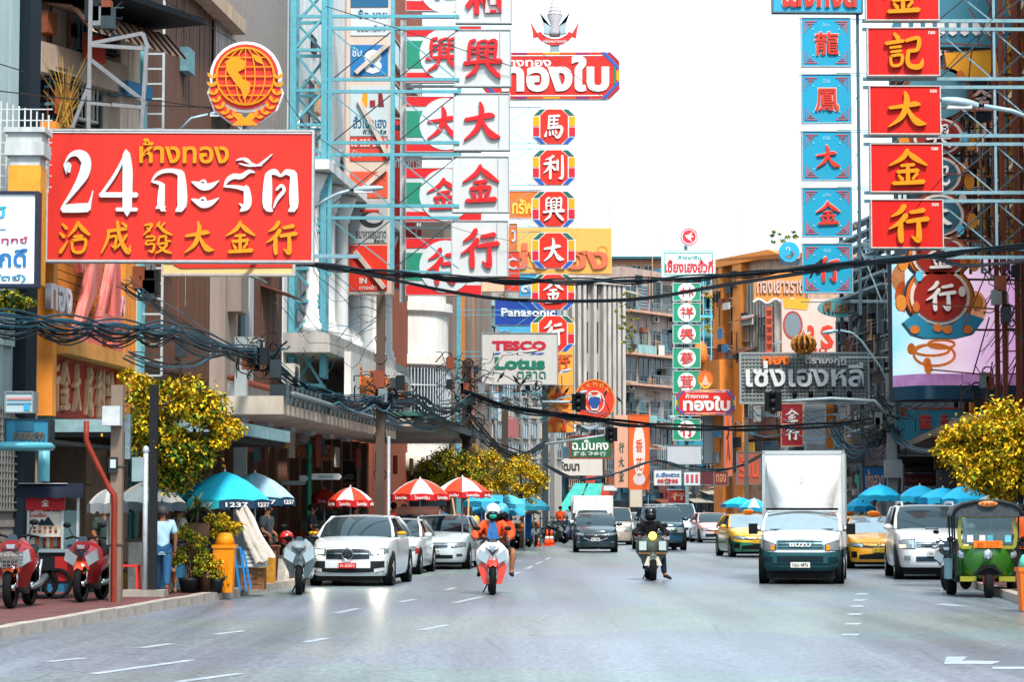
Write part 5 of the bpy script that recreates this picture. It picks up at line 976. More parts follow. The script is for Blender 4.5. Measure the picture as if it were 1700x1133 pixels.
# --- blue hotel sign right
s = Sign('teal_hotel_sign', 'teal board with red characters and raised Latin letters below the video screen', 1488, 680, 1602, 738, 90, '#2c7f96', '#b8412f', .3, fr=.06)
for i, ch in enumerate('藍馬大'): s.txt(ch, 1526 + i * 32, 689, 1546 + i * 32, 712, '#c83a34', .06, .03)
s.txt('LANGBURI', 1526, 720, 1598, 731, '#a83a30', .06, .03); MB().box(-1.2, .3, -s.cz + .13, -1.1, .4, 0).build('sign_post', metal_m('#49525a'), s.e)
for (u0, v0, u1, v1, Y, c, tx, tc, lab) in ((1434, 776, 1470, 826, 100, '#1f5f96', 'เซ้งฮวด', '#d3a08a', 'blue board with pale letters over the umbrellas'), (1492, 760, 1552, 784, 96, '#4b4a48', 'ชัวเซ่งเฮง', '#141618', 'grey board with black Thai letters over the umbrellas'), (1554, 738, 1592, 778, 88, '#e9a028', '', '', 'amber board behind the right tree'), (1494, 788, 1552, 806, 96, '#6a2a34', 'ร้านทอง', '#a85a5a', 'maroon strip board under the grey board'), (1404, 740, 1432, 768, 112, '#3c464c', '', '', 'small dark hanging board by the cable pole')):
    s = Sign('shop_sign', lab, u0, v0, u1, v1, Y, c, '#3a4044', .2, fr=.04)
    if tx: s.txt(tx, u0 + 3, v0 + 4, u1 - 3, v0 + (v1 - v0) * .7, tc, .04, .02)
# --- left small signs
s = Sign('green_clock_sign', 'dark green sign with a pale ring and a telephone number under the canopy', 524, 766, 592, 811, 84, '#153a32', '#c08a72', .2, fr=.04); s.ring(557, 776, 6, 1.6, '#3f9a84'); s.txt('โทร.02-224-0077', 530, 801, 588, 807, '#c8927c', .02, .02); s.txt('เฮง', 568, 788, 586, 797, '#b9c0bc', .02, .02); s.rect(527, 798, 589, 808, '#5a2620', -.01, t=.009)
t = thing('street_name_post', 'green ornamental street name post with pale arrow blades', 'street sign', (X(514, 62), 62, .13)); k = m_(62); gm2 = mat('#1f8264', .45, .1, .2)
MB().lathe([(.14, 0), (.14, .3), (.06, .4), (.06, 2.6), (.1, 2.65), (.06, 2.7), (.06, 3.0), (.1, 3.05), (.03, 3.25), (.005, 3.3)], 12).build('post', gm2, t)
zq = lambda v: Z(v, 62) - .13
for (u0, u1, v0, v1, c) in ((519, 567, 787, 797, '#dfe6e6'), (470, 508, 799, 806, '#8fa0a0'), (499, 512, 790, 800, '#b9c8c8')):
    MB().prism([((u0 - 514) * k, zq(v1)), ((u1 - 516) * k, zq(v1)), ((u1 - 512) * k, zq((v0 + v1) / 2)), ((u1 - 516) * k, zq(v0)), ((u0 - 514) * k, zq(v0))], -.06, .0).build('name_blade', sign_m(c), t)
lettering(t, 'ถนนเยาวราช', 28 * k, zq(792), 24 * k, .07, -.06, '#3f8f74', .01, .01)
# orange letters under the canopy of the slatted building
e = slf.e; xa, xb = slf.q(412, 780)[0], slf.q(470, 780)[0]; z = slf.q(440, 775)[1]
slf.box('letter_board', xa - .4, .45, z - .6, slf.L - .1, .59, z + .6, mat('#8d8078', .6))
for i in range(4): lettering(e, ('ทองคำ', 'รูปพรรณ', 'เยาวราช', 'กรุงเทพ')[i], xa + (slf.L - xa) * (.12 + i * .25), z, (slf.L - xa) * .22, .75, .44, '#c8682c', .1, .03)
e = cof.e
for i in range(2): lettering(e, ('ห้างทองกัง', 'เยาวราช')[i], 3 + i * 4.2, 3.5, 3.4, .55, -.0, '#b8602c', .1, .03)
# ------------------------------------------------------------ poles, lamps, cables
def P3(p): return W(*p)
def strandbundle(name, label, pts, r=.02, n=6, spread=.08, group=None, cs=('#12181e', '#24404e', '#3f7084'), sub=8, kind=None, cat='cables'):
    """a sagging bundle: pts are places (photo column, row, depth) it passes through"""
    P = [P3(p) for p in pts]; t = thing(name, label, cat, P[0], 0, group); o = P[0]
    if n > 3: n = int(n * 1.25); r *= .68; spread *= 1.0
    for s_ in range(n):
        sg = R.uniform(-.5, 1) * spread * (1.6 if n > 3 else 0)
        a = R.uniform(0, 2 * PI); d = spread * math.sqrt(R.random()); ph = R.uniform(0, 6); Q = []
        for i in range(len(P) - 1):
            a0, b, c, e = P[max(i - 1, 0)], P[i], P[i + 1], P[min(i + 2, len(P) - 1)]
            for k in range(sub):
                q = k / sub; v = .5 * (2 * b + (c - a0) * q + (2 * a0 - 5 * b + 4 * c - e) * q * q + (3 * b - a0 - 3 * c + e) * q ** 3)
                w_ = (i + q) * .25 + ph; Q.append(v - o + Vector((math.cos(a + w_ * .5) * d, 0, math.sin(a + w_) * d - sg * math.sin(PI * q))))
        Q.append(P[-1] - o + Vector((math.cos(a) * d * .3, 0, math.sin(a) * d * .3)))
        MB().tube(Q, r * R.uniform(.6, 1.3), 5).build('cable', mat(cs[s_ % len(cs)], .5, 0, 0), t, fix=False)
    return t
def coil(t, c, r, n, th=.012, col='#14191e', tilt=0):
    mb = MB(); 
    for i in range(n):
        rr = r * R.uniform(.7, 1.1); a0 = R.uniform(0, 6); ph = R.uniform(-.5, .5)
        mb.tube([(c[0] + rr * math.cos(a), c[1] + rr * math.sin(a) * ph, c[2] + rr * math.sin(a) * R.uniform(.95, 1.05)) for a in [a0 + 2 * PI * k / 14 for k in range(15)]], th, 4)
    return mb.build('cable_coil', mat(col, .5, 0, 0), t, fix=False)
def tangle(label, u, v, Y, w_, h_, n, cols=('#10151a', '#1d2b34', '#2c4652', '#39302c'), r=.018, boxes=4, down=False):
    t = thing('cable_tangle', label, 'cables', W(u, v, Y), 0, 'tangles of cables on the poles')
    for i in range(n):
        a = Vector((R.gauss(0, w_ * .35), R.uniform(-.2, .2), R.gauss(0, h_ * .3))); pts = [a]; d = Vector((R.uniform(-1, 1), 0, R.uniform(-1, .6)))
        for k in range(7):
            d = (d + Vector((R.uniform(-1, 1), R.uniform(-.3, .3), R.uniform(-1, 1))) * .8).normalized(); a = a + d * w_ * R.uniform(.1, .28); a = Vector((max(-w_, min(w_, a.x)), a.y, max(-h_, min(h_, a.z)))); pts.append(a)
        MB().tube(pts, r * R.uniform(.5, 1.2), 4).build('cable', mat(cols[i % len(cols)], .5, 0, 0), t, fix=False)
    for i in range(5): coil(t, (R.uniform(-w_, w_) * .5, -.15, R.uniform(-h_, h_) * .6), min(w_, h_) * R.uniform(.12, .28), 2, r * .8)
    for i in range(boxes):
        x, z = R.uniform(-w_, w_) * .6, R.uniform(-h_, h_) * .6; s_ = R.uniform(.12, .24); MB().box(x - s_ * .6, -.4, z - s_, x + s_ * .6, -.15, z + s_).build('junction_box', mat(('#20262a', '#7d8588', '#8a4a34', '#39444a')[i % 4], .6, 0, .3), t)
    return t
def pole(label, u, Y, v0, r=.17, c='#9a8478', vb=None, name='utility_pole', steel=False):
    t = thing(name, label, 'utility pole', (X(u, Y), Y, .02)); H = Z(v0, Y) - .02
    if steel: MB().lathe([(r * 1.3, 0), (r, .1), (r * .8, H)], 12).build('pole_shaft', metal_m(c), t)
    else:
        MB().box(-r, -r, 0, r, r, H).build('pole_shaft', wall_m(c, '#3a2f2a'), t)
    return t, H
p1, H = pole('square concrete pole with a rust red drain pipe bent against it', 197, 39.3, 640, .095, '#857468')
K = m_(39.3); L = lambda u, v: ((u - 197) * K, -.16, Z(v, 39.3) - .02)
MB().tube([L(148, 700), L(148, 730), L(152, 742), L(187, 812), L(195, 822), L(196, 830), L(196, 1000), L(201, 1008)], .045, 8).build('drain_pipe', mat('#8a3226', .45, 0, .3, 4), p1)
MB().box(*[L(177, 708)[0], -.35, L(177, 708)[2], L(206, 676)[0], -.1, L(206, 676)[2]]).build('white_box', mat('#c9ced0', .5, 0, .3), p1)
MB().box(L(186, 0)[0], -.2, L(0, 786)[2], L(200, 0)[0], -.1, L(0, 760)[2]).build('meter_box', mat('#2b3238', .5), p1); MB().box(L(189, 0)[0], -.22, L(0, 778)[2], L(198, 0)[0], -.2, L(0, 764)[2]).build('meter_glass', mat('#b9c3c6', .2, 0, 0), p1)
for v in (775, 905): MB().box(-.12, -.12, L(0, v)[2], .12, .12, L(0, v)[2] + .02).build('band', metal_m('#5a5f62'), p1)
p2, H = pole('dark painted post with a slim grey steel pole strapped to its face', 257, 41.8, 640, .07, '#1a2026')
MB().tube([(-.12, -.1, 0), (-.12, -.1, Z(752, 41.8))], .045, 8).build('slim_pole', metal_m('#b9c3c9'), p2); MB().ell((-.12, -.1, Z(752, 41.8) + .02), (.06, .06, .08), metal_m('#b9c3c9')).build('pole_cap', None, p2)
MB().box(-.35, -.15, Z(802, 41.8), -.16, -.0, Z(762, 41.8)).build('meter_cabinet', mat('#8fa6ac', .5, 0, .3), p2); MB().box(-.5, -.3, -.0, .25, .25, .12 + .1).build('pole_base', wall_m('#a39c96'), p2)
MB().box(-.47, -.2, Z(765, 41.8), -.38, -.05, Z(690, 41.8)).build('cable_duct', mat('#7d8f98', .5, 0, .4, 6), p2)
pole('grey concrete pole rising behind the leafy left tree', 401, 55, 560, .14, '#9aa6aa')
p3, H = pole('brown weathered concrete pole wrapped in cables left of the red and white umbrellas', 632, 62, 490, .11, '#5f4f46')
for i in range(8): coil(p3, (0, -.05, H * (.35 + .07 * i)), .15, 1, .014)
pole('slim grey steel lamp pole beside the brown concrete pole', 646, 61, 725, .05, '#9fb0b8', steel=True)
p5, H = pole('utility pole hidden in hanging cables right of the striped building', 775, 84, 600, .16, '#3a302c')
pole('utility pole behind the second umbrella row', 905, 120, 640, .15, '#3a4a50'); pole('short utility pole by the far green awning', 838, 100, 660, .14, '#4a4440')
p6, H = pole('concrete pole carrying cables behind the box truck', 1478, 84, 620, .16, '#8f9496'); MB().box(-.3, -.35, Z(795, 84), .3, -.17, Z(765, 84)).build('cabinet', metal_m('#a9adb0'), p6)
pole('slim pole between the blue umbrellas on the right', 1496, 88, 770, .07, '#6a7074', steel=True)
pole('dark wooden pole with twin grey tubes in front of the video screen', 1624, 74, 575, .12, '#4d4440')
t = thing('antenna_tubes', 'pair of grey antenna tubes mounted beside the dark pole', 'antenna', W(1636, 640, 74)); K = m_(74)
for du in (-14, 2): MB().tube([(du * K, 0, 1.25), (du * K, 0, .0)], .1, 8).build('tube', mat('#8a9294', .5), t)
MB().bar((-16 * K, .05, .4), (4 * K, .05, .4), .04).build('cross_arm', metal_m('#5a6064'), t)
def lamp(label, tip, arm, Y, s=1.0, c='#a9c6d2', flip=1):
    """cobra head street lamp: tip = outer end of the head, arm = list of pixels back to the pole"""
    t = thing('street_lamp', label, 'street lamp', W(tip[0], tip[1], Y), 0, 'cobra head street lamps'); o = W(tip[0], tip[1], Y)
    A = [W(a[0], a[1], Y + .02 * i) - o for i, a in enumerate(arm)]; MB().tube(A, .05 * s, 8).build('lamp_arm', mat(c, .4, .2, .2), t)
    d = A[0]; n = 8; g = []; 
    for i in range(n + 1):
        q = i / n; cc = d * q; w_ = (.17 * math.sin(PI * min(1, q * 1.05 + .12)) ** .6) * s; hh = .11 * math.sin(PI * min(1, q * .9 + .1)) ** .7 * s
        g.append([(cc.x, cc.y + w_ * math.cos(a), cc.z + hh * math.sin(a)) for a in [2 * PI * j / 10 for j in range(10)]])
    MB().grid(g, None, True, True).build('lamp_head', mat(c, .4, .2, .2), t); MB().box(min(0, d.x) + abs(d.x) * .15, -.1 * s, d.z * .5 - .13 * s, max(0, d.x) - abs(d.x) * .3, .1 * s, d.z * .5 - .07 * s).build('lamp_glass', mat('#dfe6e8', .3, 0, 0), t)
lamp('pale blue street lamp reaching right from the tower beside the big red board', (636, 312), ((580, 316), (560, 322), (540, 332), (522, 345)), 66, .8)
lamp('large pale street lamp reaching left in front of the red boards', (1562, 166), ((1634, 176), (1680, 184), (1720, 200)), 52, 1)
lamp('street lamp with bent arm in front of the gourd sign', (1505, 430), ((1550, 418), (1590, 414), (1605, 420), (1660, 470), (1672, 490), (1672, 620)), 70, .9)
lamp('street lamp in front of the corrugated building', (1365, 553), ((1395, 549), (1415, 553), (1430, 566), (1462, 610), (1476, 640)), 92, .8)
lamp('small street lamp left of the video screen', (1472, 534), ((1495, 529), (1512, 533), (1530, 560)), 110, .7)
lamp('street lamp whose arm crosses the supermarket board', (893, 582), ((855, 588), (835, 590), (812, 620), (795, 650)), 88, .7, '#b9aaa4')
lamp('street lamp in front of the amber vertical sign', (948, 614), ((925, 620), (900, 640), (880, 660)), 115, .7)
lamp('street lamp overlapping the round red sign', (975, 650), ((955, 655), (930, 662), (905, 680)), 112, .7)
lamp('small lamp below the green column', (1110, 692), ((1124, 694), (1136, 700), (1146, 720)), 150, .8)
lamp('bent lamp behind the big red board under the globe', (372, 186), ((345, 190), (318, 196), (298, 216)), 49, .5)
for (u0, v0, u1, v1, Y, lab) in ((900, 668, 960, 668, 96, 'black traffic light seen from behind left of the round red sign'), (905, 738, 1014, 722, 112, 'black traffic light on a long arm above the green doctor board'), (1478, 668, 1282, 668, 82, 'black traffic light hanging on a long arm below the grey grid board')):
    t = thing('traffic_light', lab, 'traffic light', W(u1, v1, Y)); o = W(u1, v1, Y); s_ = .2
    MB().tube([(0, 0, 0)] + ([W((u0 + u1) / 2, v0 - 6, Y) - o, W(u0 - 26, v0 - 2, Y) - o, W(u0 - 6, v0 + 20, Y) - o] if u0 > 1200 else [W(u0, v0, Y) - o]), .055, 6).build('mast_arm', metal_m('#a9b9c0'), t)
    MB().box(-s_ * 1.3, -.2, -s_ * 1.6, s_ * 1.5, .0, s_ * 1.6).build('backing_board', mat('#0e1114', .6), t)
    for i in range(3): MB().lathe([(.1, -.12), (.12, 0)], 10, ax='y', c=(0, -.2, .3 - i * .3)).build('signal_hood', mat('#1c2226', .4), t)
BL = ('#0b1016', '#101820', '#16222c')
strandbundle('cable_bundle', 'thick black cable bundle sagging across the whole street below the red boards', [(330, 424, 49), (430, 430, 50), (510, 438, 52), (600, 449, 55), (700, 457, 58), (800, 464, 60), (900, 466, 62), (1000, 465, 62), (1100, 463, 61), (1200, 457, 60), (1300, 449, 58), (1400, 437, 57), (1450, 434, 56), (1540, 426, 55), (1620, 416, 54), (1740, 405, 52)], .03, 8, .06, cs=BL, sub=5)
strandbundle('cable_bundle', 'thinner black cable sagging across the sky just below the thick bundle', [(500, 436, 54), (650, 466, 62), (760, 488, 66), (850, 499, 70), (960, 501, 70), (1070, 496, 68), (1200, 474, 64), (1300, 458, 60), (1450, 436, 58), (1540, 424, 57), (1600, 440, 56), (1720, 430, 52)], .03, 3, .04, cs=BL, sub=4)
strandbundle('cable_bundle', 'black cable bundle crossing low over the far street behind the truck', [(770, 650, 82), (840, 676, 86), (920, 688, 88), (1000, 698, 90), (1080, 706, 92), (1200, 711, 92), (1300, 709, 90), (1400, 704, 87), (1478, 695, 84)], .04, 6, .07, cs=BL, sub=5)
strandbundle('cable_bundle', 'drooping cable bundle along the far left shop fronts', [(905, 770, 118), (960, 794, 130), (1020, 786, 140), (1090, 764, 150), (1150, 778, 152), (1220, 776, 150), (1280, 745, 140)], .05, 4, .08, cs=('#27404c', '#1a2a34'), sub=5)
for i, (lab, pts, r, n, sp) in enumerate((
    ('teal tinted telephone cable bundle in front of the orange shop', [(-30, 528, 36), (60, 538, 37), (150, 545, 38.5), (230, 550, 41), (290, 552, 43), (380, 580, 50), (450, 590, 54)], .022, 16, .13),
    ('cable bundle drooping from the slatted building past the white columns', [(450, 596, 54), (500, 638, 56), (560, 660, 58), (620, 664, 61), (650, 660, 62)], .024, 14, .14),
    ('looping cable bundle between the brown pole and the cable covered pole', [(632, 660, 62), (690, 664, 66), (720, 680, 70), (760, 676, 78), (780, 660, 83)], .03, 12, .15),
    ('second looping cable bundle below the first between the two poles', [(632, 680, 62), (680, 700, 66), (740, 702, 76), (778, 690, 83)], .03, 8, .14),
    ('cable bundle drooping in front of the far left shops', [(775, 690, 84), (820, 740, 92), (870, 756, 100), (905, 735, 118)], .045, 9, .16),
    ('cable bundle running behind the right hand pole to the yellow tree', [(1478, 700, 84), (1500, 735, 82), (1560, 745, 74), (1624, 690, 72)], .035, 8, .12),
    ('cable bundle looping left of the right hand pole', [(1380, 700, 92), (1405, 738, 90), (1440, 742, 87), (1478, 700, 84)], .035, 9, .15),
    ('bundle of cables rising from the arcade to the tower', [(200, 470, 44), (250, 500, 47), (330, 550, 52), (400, 600, 55)], .018, 6, .08),
    ('grey service cables fanned from the right pole to the ochre wall', [(1478, 680, 84), (1560, 660, 78), (1624, 600, 74), (1680, 520, 68)], .02, 6, .4),
    ('loose cables between the corrugated building and the right hand pole', [(1240, 690, 100), (1330, 700, 95), (1420, 690, 88), (1478, 672, 84)], .022, 7, .5),
    ('loose cables from the cable covered pole past the supermarket board', [(778, 650, 84), (850, 655, 92), (930, 672, 108), (1010, 690, 115)], .022, 8, .55),
    ('cable bundle climbing over the balcony of the slatted building', [(210, 590, 44), (300, 610, 52), (360, 588, 55), (440, 566, 60)], .02, 6, .1),
    ('cables crossing between the teal tower and the brown pole', [(470, 500, 62), (520, 560, 62), (580, 570, 62), (632, 540, 62)], .012, 6, .5),
    ('cables rising from the brown pole to the white boards', [(632, 520, 62), (580, 500, 66), (520, 440, 70), (500, 300, 72)], .012, 4, .3))):
    strandbundle('cable_bundle', lab, pts, r, n, sp, 'cable bundles along the fronts', sub=5)
for i, (lab, pts) in enumerate((
    ('thin guy wire over the globe emblem', [(240, -20, 46), (400, 74, 46.5)]), ('thin wire slanting over the big red board', [(92, 224, 45.5), (320, 330, 45.5), (500, 432, 46)]),
    ('thin wire from the tower to the octagonal gold board', [(900, 90, 108), (955, 125, 108), (998, 160, 108)]), ('long wire above the teal trusses', [(430, 90, 60), (500, 200, 66), (560, 250, 70), (640, 300, 71)]),
    ('wire fan between white boards', [(540, 10, 71), (700, 60, 71.5), (850, 110, 71.8)]), ('wire slanting over the red, white and green boards', [(650, 330, 71), (760, 380, 71.5), (850, 400, 71.8)]),
    ('wire from the lowest red board into the scaffold', [(1450, 430, 60), (1560, 300, 60), (1650, 210, 60), (1720, 130, 60)]), ('wire drooping under the video screen', [(1400, 640, 90), (1480, 690, 84), (1600, 690, 76), (1690, 600, 66)]),
    ('wire slanting from the second red board', [(1565, 120, 60), (1620, 60, 60), (1700, -20, 60)]), ('thin wire from scaffold to screen', [(1560, 190, 64), (1640, 300, 66), (1700, 420, 66)]),
    ('wire over the near left block', [(-20, 100, 40), (160, 150, 44), (420, 190, 50)]), ('wire across the plank front', [(-10, 150, 40), (200, 172, 46), (350, 178, 50)]))):
    strandbundle('wire', lab, pts, .011, 1, 0, 'single thin wires', cs=BL, sub=4, cat='wire')
for q in (('dense black tangle of cables where the thick blue bundle meets the slatted building', 436, 592, 53, .55, .5, 26), ('rust coloured tangle of brackets and cables on the brown pole', 640, 650, 62, .8, .5, 30), ('black knot of cables at the top of the cable covered pole', 772, 628, 84, 1.0, .9, 40), ('long hanging mass of black cables down the cable covered pole', 775, 690, 84, .75, 1.7, 40), ('black cable knot on the pole behind the truck', 1474, 690, 84, 1.0, .8, 40), ('lower grey cable loops on the pole behind the truck', 1462, 735, 84.5, .9, .6, 20), ('small cable knot above the green awning', 890, 650, 112, 1.2, .7, 24), ('tangle of rusty wires in the scaffold at the right edge', 1672, 470, 65.5, .6, 2.0, 26), ('wire tangle around the ladder under the big red board', 240, 470, 47.5, .35, .4, 12), ('wire tangle over the beige block', 175, 30, 47.5, .35, .4, 10), ('pale wire knot by the tree on the right', 1632, 640, 70, .6, .7, 16)):
    tangle(*q)
# ladders at left
for lab, u0, u1, v0, v1, Y in (('upper white steel ladder against the brown slats', 237, 271, -20, 214, 53.5), ('lower pale ladder below the big red board', 229, 268, 437, 624, 53)):
    t = thing('ladder', lab, 'ladder', W(u0, v1, Y)); h_ = Z(v0, Y) - Z(v1, Y); w_ = (u1 - u0) * m_(Y); lm = metal_m('#c3ced2')
    MB().bar((0, 0, 0), (0, 0, h_), .05).build('ladder_rail', lm, t); MB().bar((w_, 0, 0), (w_, 0, h_), .05).build('ladder_rail', lm, t); n = int(h_ / .34)
    for i in range(n + 1): MB().bar((0, 0, i * .34), (w_, 0, i * .34), .04).build('rung', lm, t)
t = thing('sign_bracket_frame', 'rusty grey pipe frame standing over the left end of the big red board', 'bracket', W(147, 214, 45.6)); K = m_(45.6); q = lambda u, v: ((u - 147) * K, 0, (214 - v) * K); fm_ = metal_m('#8d8f93')
for a, b in (((147, 214), (148, -10)), ((236, 214), (243, 78)), ((147, 72), (238, 78)), ((147, 70), (236, 52)), ((147, 170), (240, 178)), ((147, 95), (240, 168)), ((120, 212), (147, 140)), ((236, 52), (246, 78)), ((0, 190), (35, 160)), ((35, 160), (36, 214)), ((36, 214), (80, 218))): MB().bar(q(*a), q(*b), .07).build('frame_tube', fm_, t)
# teal pipes
t = thing('service_pipes', 'pair of light teal pipes running down beside the ladders', 'pipes', (X(218, 53), 53.0, .13))
for du in (0, 9): MB().tube([(du * m_(53), 0, 0), (du * m_(53), 0, 14)], .07, 8).build('pipe', mat('#7cc9d4', .45, 0, .3, 2), t)
# white rooster capital pillar + flowers at the left edge, signs under canopy
t = thing('capital_pillar', 'pale pillar with stepped capital on yellow shaft at the left edge', 'pillar', (X(42, 42), 42, .13)); K = m_(42); z = lambda v: Z(v, 42) - .13
MB().box(-.28, -.28, z(474), .28, .28, z(278)).build('shaft', mat('#e9a23a', .55, 0, .3), t)
for i, (v0, v1, w_) in enumerate(((278, 262, .26), (262, 240, .34), (240, 224, .3), (224, 216, .36))): MB().box(-w_, -w_, z(v0), w_, w_, z(v1)).build('capital_block', wall_m('#c9ced0'), t)
t = thing('metal_lattice', 'white metal lattice panel leaning behind the pillar at the left edge', 'lattice', W(0, 320, 42.6)); K = m_(42.6)
for i in range(9): MB().bar((i * 10 * K, 0, 0), (i * 10 * K, 0, (320 - 165 - i * 3) * K), .025).build('lattice_bar', metal_m('#d3d8da'), t)
for i in range(8): MB().bar((0, 0, i * .2 + .1), (86 * K, 0, i * .2 + .1), .02).build('lattice_bar', metal_m('#d3d8da'), t)
s = Sign('blue_hanging_sign', 'dirty blue board with dark worn letters hanging under the canopy', 10, 698, 80, 744, 40, '#2a7796', '#1d3440', .5, fr=.02); s.txt('ทองสุก', 24, 718, 74, 736, '#5a4a3c', .03, .04); s.rect(26, 700, 56, 716, '#1c5a74')
t = thing('round_awning', 'curved light blue awning edge below the blue hanging board', 'awning', W(25, 748, 39.6)); MB().lathe([(.62, 0), (.66, .06), (.6, .12)], 20).build('awning_rim', mat('#5ab3c4', .3, .2, .2), t)
t = thing('blue_duct', 'fat light blue extraction duct above the noodle cart', 'duct', (X(76, 41), 41, Z(800, 41))); MB().tube([(0, 0, 0), (0, 0, .02), (0, 0, Z(736, 41) - Z(800, 41))], .095, 12).build('duct_pipe', mat('#6cb6c6', .4, .1, .2), t)
s = Sign('small_notice_box', 'striped pale lamp box standing on the canopy edge at the left', 10, 652, 54, 684, 40.5, '#a9c3cc', '#8d999c', .4, fr=.02); s.rect(12, 660, 52, 664, '#c98a8a'); s.rect(12, 668, 52, 671, '#6fa3c0'); s.rect(40, 672, 50, 682, '#3aa0d0')
# ------------------------------------------------------------ trees and plants
LM = [mat(c, .55, 0, .25, 9) for c in ('#eebc1a', '#f6d02c', '#b8ae26', '#6a8a2a', '#24451f', '#dca016')]
def crown(name, c, rr, n, leaf, wts, parent, comp=1.0, fr_=None, clumps=60, seed=3, hang=.2):
    rn = random.Random(seed); C_ = []; n = int(n * 2.3); leaf *= .62; clumps = int(clumps * 1.25)
    for i in range(clumps):
        while 1:
            p = Vector((rn.uniform(-1, 1), rn.uniform(-1, 1), rn.uniform(-1, 1)))
            if .35 < p.length < 1.02: break
        C_.append((Vector((c[0] + p.x * rr[0], c[1] + p.y * rr[1], c[2] + p.z * rr[2])), rn.uniform(.13, .3) * min(rr), rn.uniform(-.4, .4) + p.z))
    V, Fc, M = [], [], []
    for i in range(n):
        cc, r_, b = C_[rn.randrange(clumps)]; d = Vector((rn.gauss(0, 1), rn.gauss(0, 1), rn.gauss(0, .7))) * r_ * .7; p = cc + d
        ax = (Vector((rn.uniform(-1, 1), rn.uniform(-1, 1), rn.uniform(-.9, .3) - hang))).normalized(); sd_ = ax.cross(Vector((rn.uniform(-.4, .4), rn.uniform(-.4, .4), 1))).normalized(); up = sd_.cross(ax) * .12
        l = leaf * rn.uniform(.6, 1.25); w_ = l * .3; k = len(V)
        V += [p, p + ax * l * .45 + sd_ * w_ + up * l, p + ax * l, p + ax * l * .45 - sd_ * w_ + up * l]; Fc += [(k, k + 1, k + 2), (k, k + 2, k + 3)]
        q = rn.choices(range(6), wts)[0]; M += [q, q]
    me = bpy.data.meshes.new(name); me.from_pydata(V, [], Fc)
    for m in LM: me.materials.append(m)
    me.polygons.foreach_set('material_index', M); me.update(); o = bpy.data.objects.new(name, me); COL.objects.link(o); par(o, parent); o['kind'] = 'stuff'; return o
def limbs(t, base, h, r, ends, c='#4a3a30'):
    MB().tube([base, Vector(base) + Vector((.05, 0, h * .5)), Vector(base) + Vector((0, 0, h))], [r, r * .85, r * .7], 8).build('trunk', mat(c, .9, 0, .4, 6, .4), t)
    for e in ends: b = Vector(base) + Vector((0, 0, h)); MB().tube([b, b.lerp(Vector(e), .5) + Vector((0, 0, .1)), e], [r * .6, r * .4, r * .12], 6).build('limb', mat(c, .9, 0, .4, 6, .4), t)
o = (X(257, 42.6), 42.6, .13); t = thing('street_tree', 'leafy street tree with golden leaves beside the slim grey pole on the left pavement', 'tree', o)
cz_ = Z(715, 43) - .13; cx_ = X(303, 43) - o[0]
limbs(t, (0, 0, 0), 1.9, .06, [(cx_ + dx, dy, cz_ + dz) for dx, dy, dz in ((-.6, 0, .6), (.2, .3, .7), (.6, -.2, .1), (-.2, -.4, 0), (.1, .2, -.6), (.9, 0, -.1))])
crown('crown', (cx_ - .05, 0, cz_ + .15), (.84, .75, .82), 3600, .17, (5, 4, 3, 5, 4, 3), t, seed=4, clumps=46); crown('crown', (cx_ - .1, 0, cz_ - .5), (.6, .6, .6), 2000, .16, (1, 1, 2, 5, 8, 1), t, seed=5, clumps=30); crown('crown', (cx_ + .75, 0, cz_ - .05), (.38, .4, .3), 700, .15, (5, 4, 2, 1, 1, 3), t, seed=6, clumps=14); crown('crown', (cx_ - .7, 0, cz_ + .85), (.3, .3, .3), 450, .15, (5, 4, 2, 1, 1, 3), t, seed=9, clumps=10)
o = (X(1690, 50), 50, .13); t = thing('street_tree', 'broad golden leaved tree at the right edge above the three wheeler', 'tree', o); cz_ = Z(750, 50) - .13; cx_ = X(1672, 50) - o[0]
limbs(t, (0, 0, 0), 1.9, .07, [(cx_ + dx, dy, cz_ + dz) for dx, dy, dz in ((-1, 0, .3), (-.4, .3, .7), (.6, -.2, .4), (-.8, -.4, -.2), (.1, .2, .6))])
crown('crown', (cx_ + .05, 0, cz_), (1.25, .95, .95), 7000, .19, (6, 5, 3, 2, 2, 4), t, seed=11, clumps=90); crown('crown', (cx_ - 1.05, 0, cz_ + .15), (.5, .5, .35), 1000, .17, (6, 5, 2, 1, 1, 4), t, seed=12, clumps=18)
for i, (u, v, Y, rx, rz_, sd_, w8, lab) in enumerate(((745, 785, 78, 1.0, .75, 21, (2, 2, 3, 4, 4, 2), 'dark green street tree behind the red and white umbrellas'), (800, 785, 86, 1.1, .9, 22, (5, 4, 3, 3, 2, 4), 'golden street tree behind the rear umbrella'), (865, 795, 96, 1.1, .95, 23, (6, 5, 3, 2, 2, 4), 'furthest golden street tree above the blue stall awnings'))):
    o = (X(u, Y), Y, .13); t = thing('street_tree', lab, 'tree', o, group='trees along the left pavement'); cz_ = Z(v, Y) - .13; limbs(t, (0, 0, 0), 1.9, .08, [(a, 0, cz_ + b) for a, b in ((-.6, .2), (.6, .2), (0, .5))]); crown('crown', (0, 0, cz_), (rx, .8, rz_), 3600, .17, w8, t, seed=sd_, clumps=55)
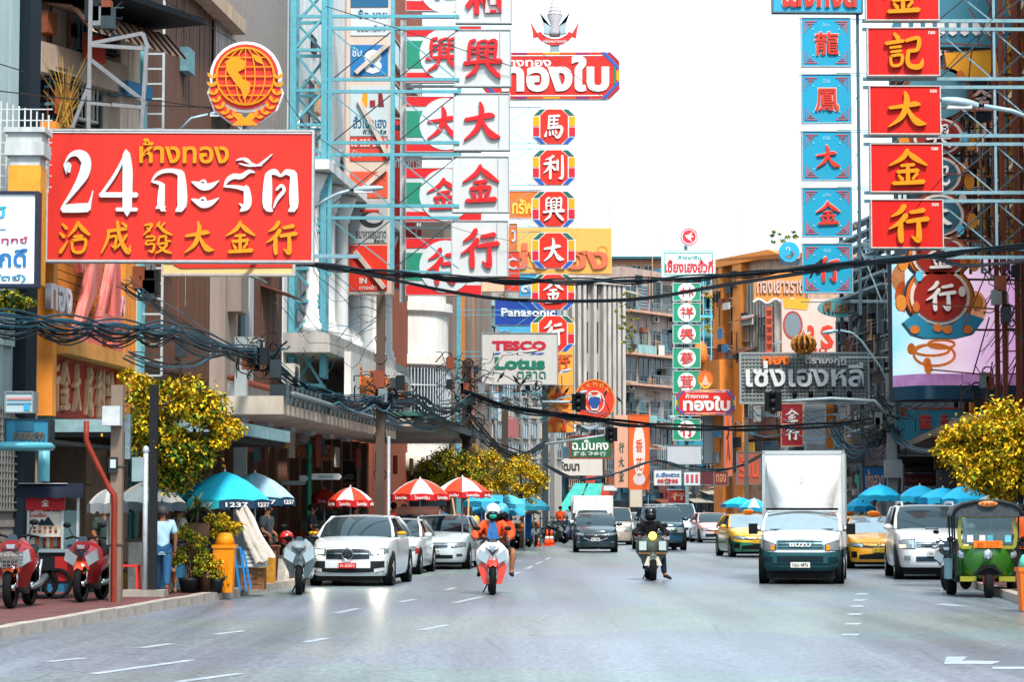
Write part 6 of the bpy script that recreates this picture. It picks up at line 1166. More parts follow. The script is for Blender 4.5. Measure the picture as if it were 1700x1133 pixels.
def bush(label, u, v, Y, rx, rz_, n, leaf, w8, pot=None, pr=.3, ph=.45, name='potted_shrub', seed=1, stem=True):
    z0 = .13; t = thing(name, label, 'plant', (X(u, Y), Y, z0)); cz_ = Z(v, Y) - z0
    if pot: MB().lathe([(pr * .7, 0), (pr * .95, ph * .8), (pr, ph), (pr * .85, ph), (pr * .8, ph * .9)], 16).build('pot', mat(pot, .5, 0, .3, 5), t); 
    if stem:
        for i in range(5): MB().tube([(R.uniform(-.1, .1), 0, ph * .8), (R.uniform(-.25, .25), R.uniform(-.1, .1), cz_)], .018, 4).build('stem', mat('#5a4432', .9), t)
    crown('foliage', (0, 0, cz_), (rx, rx * .9, rz_), n, leaf, w8, t, seed=seed, clumps=26); return t
bush('tall clipped shrub in a black pot on the left pavement', 318, 918, 43.5, .34, .5, 2400, .07, (1, 1, 4, 5, 4, 1), '#16191c', .2, .27, seed=31)
bush('low leafy plant in a brown glazed jar', 350, 940, 43.6, .26, .22, 800, .07, (2, 2, 4, 4, 2, 2), '#4a3328', .2, .34, seed=32)
bush('golden croton standing behind the orange bin', 372, 872, 44.6, .34, .24, 700, .12, (5, 5, 3, 2, 2, 4), '#1b2226', .2, .4, seed=33)
bush('small dark potted plant left of the orange bin', 364, 958, 43.4, .14, .14, 300, .06, (1, 1, 3, 5, 4, 1), '#141a1e', .12, .25, seed=34)
bush('leafy climber over the white board at the left edge', 15, 500, 38.6, .36, .22, 700, .14, (1, 1, 3, 6, 6, 0), None, seed=35, stem=False, ph=.1)
t = thing('potted_palm', 'spiky dracaena in a tall brown pot above the clipped shrub', 'plant', (X(330, 44.2), 44.2, .13)); MB().lathe([(.16, 0), (.2, .9), (.24, 1.25), (.2, 1.25)], 14).build('pot', mat('#7a5a44', .7, 0, .4, 5), t); MB().tube([(0, 0, 1.1), (0, 0, 1.55)], .03, 6).build('stem', mat('#6a5038', .9), t)
for i in range(46):
    a = R.uniform(0, 2 * PI); e_ = R.uniform(-.2, 1.4); l = R.uniform(.4, .62); P = []; hd = 1.5 + R.uniform(-.1, .15)
    for k in range(5): q = k / 4; P.append((Vector((math.cos(a) * math.cos(e_) * l * q, math.sin(a) * math.cos(e_) * l * q, hd + math.sin(e_) * l * q - .3 * q * q))))
    sd_ = Vector((-math.sin(a), math.cos(a), 0)) * .03; g = [[p - sd_ * (1.05 - k / 4), p, p + sd_ * (1.05 - k / 4)] for k, p in enumerate(P)]; MB().grid(g, None, False).build('leaf', mat(('#3f5a2c', '#2c4226', '#8f8a3c')[i % 3], .5, 0, .2), t, fix=False)
t = thing('dry_grass_clump', 'dry golden grass growing on the ledge of the beige block', 'plant', W(108, 214, 46.5))
for i in range(40): a = R.uniform(-.5, .5); l = R.uniform(.6, 1.5); MB().tube([(R.uniform(-.2, .2), R.uniform(-.1, .1), 0), (a * .4, 0, l * .6), (a * 1.0, R.uniform(-.2, .2), l)], [.02, .015, .004], 3).build('grass_blade', mat(('#a8823a', '#7d5a30', '#c9a04a')[i % 3], .8), t)
crown('roof_plants', (0, 0, -.2), (.9, .5, .5), 500, .2, (0, 1, 3, 5, 3, 0), thing('roof_shrub', 'small shrub on a roof against the sky left of the blue boards', 'plant', W(1300, 388, 150)), seed=40, clumps=9)
crown('creeper', (0, 0, 0), (1.0, .3, 3.0), 3000, .22, (1, 1, 3, 5, 5, 1), thing('wall_creeper', 'green creeper on the corner of the ribbed building', 'plant', W(1040, 530, 210)), seed=41, clumps=30)
crown('creeper', (0, 0, 0), (.8, .3, 2.6), 2000, .2, (3, 3, 4, 3, 1, 3), thing('wall_creeper', 'yellowish creeper behind the green sign column', 'plant', W(1172, 520, 215)), seed=42, clumps=20)
# ------------------------------------------------------------ umbrellas
def umbrella(label, u, vt, vb, Y, ru, cols, band, txt=None, lean=0, group=None, n=8, rz=0, scal=None, name='market_umbrella', fold=.1):
    """vt = row of the tip, vb = row of the valance, ru = half width in photo pixels"""
    r = ru * m_(Y); zt = Z(vt, Y); zb_ = Z(vb, Y); t = thing(name, label, 'umbrella', (X(u, Y), Y, .13), rz, group); zt -= .13; zb_ -= .13
    MB().tube([(lean, 0, 0), (0, 0, zt - .02)], .022, 8).build('pole', metal_m('#b9c0c4'), t); h = zt - zb_
    for i in range(n):
        a0, a1 = 2 * PI * i / n, 2 * PI * (i + 1) / n; g = []
        for k in range(5):
            q = k / 4; rr = r * q; zz_ = zt - h * (.42 * q + .58 * q ** 2.2) if h else zt; row = []
            for j in range(5):
                s_ = j / 4; a = a0 + (a1 - a0) * s_; sc_ = 1 - fold * q * math.sin(PI * s_); row.append((rr * math.cos(a) * sc_, rr * math.sin(a) * sc_, zz_ - .0 + (.03 * math.sin(PI * s_) * q)))
            g.append(row)
        o_ = MB().grid(g).build('canopy_panel', mat(cols[i % len(cols)], .55, 0, .12, 3), t, fix=False)
        last = g[-1]; v_ = .17
        MB().grid([[(x * 1.01, y * 1.01, z_) for x, y, z_ in last], [(x * 1.02, y * 1.02, z_ - v_ * (1 + .15 * math.sin(j * 3 + i))) for j, (x, y, z_) in enumerate(last)]]).build('valance', mat(band[i % len(band)], .55, 0, .12, 3), t, fix=False)
        am = (a0 + a1) / 2
        if txt and math.sin(am) < -.3:
            me, _ = fmesh(txt, .02); x, y = r * 1.0 * math.cos(am), r * 1.0 * math.sin(am); inst('lettering', lettering(None, txt, 0, 0, 1, 1, 0, '#e9e6e4', .01).data if False else lmesh(txt, '#ece8e6'), t, (x * .97, y * .97, zb_ - .08 ), (0, 0, am + PI / 2), (r * .5, .01, .09))
        MB().tube([(0, 0, zt - .03), (r * math.cos(a0), r * math.sin(a0), zb_ - .0 - .02)], .01, 4).build('rib', metal_m('#8d9498'), t)
    MB().lathe([(.03, zt - .02), (.02, zt + .03), (.005, zt + .05)], 8).build('finial', mat('#d8d8d8', .5), t); return t
def lmesh(txt, c):
    k = ('lm', txt, c)
    if k not in TX: m2 = fmesh(txt, .02)[0].copy(); m2.materials.clear(); m2.materials.append(sign_m(c)); TX[k] = m2
    return TX[k]
BLU = ('#22b4dc',); BB = ('#128fb8',); RW = ('#e8472c', '#ece7e4'); RB = ('#c9252a',)
umbrella('large turquoise umbrella with a navy valance over the potted plants', 375, 783, 832, 47, 76, ('#27b6d8', '#2fc0de'), ('#1d3a52', '#1d3a52', '#35c0c9'), '1237')
umbrella('grey blue printed umbrella reading 1237 behind the turquoise one', 425, 785, 828, 51, 66, ('#8fb6c8', '#a9c3cf', '#7fd0dc'), ('#1a3f5c',), '1237')
umbrella('grey patched umbrella behind the slim pole on the left', 250, 798, 836, 45.5, 62, ('#8a8f92', '#a39f9a', '#7d8a90'), ('#3a4750',))
umbrella('small turquoise umbrella tucked behind the clipped shrub', 300, 792, 820, 52, 40, ('#5cc8dc', '#e6e9ea'), ('#6cc0cc',))
for i, (u, vt, vb, Y, ru, lab) in enumerate(((583, 809, 832, 60, 38, 'red and white umbrella left of the brown pole'), (698, 795, 822, 64, 50, 'red and white umbrella right of the brown pole'), (768, 792, 818, 67, 46, 'rearmost large red and white umbrella above the orange cones'), (540, 812, 828, 70, 26, 'small all red umbrella behind the street name post'))):
    umbrella(lab, u, vt, vb, Y, ru, RW if i < 3 else ('#d8402c',), RB, 'ไอศกรีม', group='red and white umbrellas', rz=.2 + i * .3)
for i, (u, vt, vb, Y, ru, lab) in enumerate(((1458, 805, 824, 72, 36, 'leftmost of the blue umbrellas right of the box truck'), (1524, 806, 826, 68, 36, 'second blue umbrella right of the box truck'), (1562, 810, 828, 64, 40, 'third blue umbrella, above the white off roader'), (1598, 806, 830, 62, 42, 'rightmost blue umbrella behind the three wheeler'), (1225, 826, 838, 112, 30, 'blue umbrella far down the street left of the truck'), (1250, 828, 844, 104, 24, 'blue and white umbrella touching the truck side'), (1698, 826, 846, 52, 20, 'blue umbrella cut by the right edge'), (1425, 826, 842, 78, 24, 'small blue umbrella low behind the taxis'))):
    umbrella(lab, u, vt, vb, Y, ru, ('#1fb0de', '#28b8e2') if i != 5 else ('#28b8e2', '#eceef0'), ('#1590bd', '#2fb6dc', '#177fa8'), group='blue umbrellas', rz=i * .37)
umbrella('silver grey umbrella behind the three wheeler roof', 1640, 822, 846, 56, 36, ('#8d9aa0', '#a3acb0'), ('#7d8a90',))
# stalls with blue awnings on left
for i, (u0, u1, v0, v1, Y, c, lab) in enumerate(((785, 835, 822, 846, 76, '#2fa6cf', 'blue stall awning beside the orange cones'), (833, 872, 828, 852, 88, '#3bb0d8', 'second blue stall awning with hanging cloths'), (868, 898, 826, 850, 100, '#9a8a74', 'patched teal and beige stall awning further on'), (660, 730, 842, 850, 70, '#5a3428', 'low dark stall roof between the umbrellas'))):
    w_ = (u1 - u0) * m_(Y); t = thing('market_stall', lab, 'stall', (X(u0, Y), Y, .13), 0, 'awning stalls on the left pavement'); za, zb_ = Z(v0, Y) - .13, Z(v1, Y) - .13
    g = [[(w_ * a, -.1 + 0 * b, 0) for b in range(2)] for a in (0, 1)]; MB().grid([[(w_ * j / 6, 1.4, za) for j in range(7)], [(w_ * j / 6, .4, (za + zb_) / 2 + .08) for j in range(7)], [(w_ * j / 6, -.3, zb_ + .1) for j in range(7)], [(w_ * j / 6, -.33, zb_ - .08 - .05 * (j % 2)) for j in range(7)]]).build('awning', mat(c, .6, 0, .3, 2), t, fix=False)
    for x in (.03, w_ - .03):
        for y in (-.25, 1.35): MB().tube([(x, y, 0), (x, y, zb_ + .1)], .025, 6).build('stall_post', metal_m('#9aa3a8'), t)
    MB().box(.05, 0, .75, w_ - .05, 1.2, .82).build('counter', mat('#8a5a3c', .6, 0, .4), t)
    for j in range(1): MB().grid([[(w_ * (.1 + j * .33) + q * .1, -.2 - .05 * (q % 2), zb_) for q in range(4)], [(w_ * (.1 + j * .33) + q * .09, -.2 - .08 * (q % 2), .35) for q in range(4)]]).build('hanging_cloth', mat(('#2a6aa8', '#2f7fb4', '#256090')[j], .7, 0, .3), t, fix=False)
    for j in range(5): MB().ell((w_ * (.15 + j * .17), .4, .92), (.1, .1, .1)).build('goods', mat(('#d8752a', '#c23a2a', '#e8c04a', '#4a7a3a')[j % 4], .6), t)
for i, (u, vt, vb, Y, ru, c, lab) in enumerate(((800, 818, 834, 75, 30, '#3fb0d4', 'light blue umbrella over the first awning stall'), (845, 822, 838, 87, 28, '#5cc0d8', 'pale blue umbrella over the second awning stall'), (886, 826, 842, 99, 26, '#2f8fa8', 'teal umbrella over the patched stall awning'), (820, 832, 846, 80, 24, '#2a98c4', 'deep blue umbrella low between the awning stalls'))): umbrella(lab, u, vt, vb, Y, ru, (c, c), (c, '#2a7a9a'), group='umbrellas over the stalls', rz=i * .4)
ob = ('first', 'second', 'third', 'fourth', 'fifth', 'sixth', 'seventh')
for i in range(14):
    u = (66, 80, 96, 108, 170, 212, 228, 236, 292, 300, 410, 440, 452, 462)[i]; Y = (44.5, 45.2, 44.2, 45.6, 44, 44.6, 45.2, 44, 46, 47, 47, 49, 50, 51)[i]; c = ('#8a4a34', '#c9c4bc', '#2f6f96', '#b5382a', '#3a4a44', '#d89a3a')[i % 6]; h = .35 + (i * 7 % 5) * .14
    t = thing('bucket' if i % 3 == 0 else 'storage_box', f'{("brown", "off white", "blue", "red", "dark green", "amber")[i % 6]} {"bucket" if i % 3 == 0 else "storage box"} on the left pavement, {ob[i % 7]} of the {"row by the food cart" if i < 7 else "row behind the plants"}', 'container', (X(u, Y), Y, .13), R.uniform(-.3, .3), 'containers on the left pavement')
    if i % 3 == 0: MB().lathe([(.13, 0), (.18, h * .8), (.2, h * .8), (.2, h * .84), (.16, h * .84)], 14).build('bucket_body', mat(c, .5, 0, .3, 5), t)
    else: MB().box(-.22, -.16, 0, .22, .16, h).build('box_body', mat(c, .6, 0, .4, 5), t); MB().box(-.235, -.175, h, .235, .175, h + .04).build('box_lid', mat('#5a544c', .6, 0, .3), t)
# dim shop goods under the umbrellas (hanging lanterns, boxes)
for i in range(16):
    u = 655 + i * 9; Y = 71 + (i % 3); c = ('#c93a2a', '#e8742a', '#6a2a22', '#d8b04a')[i % 4]; t = thing('hanging_lantern' if i % 2 else 'stacked_box', f'{("red", "orange", "dark red", "yellow")[i % 4]} {"lantern" if i % 2 else "box"} {("first", "second", "third", "fourth", "fifth", "sixth", "seventh", "eighth")[i % 8]} from the {"brown pole" if i < 8 else "middle"}, under the umbrellas', 'goods', W(u, 868 + (i * 5) % 12, Y), group='shop goods under the umbrellas')
    (MB().ell((0, 0, .1), (.12, .12, .16), mat(c, .5, emit=.0)) if i % 2 else MB().box(-.15, -.15, -.1, .15, .15, .25, mat(c, .6, 0, .4, 4))).build('lantern_body' if i % 2 else 'box_body', None, t)
# green awning far
t = thing('green_awning', 'two sloping sea green canvas awnings at the far left bend', 'awning', W(965, 850, 150)); k = m_(150)
for i, (a, b, c_, d) in enumerate(((955, 925, 975, 955), (978, 957, 1002, 990))): MB().grid([[((a - 965) * k + ((c_ - a) * k) * j / 4, 1.2, (850 - 803) * k) for j in range(5)], [((b - 965) * k + ((d - b) * k) * j / 4, -1.2, (850 - 848) * k - .05 * (j % 2)) for j in range(5)]]).build('awning_sheet', mat('#43b3a6', .6, 0, .35, 2), t, fix=False)
for a in (928, 1000): MB().tube([((a - 965) * k, -1.0, -(850 - 850) * k - 1.4), ((a - 965) * k, -1.0, .2)], .05, 5).build('awning_post', metal_m('#7d8488'), t)
# ------------------------------------------------------------ street furniture at left
t = thing('noodle_cart', 'red roofed street food cart with a menu board and glass cabinet', 'food cart', (X(48, 40.5), 40.5, .13)); K = m_(40.5); H_ = lambda v: Z(v, 40.5) - .13
wq = 88 * K
MB().box(0, 0, .25, wq * .75, .9, H_(918)).build('cabinet', mat('#1c2024', .5, 0, .3), t); MB().box(wq * .55, -.01, .3, wq * .78, .88, H_(925)).build('side_panel', mat('#b5282a', .5, 0, .3), t)
MB().box(-.05, -.05, H_(918), wq, .95, H_(912)).build('worktop', mat('#9fb0b4', .3, .6, .2), t)
for x in (.03, wq * .68, wq - .03): MB().box(x - .02, .0, H_(912), x + .02, .04, H_(825)).build('post', metal_m('#c3c9cc'), t); 
MB().box(.02, .05, H_(892), wq * .66, .08, H_(850)).build('menu_board', sign_m('#d9d0c4'), t); lettering(t, 'ก๋วยเตี๋ยว', wq * .2, H_(856), .3, .07, .045, '#b5282a', .01)
MB().prism([(wq * .2, H_(873)), (wq * .28, H_(862)), (wq * .33, H_(866)), (wq * .4, H_(858)), (wq * .52, H_(873))], .03, .045).build('menu_picture', mat('#1f2a3a'), t)
for i in range(5):
    for j in range(2): MB().box(wq * (.12 + i * .1), .035, H_(885 - j * 6), wq * (.17 + i * .1), .048, H_(881 - j * 6)).build('menu_photo', mat(('#c23a2a', '#7d4a2a', '#d89a4a')[(i + j) % 3]), t)
MB().box(0, -.06, H_(848), wq * .72, .04, H_(825)).build('front_board', mat('#b5222a', .5, 0, .2), t); lettering(t, '金', wq * .36, H_(836), .14, .12, -.06, '#e8d8d0', .01)
MB().grid([[(-.12 + (wq + .2) * j / 8, 1.0, H_(806)) for j in range(9)], [(-.12 + (wq + .2) * j / 8, -.1, H_(803)) for j in range(9)], [(-.15 + (wq + .25) * j / 8, -.25, H_(812) - .02 * (j % 2)) for j in range(9)], [(-.15 + (wq + .25) * j / 8, -.28, H_(826) - .03 * (j % 2)) for j in range(9)]]).build('cloth_roof', mat('#1c2536', .7, 0, .3), t, fix=False)
MB().box(-.1, -.2, H_(804), wq * .8, .9, H_(803)).build('roof_sheet', mat('#dfe3e8', .6), t)
MB().box(wq * .68, .02, H_(905), wq, .05, H_(848)).build('glass_pane', mat('#7fa3aa', .1, 0, 0, trans=.6), t)
for i in range(9): MB().ell((wq * (.08 + i * .07), .3, H_(905) + .03), (.07, .07, .09 + .03 * (i % 3))).build('bowl' if i % 2 else 'jar', mat(('#d8d0c8', '#c96a2a', '#8a9aa0', '#b5382a')[i % 4], .4), t)
for x in (.3, wq * .6): 
    MB().lathe([(.2, -.03), (.26, -.03), (.26, .03), (.2, .03)], 16, ax='y', c=(x, -.04, .26)).build('wheel', TYRE, t); 
# beach umbrella behind the cart
umbrella('pale grey parasol behind the concrete pole', 182, 812, 838, 43, 34, ('#c9c3c0', '#8f969a'), ('#8f969a',))
t = thing('plastic_stool', 'bright red plastic stool behind the slim pole', 'stool', (X(219, 42.2), 42.2, .13)); sm_ = mat('#e0322a', .35, 0, .1)
MB().box(-.18, -.18, .5, .18, .18, .53).build('seat', sm_, t)
for x in (-.15, .15):
    for y in (-.15, .15): MB().bar((x * 1.15, y * 1.15, 0), (x, y, .5), .04).build('leg', sm_, t)
def bin_(label, u, Y, h, w_, c, lid, name='wheeled_bin'):
    t = thing(name, label, 'bin', (X(u, Y), Y, .13 if u < 800 else .02)); MB().add([(-w_ * .4, -w_ * .4, 0), (w_ * .4, -w_ * .4, 0), (w_ * .4, w_ * .4, 0), (-w_ * .4, w_ * .4, 0), (-w_ * .5, -w_ * .5, h), (w_ * .5, -w_ * .5, h), (w_ * .5, w_ * .5, h), (-w_ * .5, w_ * .5, h)], [(0, 3, 2, 1), (4, 5, 6, 7), (0, 1, 5, 4), (1, 2, 6, 5), (2, 3, 7, 6), (3, 0, 4, 7)]).build('bin_body', mat(c, .4, 0, .2, 4), t)
    MB().box(-w_ * .56, -w_ * .56, h, w_ * .56, w_ * .56, h + .06).build('rim', mat(c, .4, 0, .2, 4), t); MB().lathe([(w_ * .5, h + .06), (w_ * .42, h + .18), (w_ * .3, h + .26), (w_ * .1, h + .28)], 12).build('lid', mat(lid, .4, 0, .2, 4), t)
    for i in range(3): MB().box(-w_ * .3 + i * w_ * .25, -w_ * .5 - .012, h * .2, -w_ * .2 + i * w_ * .25, -w_ * .4, h * .8).build('moulded_rib', mat(c, .4, 0, .2, 4), t)
    return t
bin_('bright orange wheeled bin with a hooded lid among the potted plants', 376, 43.8, .8, .38, '#f08c12', '#f29a1c'); b_ = bin_('orange bin with a mint green lid at the right picture edge', 1702, 38.5, .62, .34, '#f0701c', '#63c8ae')
t = thing('blue_trolley', 'bright blue metal trolley frame beside the orange bin', 'trolley', (X(402, 44.5), 44.5, .13)); bm2 = mat('#2c7fc4', .4, .1, .2)
for a, b in (((0, 0, .0), (-.12, 0, .8)), ((.12, 0, 0), (0, 0, .8)), ((-.12, 0, .8), (0, 0, .8)), ((-.05, 0, .45), (.06, 0, .45)), ((.2, 0, .05), (.05, 0, .75))): MB().bar(a, b, .04).build('frame_tube', bm2, t)
for i, (u, Y, w_, h_, z0, c, lab, nm) in enumerate(((424, 45.5, .42, .4, 0, '#8a5a3a', 'brown wooden crate at the kerb below the white box', 'wooden_crate'), (426, 45.4, .4, .3, .42, '#c9cdd0', 'white plastic box on top of the wooden crate', 'plastic_box'))):
    t = thing(nm, lab, 'crate', (X(u, Y), Y, .13 + z0))
    for j in range(4): MB().box(-w_ / 2, -.2, j * h_ / 4 + .01, w_ / 2, .2, (j + 1) * h_ / 4 - .01).build('slat', mat(c, .7, 0, .4, 5), t)
    MB().box(-w_ / 2 - .01, -.215, 0, -w_ / 2 + .04, .215, h_).build('corner_post', mat(c, .7, 0, .4, 5), t); MB().box(w_ / 2 - .04, -.215, 0, w_ / 2 + .01, .215, h_).build('corner_post', mat(c, .7, 0, .4, 5), t)
t = thing('draped_sheet', 'long cream sheet hanging diagonally from the umbrella over the crates', 'sheet', W(400, 845, 45.2)); K = m_(45.2)
g = []
for i in range(9):
    q = i / 8; cx, cz = (0 + 42 * q) * K, -(0 + 85 * q ** .9) * K; g.append([(cx + (j - 3) * .035 * (1 + q * .8) + .02 * math.sin(q * 9), -.07 * (j % 2) - .1 * q, cz + (j - 3) * .025 + .03 * math.sin(j * 2 + q * 6)) for j in range(7)])
MB().grid(g).build('cloth', mat('#d9cfc4', .8, 0, .3, 4), t, fix=False)
# traffic cones
cone = None
for i, (u, v, h_, lab) in enumerate(((773, 924, 1.05, 'tall orange cone with a pole in it beside the silver saloon'), (783, 922, .7, 'orange cone just right of the tall one'), (893, 908, .62, 'leftmost of the three distant orange cones'), (908, 907, .75, 'middle of the three distant orange cones'), (915, 906, .72, 'rightmost of the three distant orange cones'))):
    Y = GY(v); pt = (X(u, Y), Y, .01)
    if cone is None:
        cone = t = thing('traffic_cone', lab, 'traffic cone', pt, 0, 'orange traffic cones'); oc_ = mat('#f0521c', .5, 0, .15); wc_ = mat('#e8e4e0', .5)
        MB().box(-.2, -.2, 0, .2, .2, .04).build('base', oc_, t); MB().lathe([(.15, .04), (.11, .3)], 14).build('cone_body', oc_, t); MB().lathe([(.108, .3), (.085, .45)], 14).build('white_band', wc_, t); MB().lathe([(.083, .45), (.03, .78)], 14).build('cone_tip', oc_, t)
        t.scale = (1.2, 1.2, 1.35)
    else:
        c_ = dup(cone, None, pt, 0, lab); c_.scale = (1, 1, h_ / .78)
for i, (a, b) in enumerate((((770, 905), (750, 822)), ((776, 905), (778, 822)))):
    t = thing('bamboo_pole', ('leaning bamboo pole rising left from the tall cone', 'upright bamboo pole rising from the tall cone')[i], 'pole', W(a[0], a[1], 69)); MB().tube([(0, 0, -.8), W(b[0], b[1], 69) - W(a[0], a[1], 69)], .025, 6).build('bamboo_shaft', mat('#c9a070', .7, 0, .3), t)
t = thing('rope_bundle', 'coiled pale rope tied round the poles above the tall cone', 'rope', W(773, 882, 68.6)); [coil(t, (0, 0, i * .05), .1, 2, .018, '#cfc2b4') for i in range(6)]
# flags
t = thing('flag', 'small striped red, white and blue flag on a slanting staff below the blue boards', 'flag', W(1478, 515, 112)); k = m_(112)
MB().tube([(0, 0, 0), (-11 * k, 0, 70 * k)], .03, 5).build('staff', metal_m('#c9c9c4'), t)
for i, c in enumerate(('#c92a34', '#e8e6e6', '#2a3f8a', '#e8e6e6')): MB().grid([[(-8 * k + j * .15, .03 * math.sin(j), (52 - i * 4) * k - j * .1) for j in range(6)], [(-7.5 * k + j * .15, .03 * math.sin(j), (48 - i * 4) * k - j * .1) for j in range(6)]]).build('flag_stripe', mat(c, .7, 0, .1), t, fix=False)
# pigeons
def bird(label, u, v, Y, s=1):
    t = thing('bird', label, 'bird', W(u, v, Y), R.uniform(-1, 1), 'dark birds on the cables'); bm3 = mat('#14171c', .6)
    MB().lathe([(.005, -.16), (.045, -.1), (.075, 0), (.06, .08), (.04, .13), (.045, .17), (.02, .21), (.004, .24)], 8, ax='x').build('bird_body', bm3, t); MB().prism([(-.16, .02), (-.32, -.02), (-.3, -.05), (-.14, -.02)], -.02, .02).build('tail', bm3, t); MB().prism([(.22, .01), (.27, -.005), (.22, -.02)], -.008, .008).build('beak', mat('#5a5048'), t)
    t.scale = (0.85 * s,) * 3; t.rotation_euler = (0, -.9, R.choice((.3, 2.8, 1.2))); return t
for i, (u, v, Y) in enumerate(((832, 625, 88), (857, 631, 88), (869, 634, 90), (890, 638, 92), (912, 645, 100), (925, 648, 100), (940, 650, 100), (1005, 654, 112), (1028, 664, 112), (1059, 668, 115), (1094, 672, 115), (1113, 672, 115), (1356, 443, 59))):
    bird(f'dark bird perched on the cables, {"beside the supermarket board" if i < 4 else "left of the round red sign" if i < 7 else "right of the round red sign" if i < 12 else "in front of the lowest blue board"}, {("first", "second", "third", "fourth", "first", "second", "third", "first", "second", "third", "fourth", "fifth", "alone")[i]} from left', u, v, Y, 1 if i < 12 else 1.3)
# distant aerials
for u, v0, v1, Y in ((968, 350, 430, 240), (1012, 340, 432, 240), (1228, 348, 446, 300), (1100, 395, 430, 280)):
    t = thing('roof_aerial', f'thin roof aerial against the white sky {"left of the small disc sign" if u < 1099 else "right of the green column"}, {"taller" if v0 < 345 else "shorter" if v0 < 352 else "lowest"}{" left" if u == 968 else ""}', 'aerial', W(u, v1, Y)); MB().tube([(0, 0, -2), (0, 0, Z(v0, Y) - Z(v1, Y))], .04, 4).build('aerial_rod', metal_m('#8fa6b0'), t)
    for i in range(4): MB().bar((-.3, 0, (Z(v0, Y) - Z(v1, Y)) * (1 - i * .08)), (.3, 0, (Z(v0, Y) - Z(v1, Y)) * (1 - i * .08)), .02).build('aerial_bar', metal_m('#8fa6b0'), t)
from mathutils.bvhtree import BVHTree
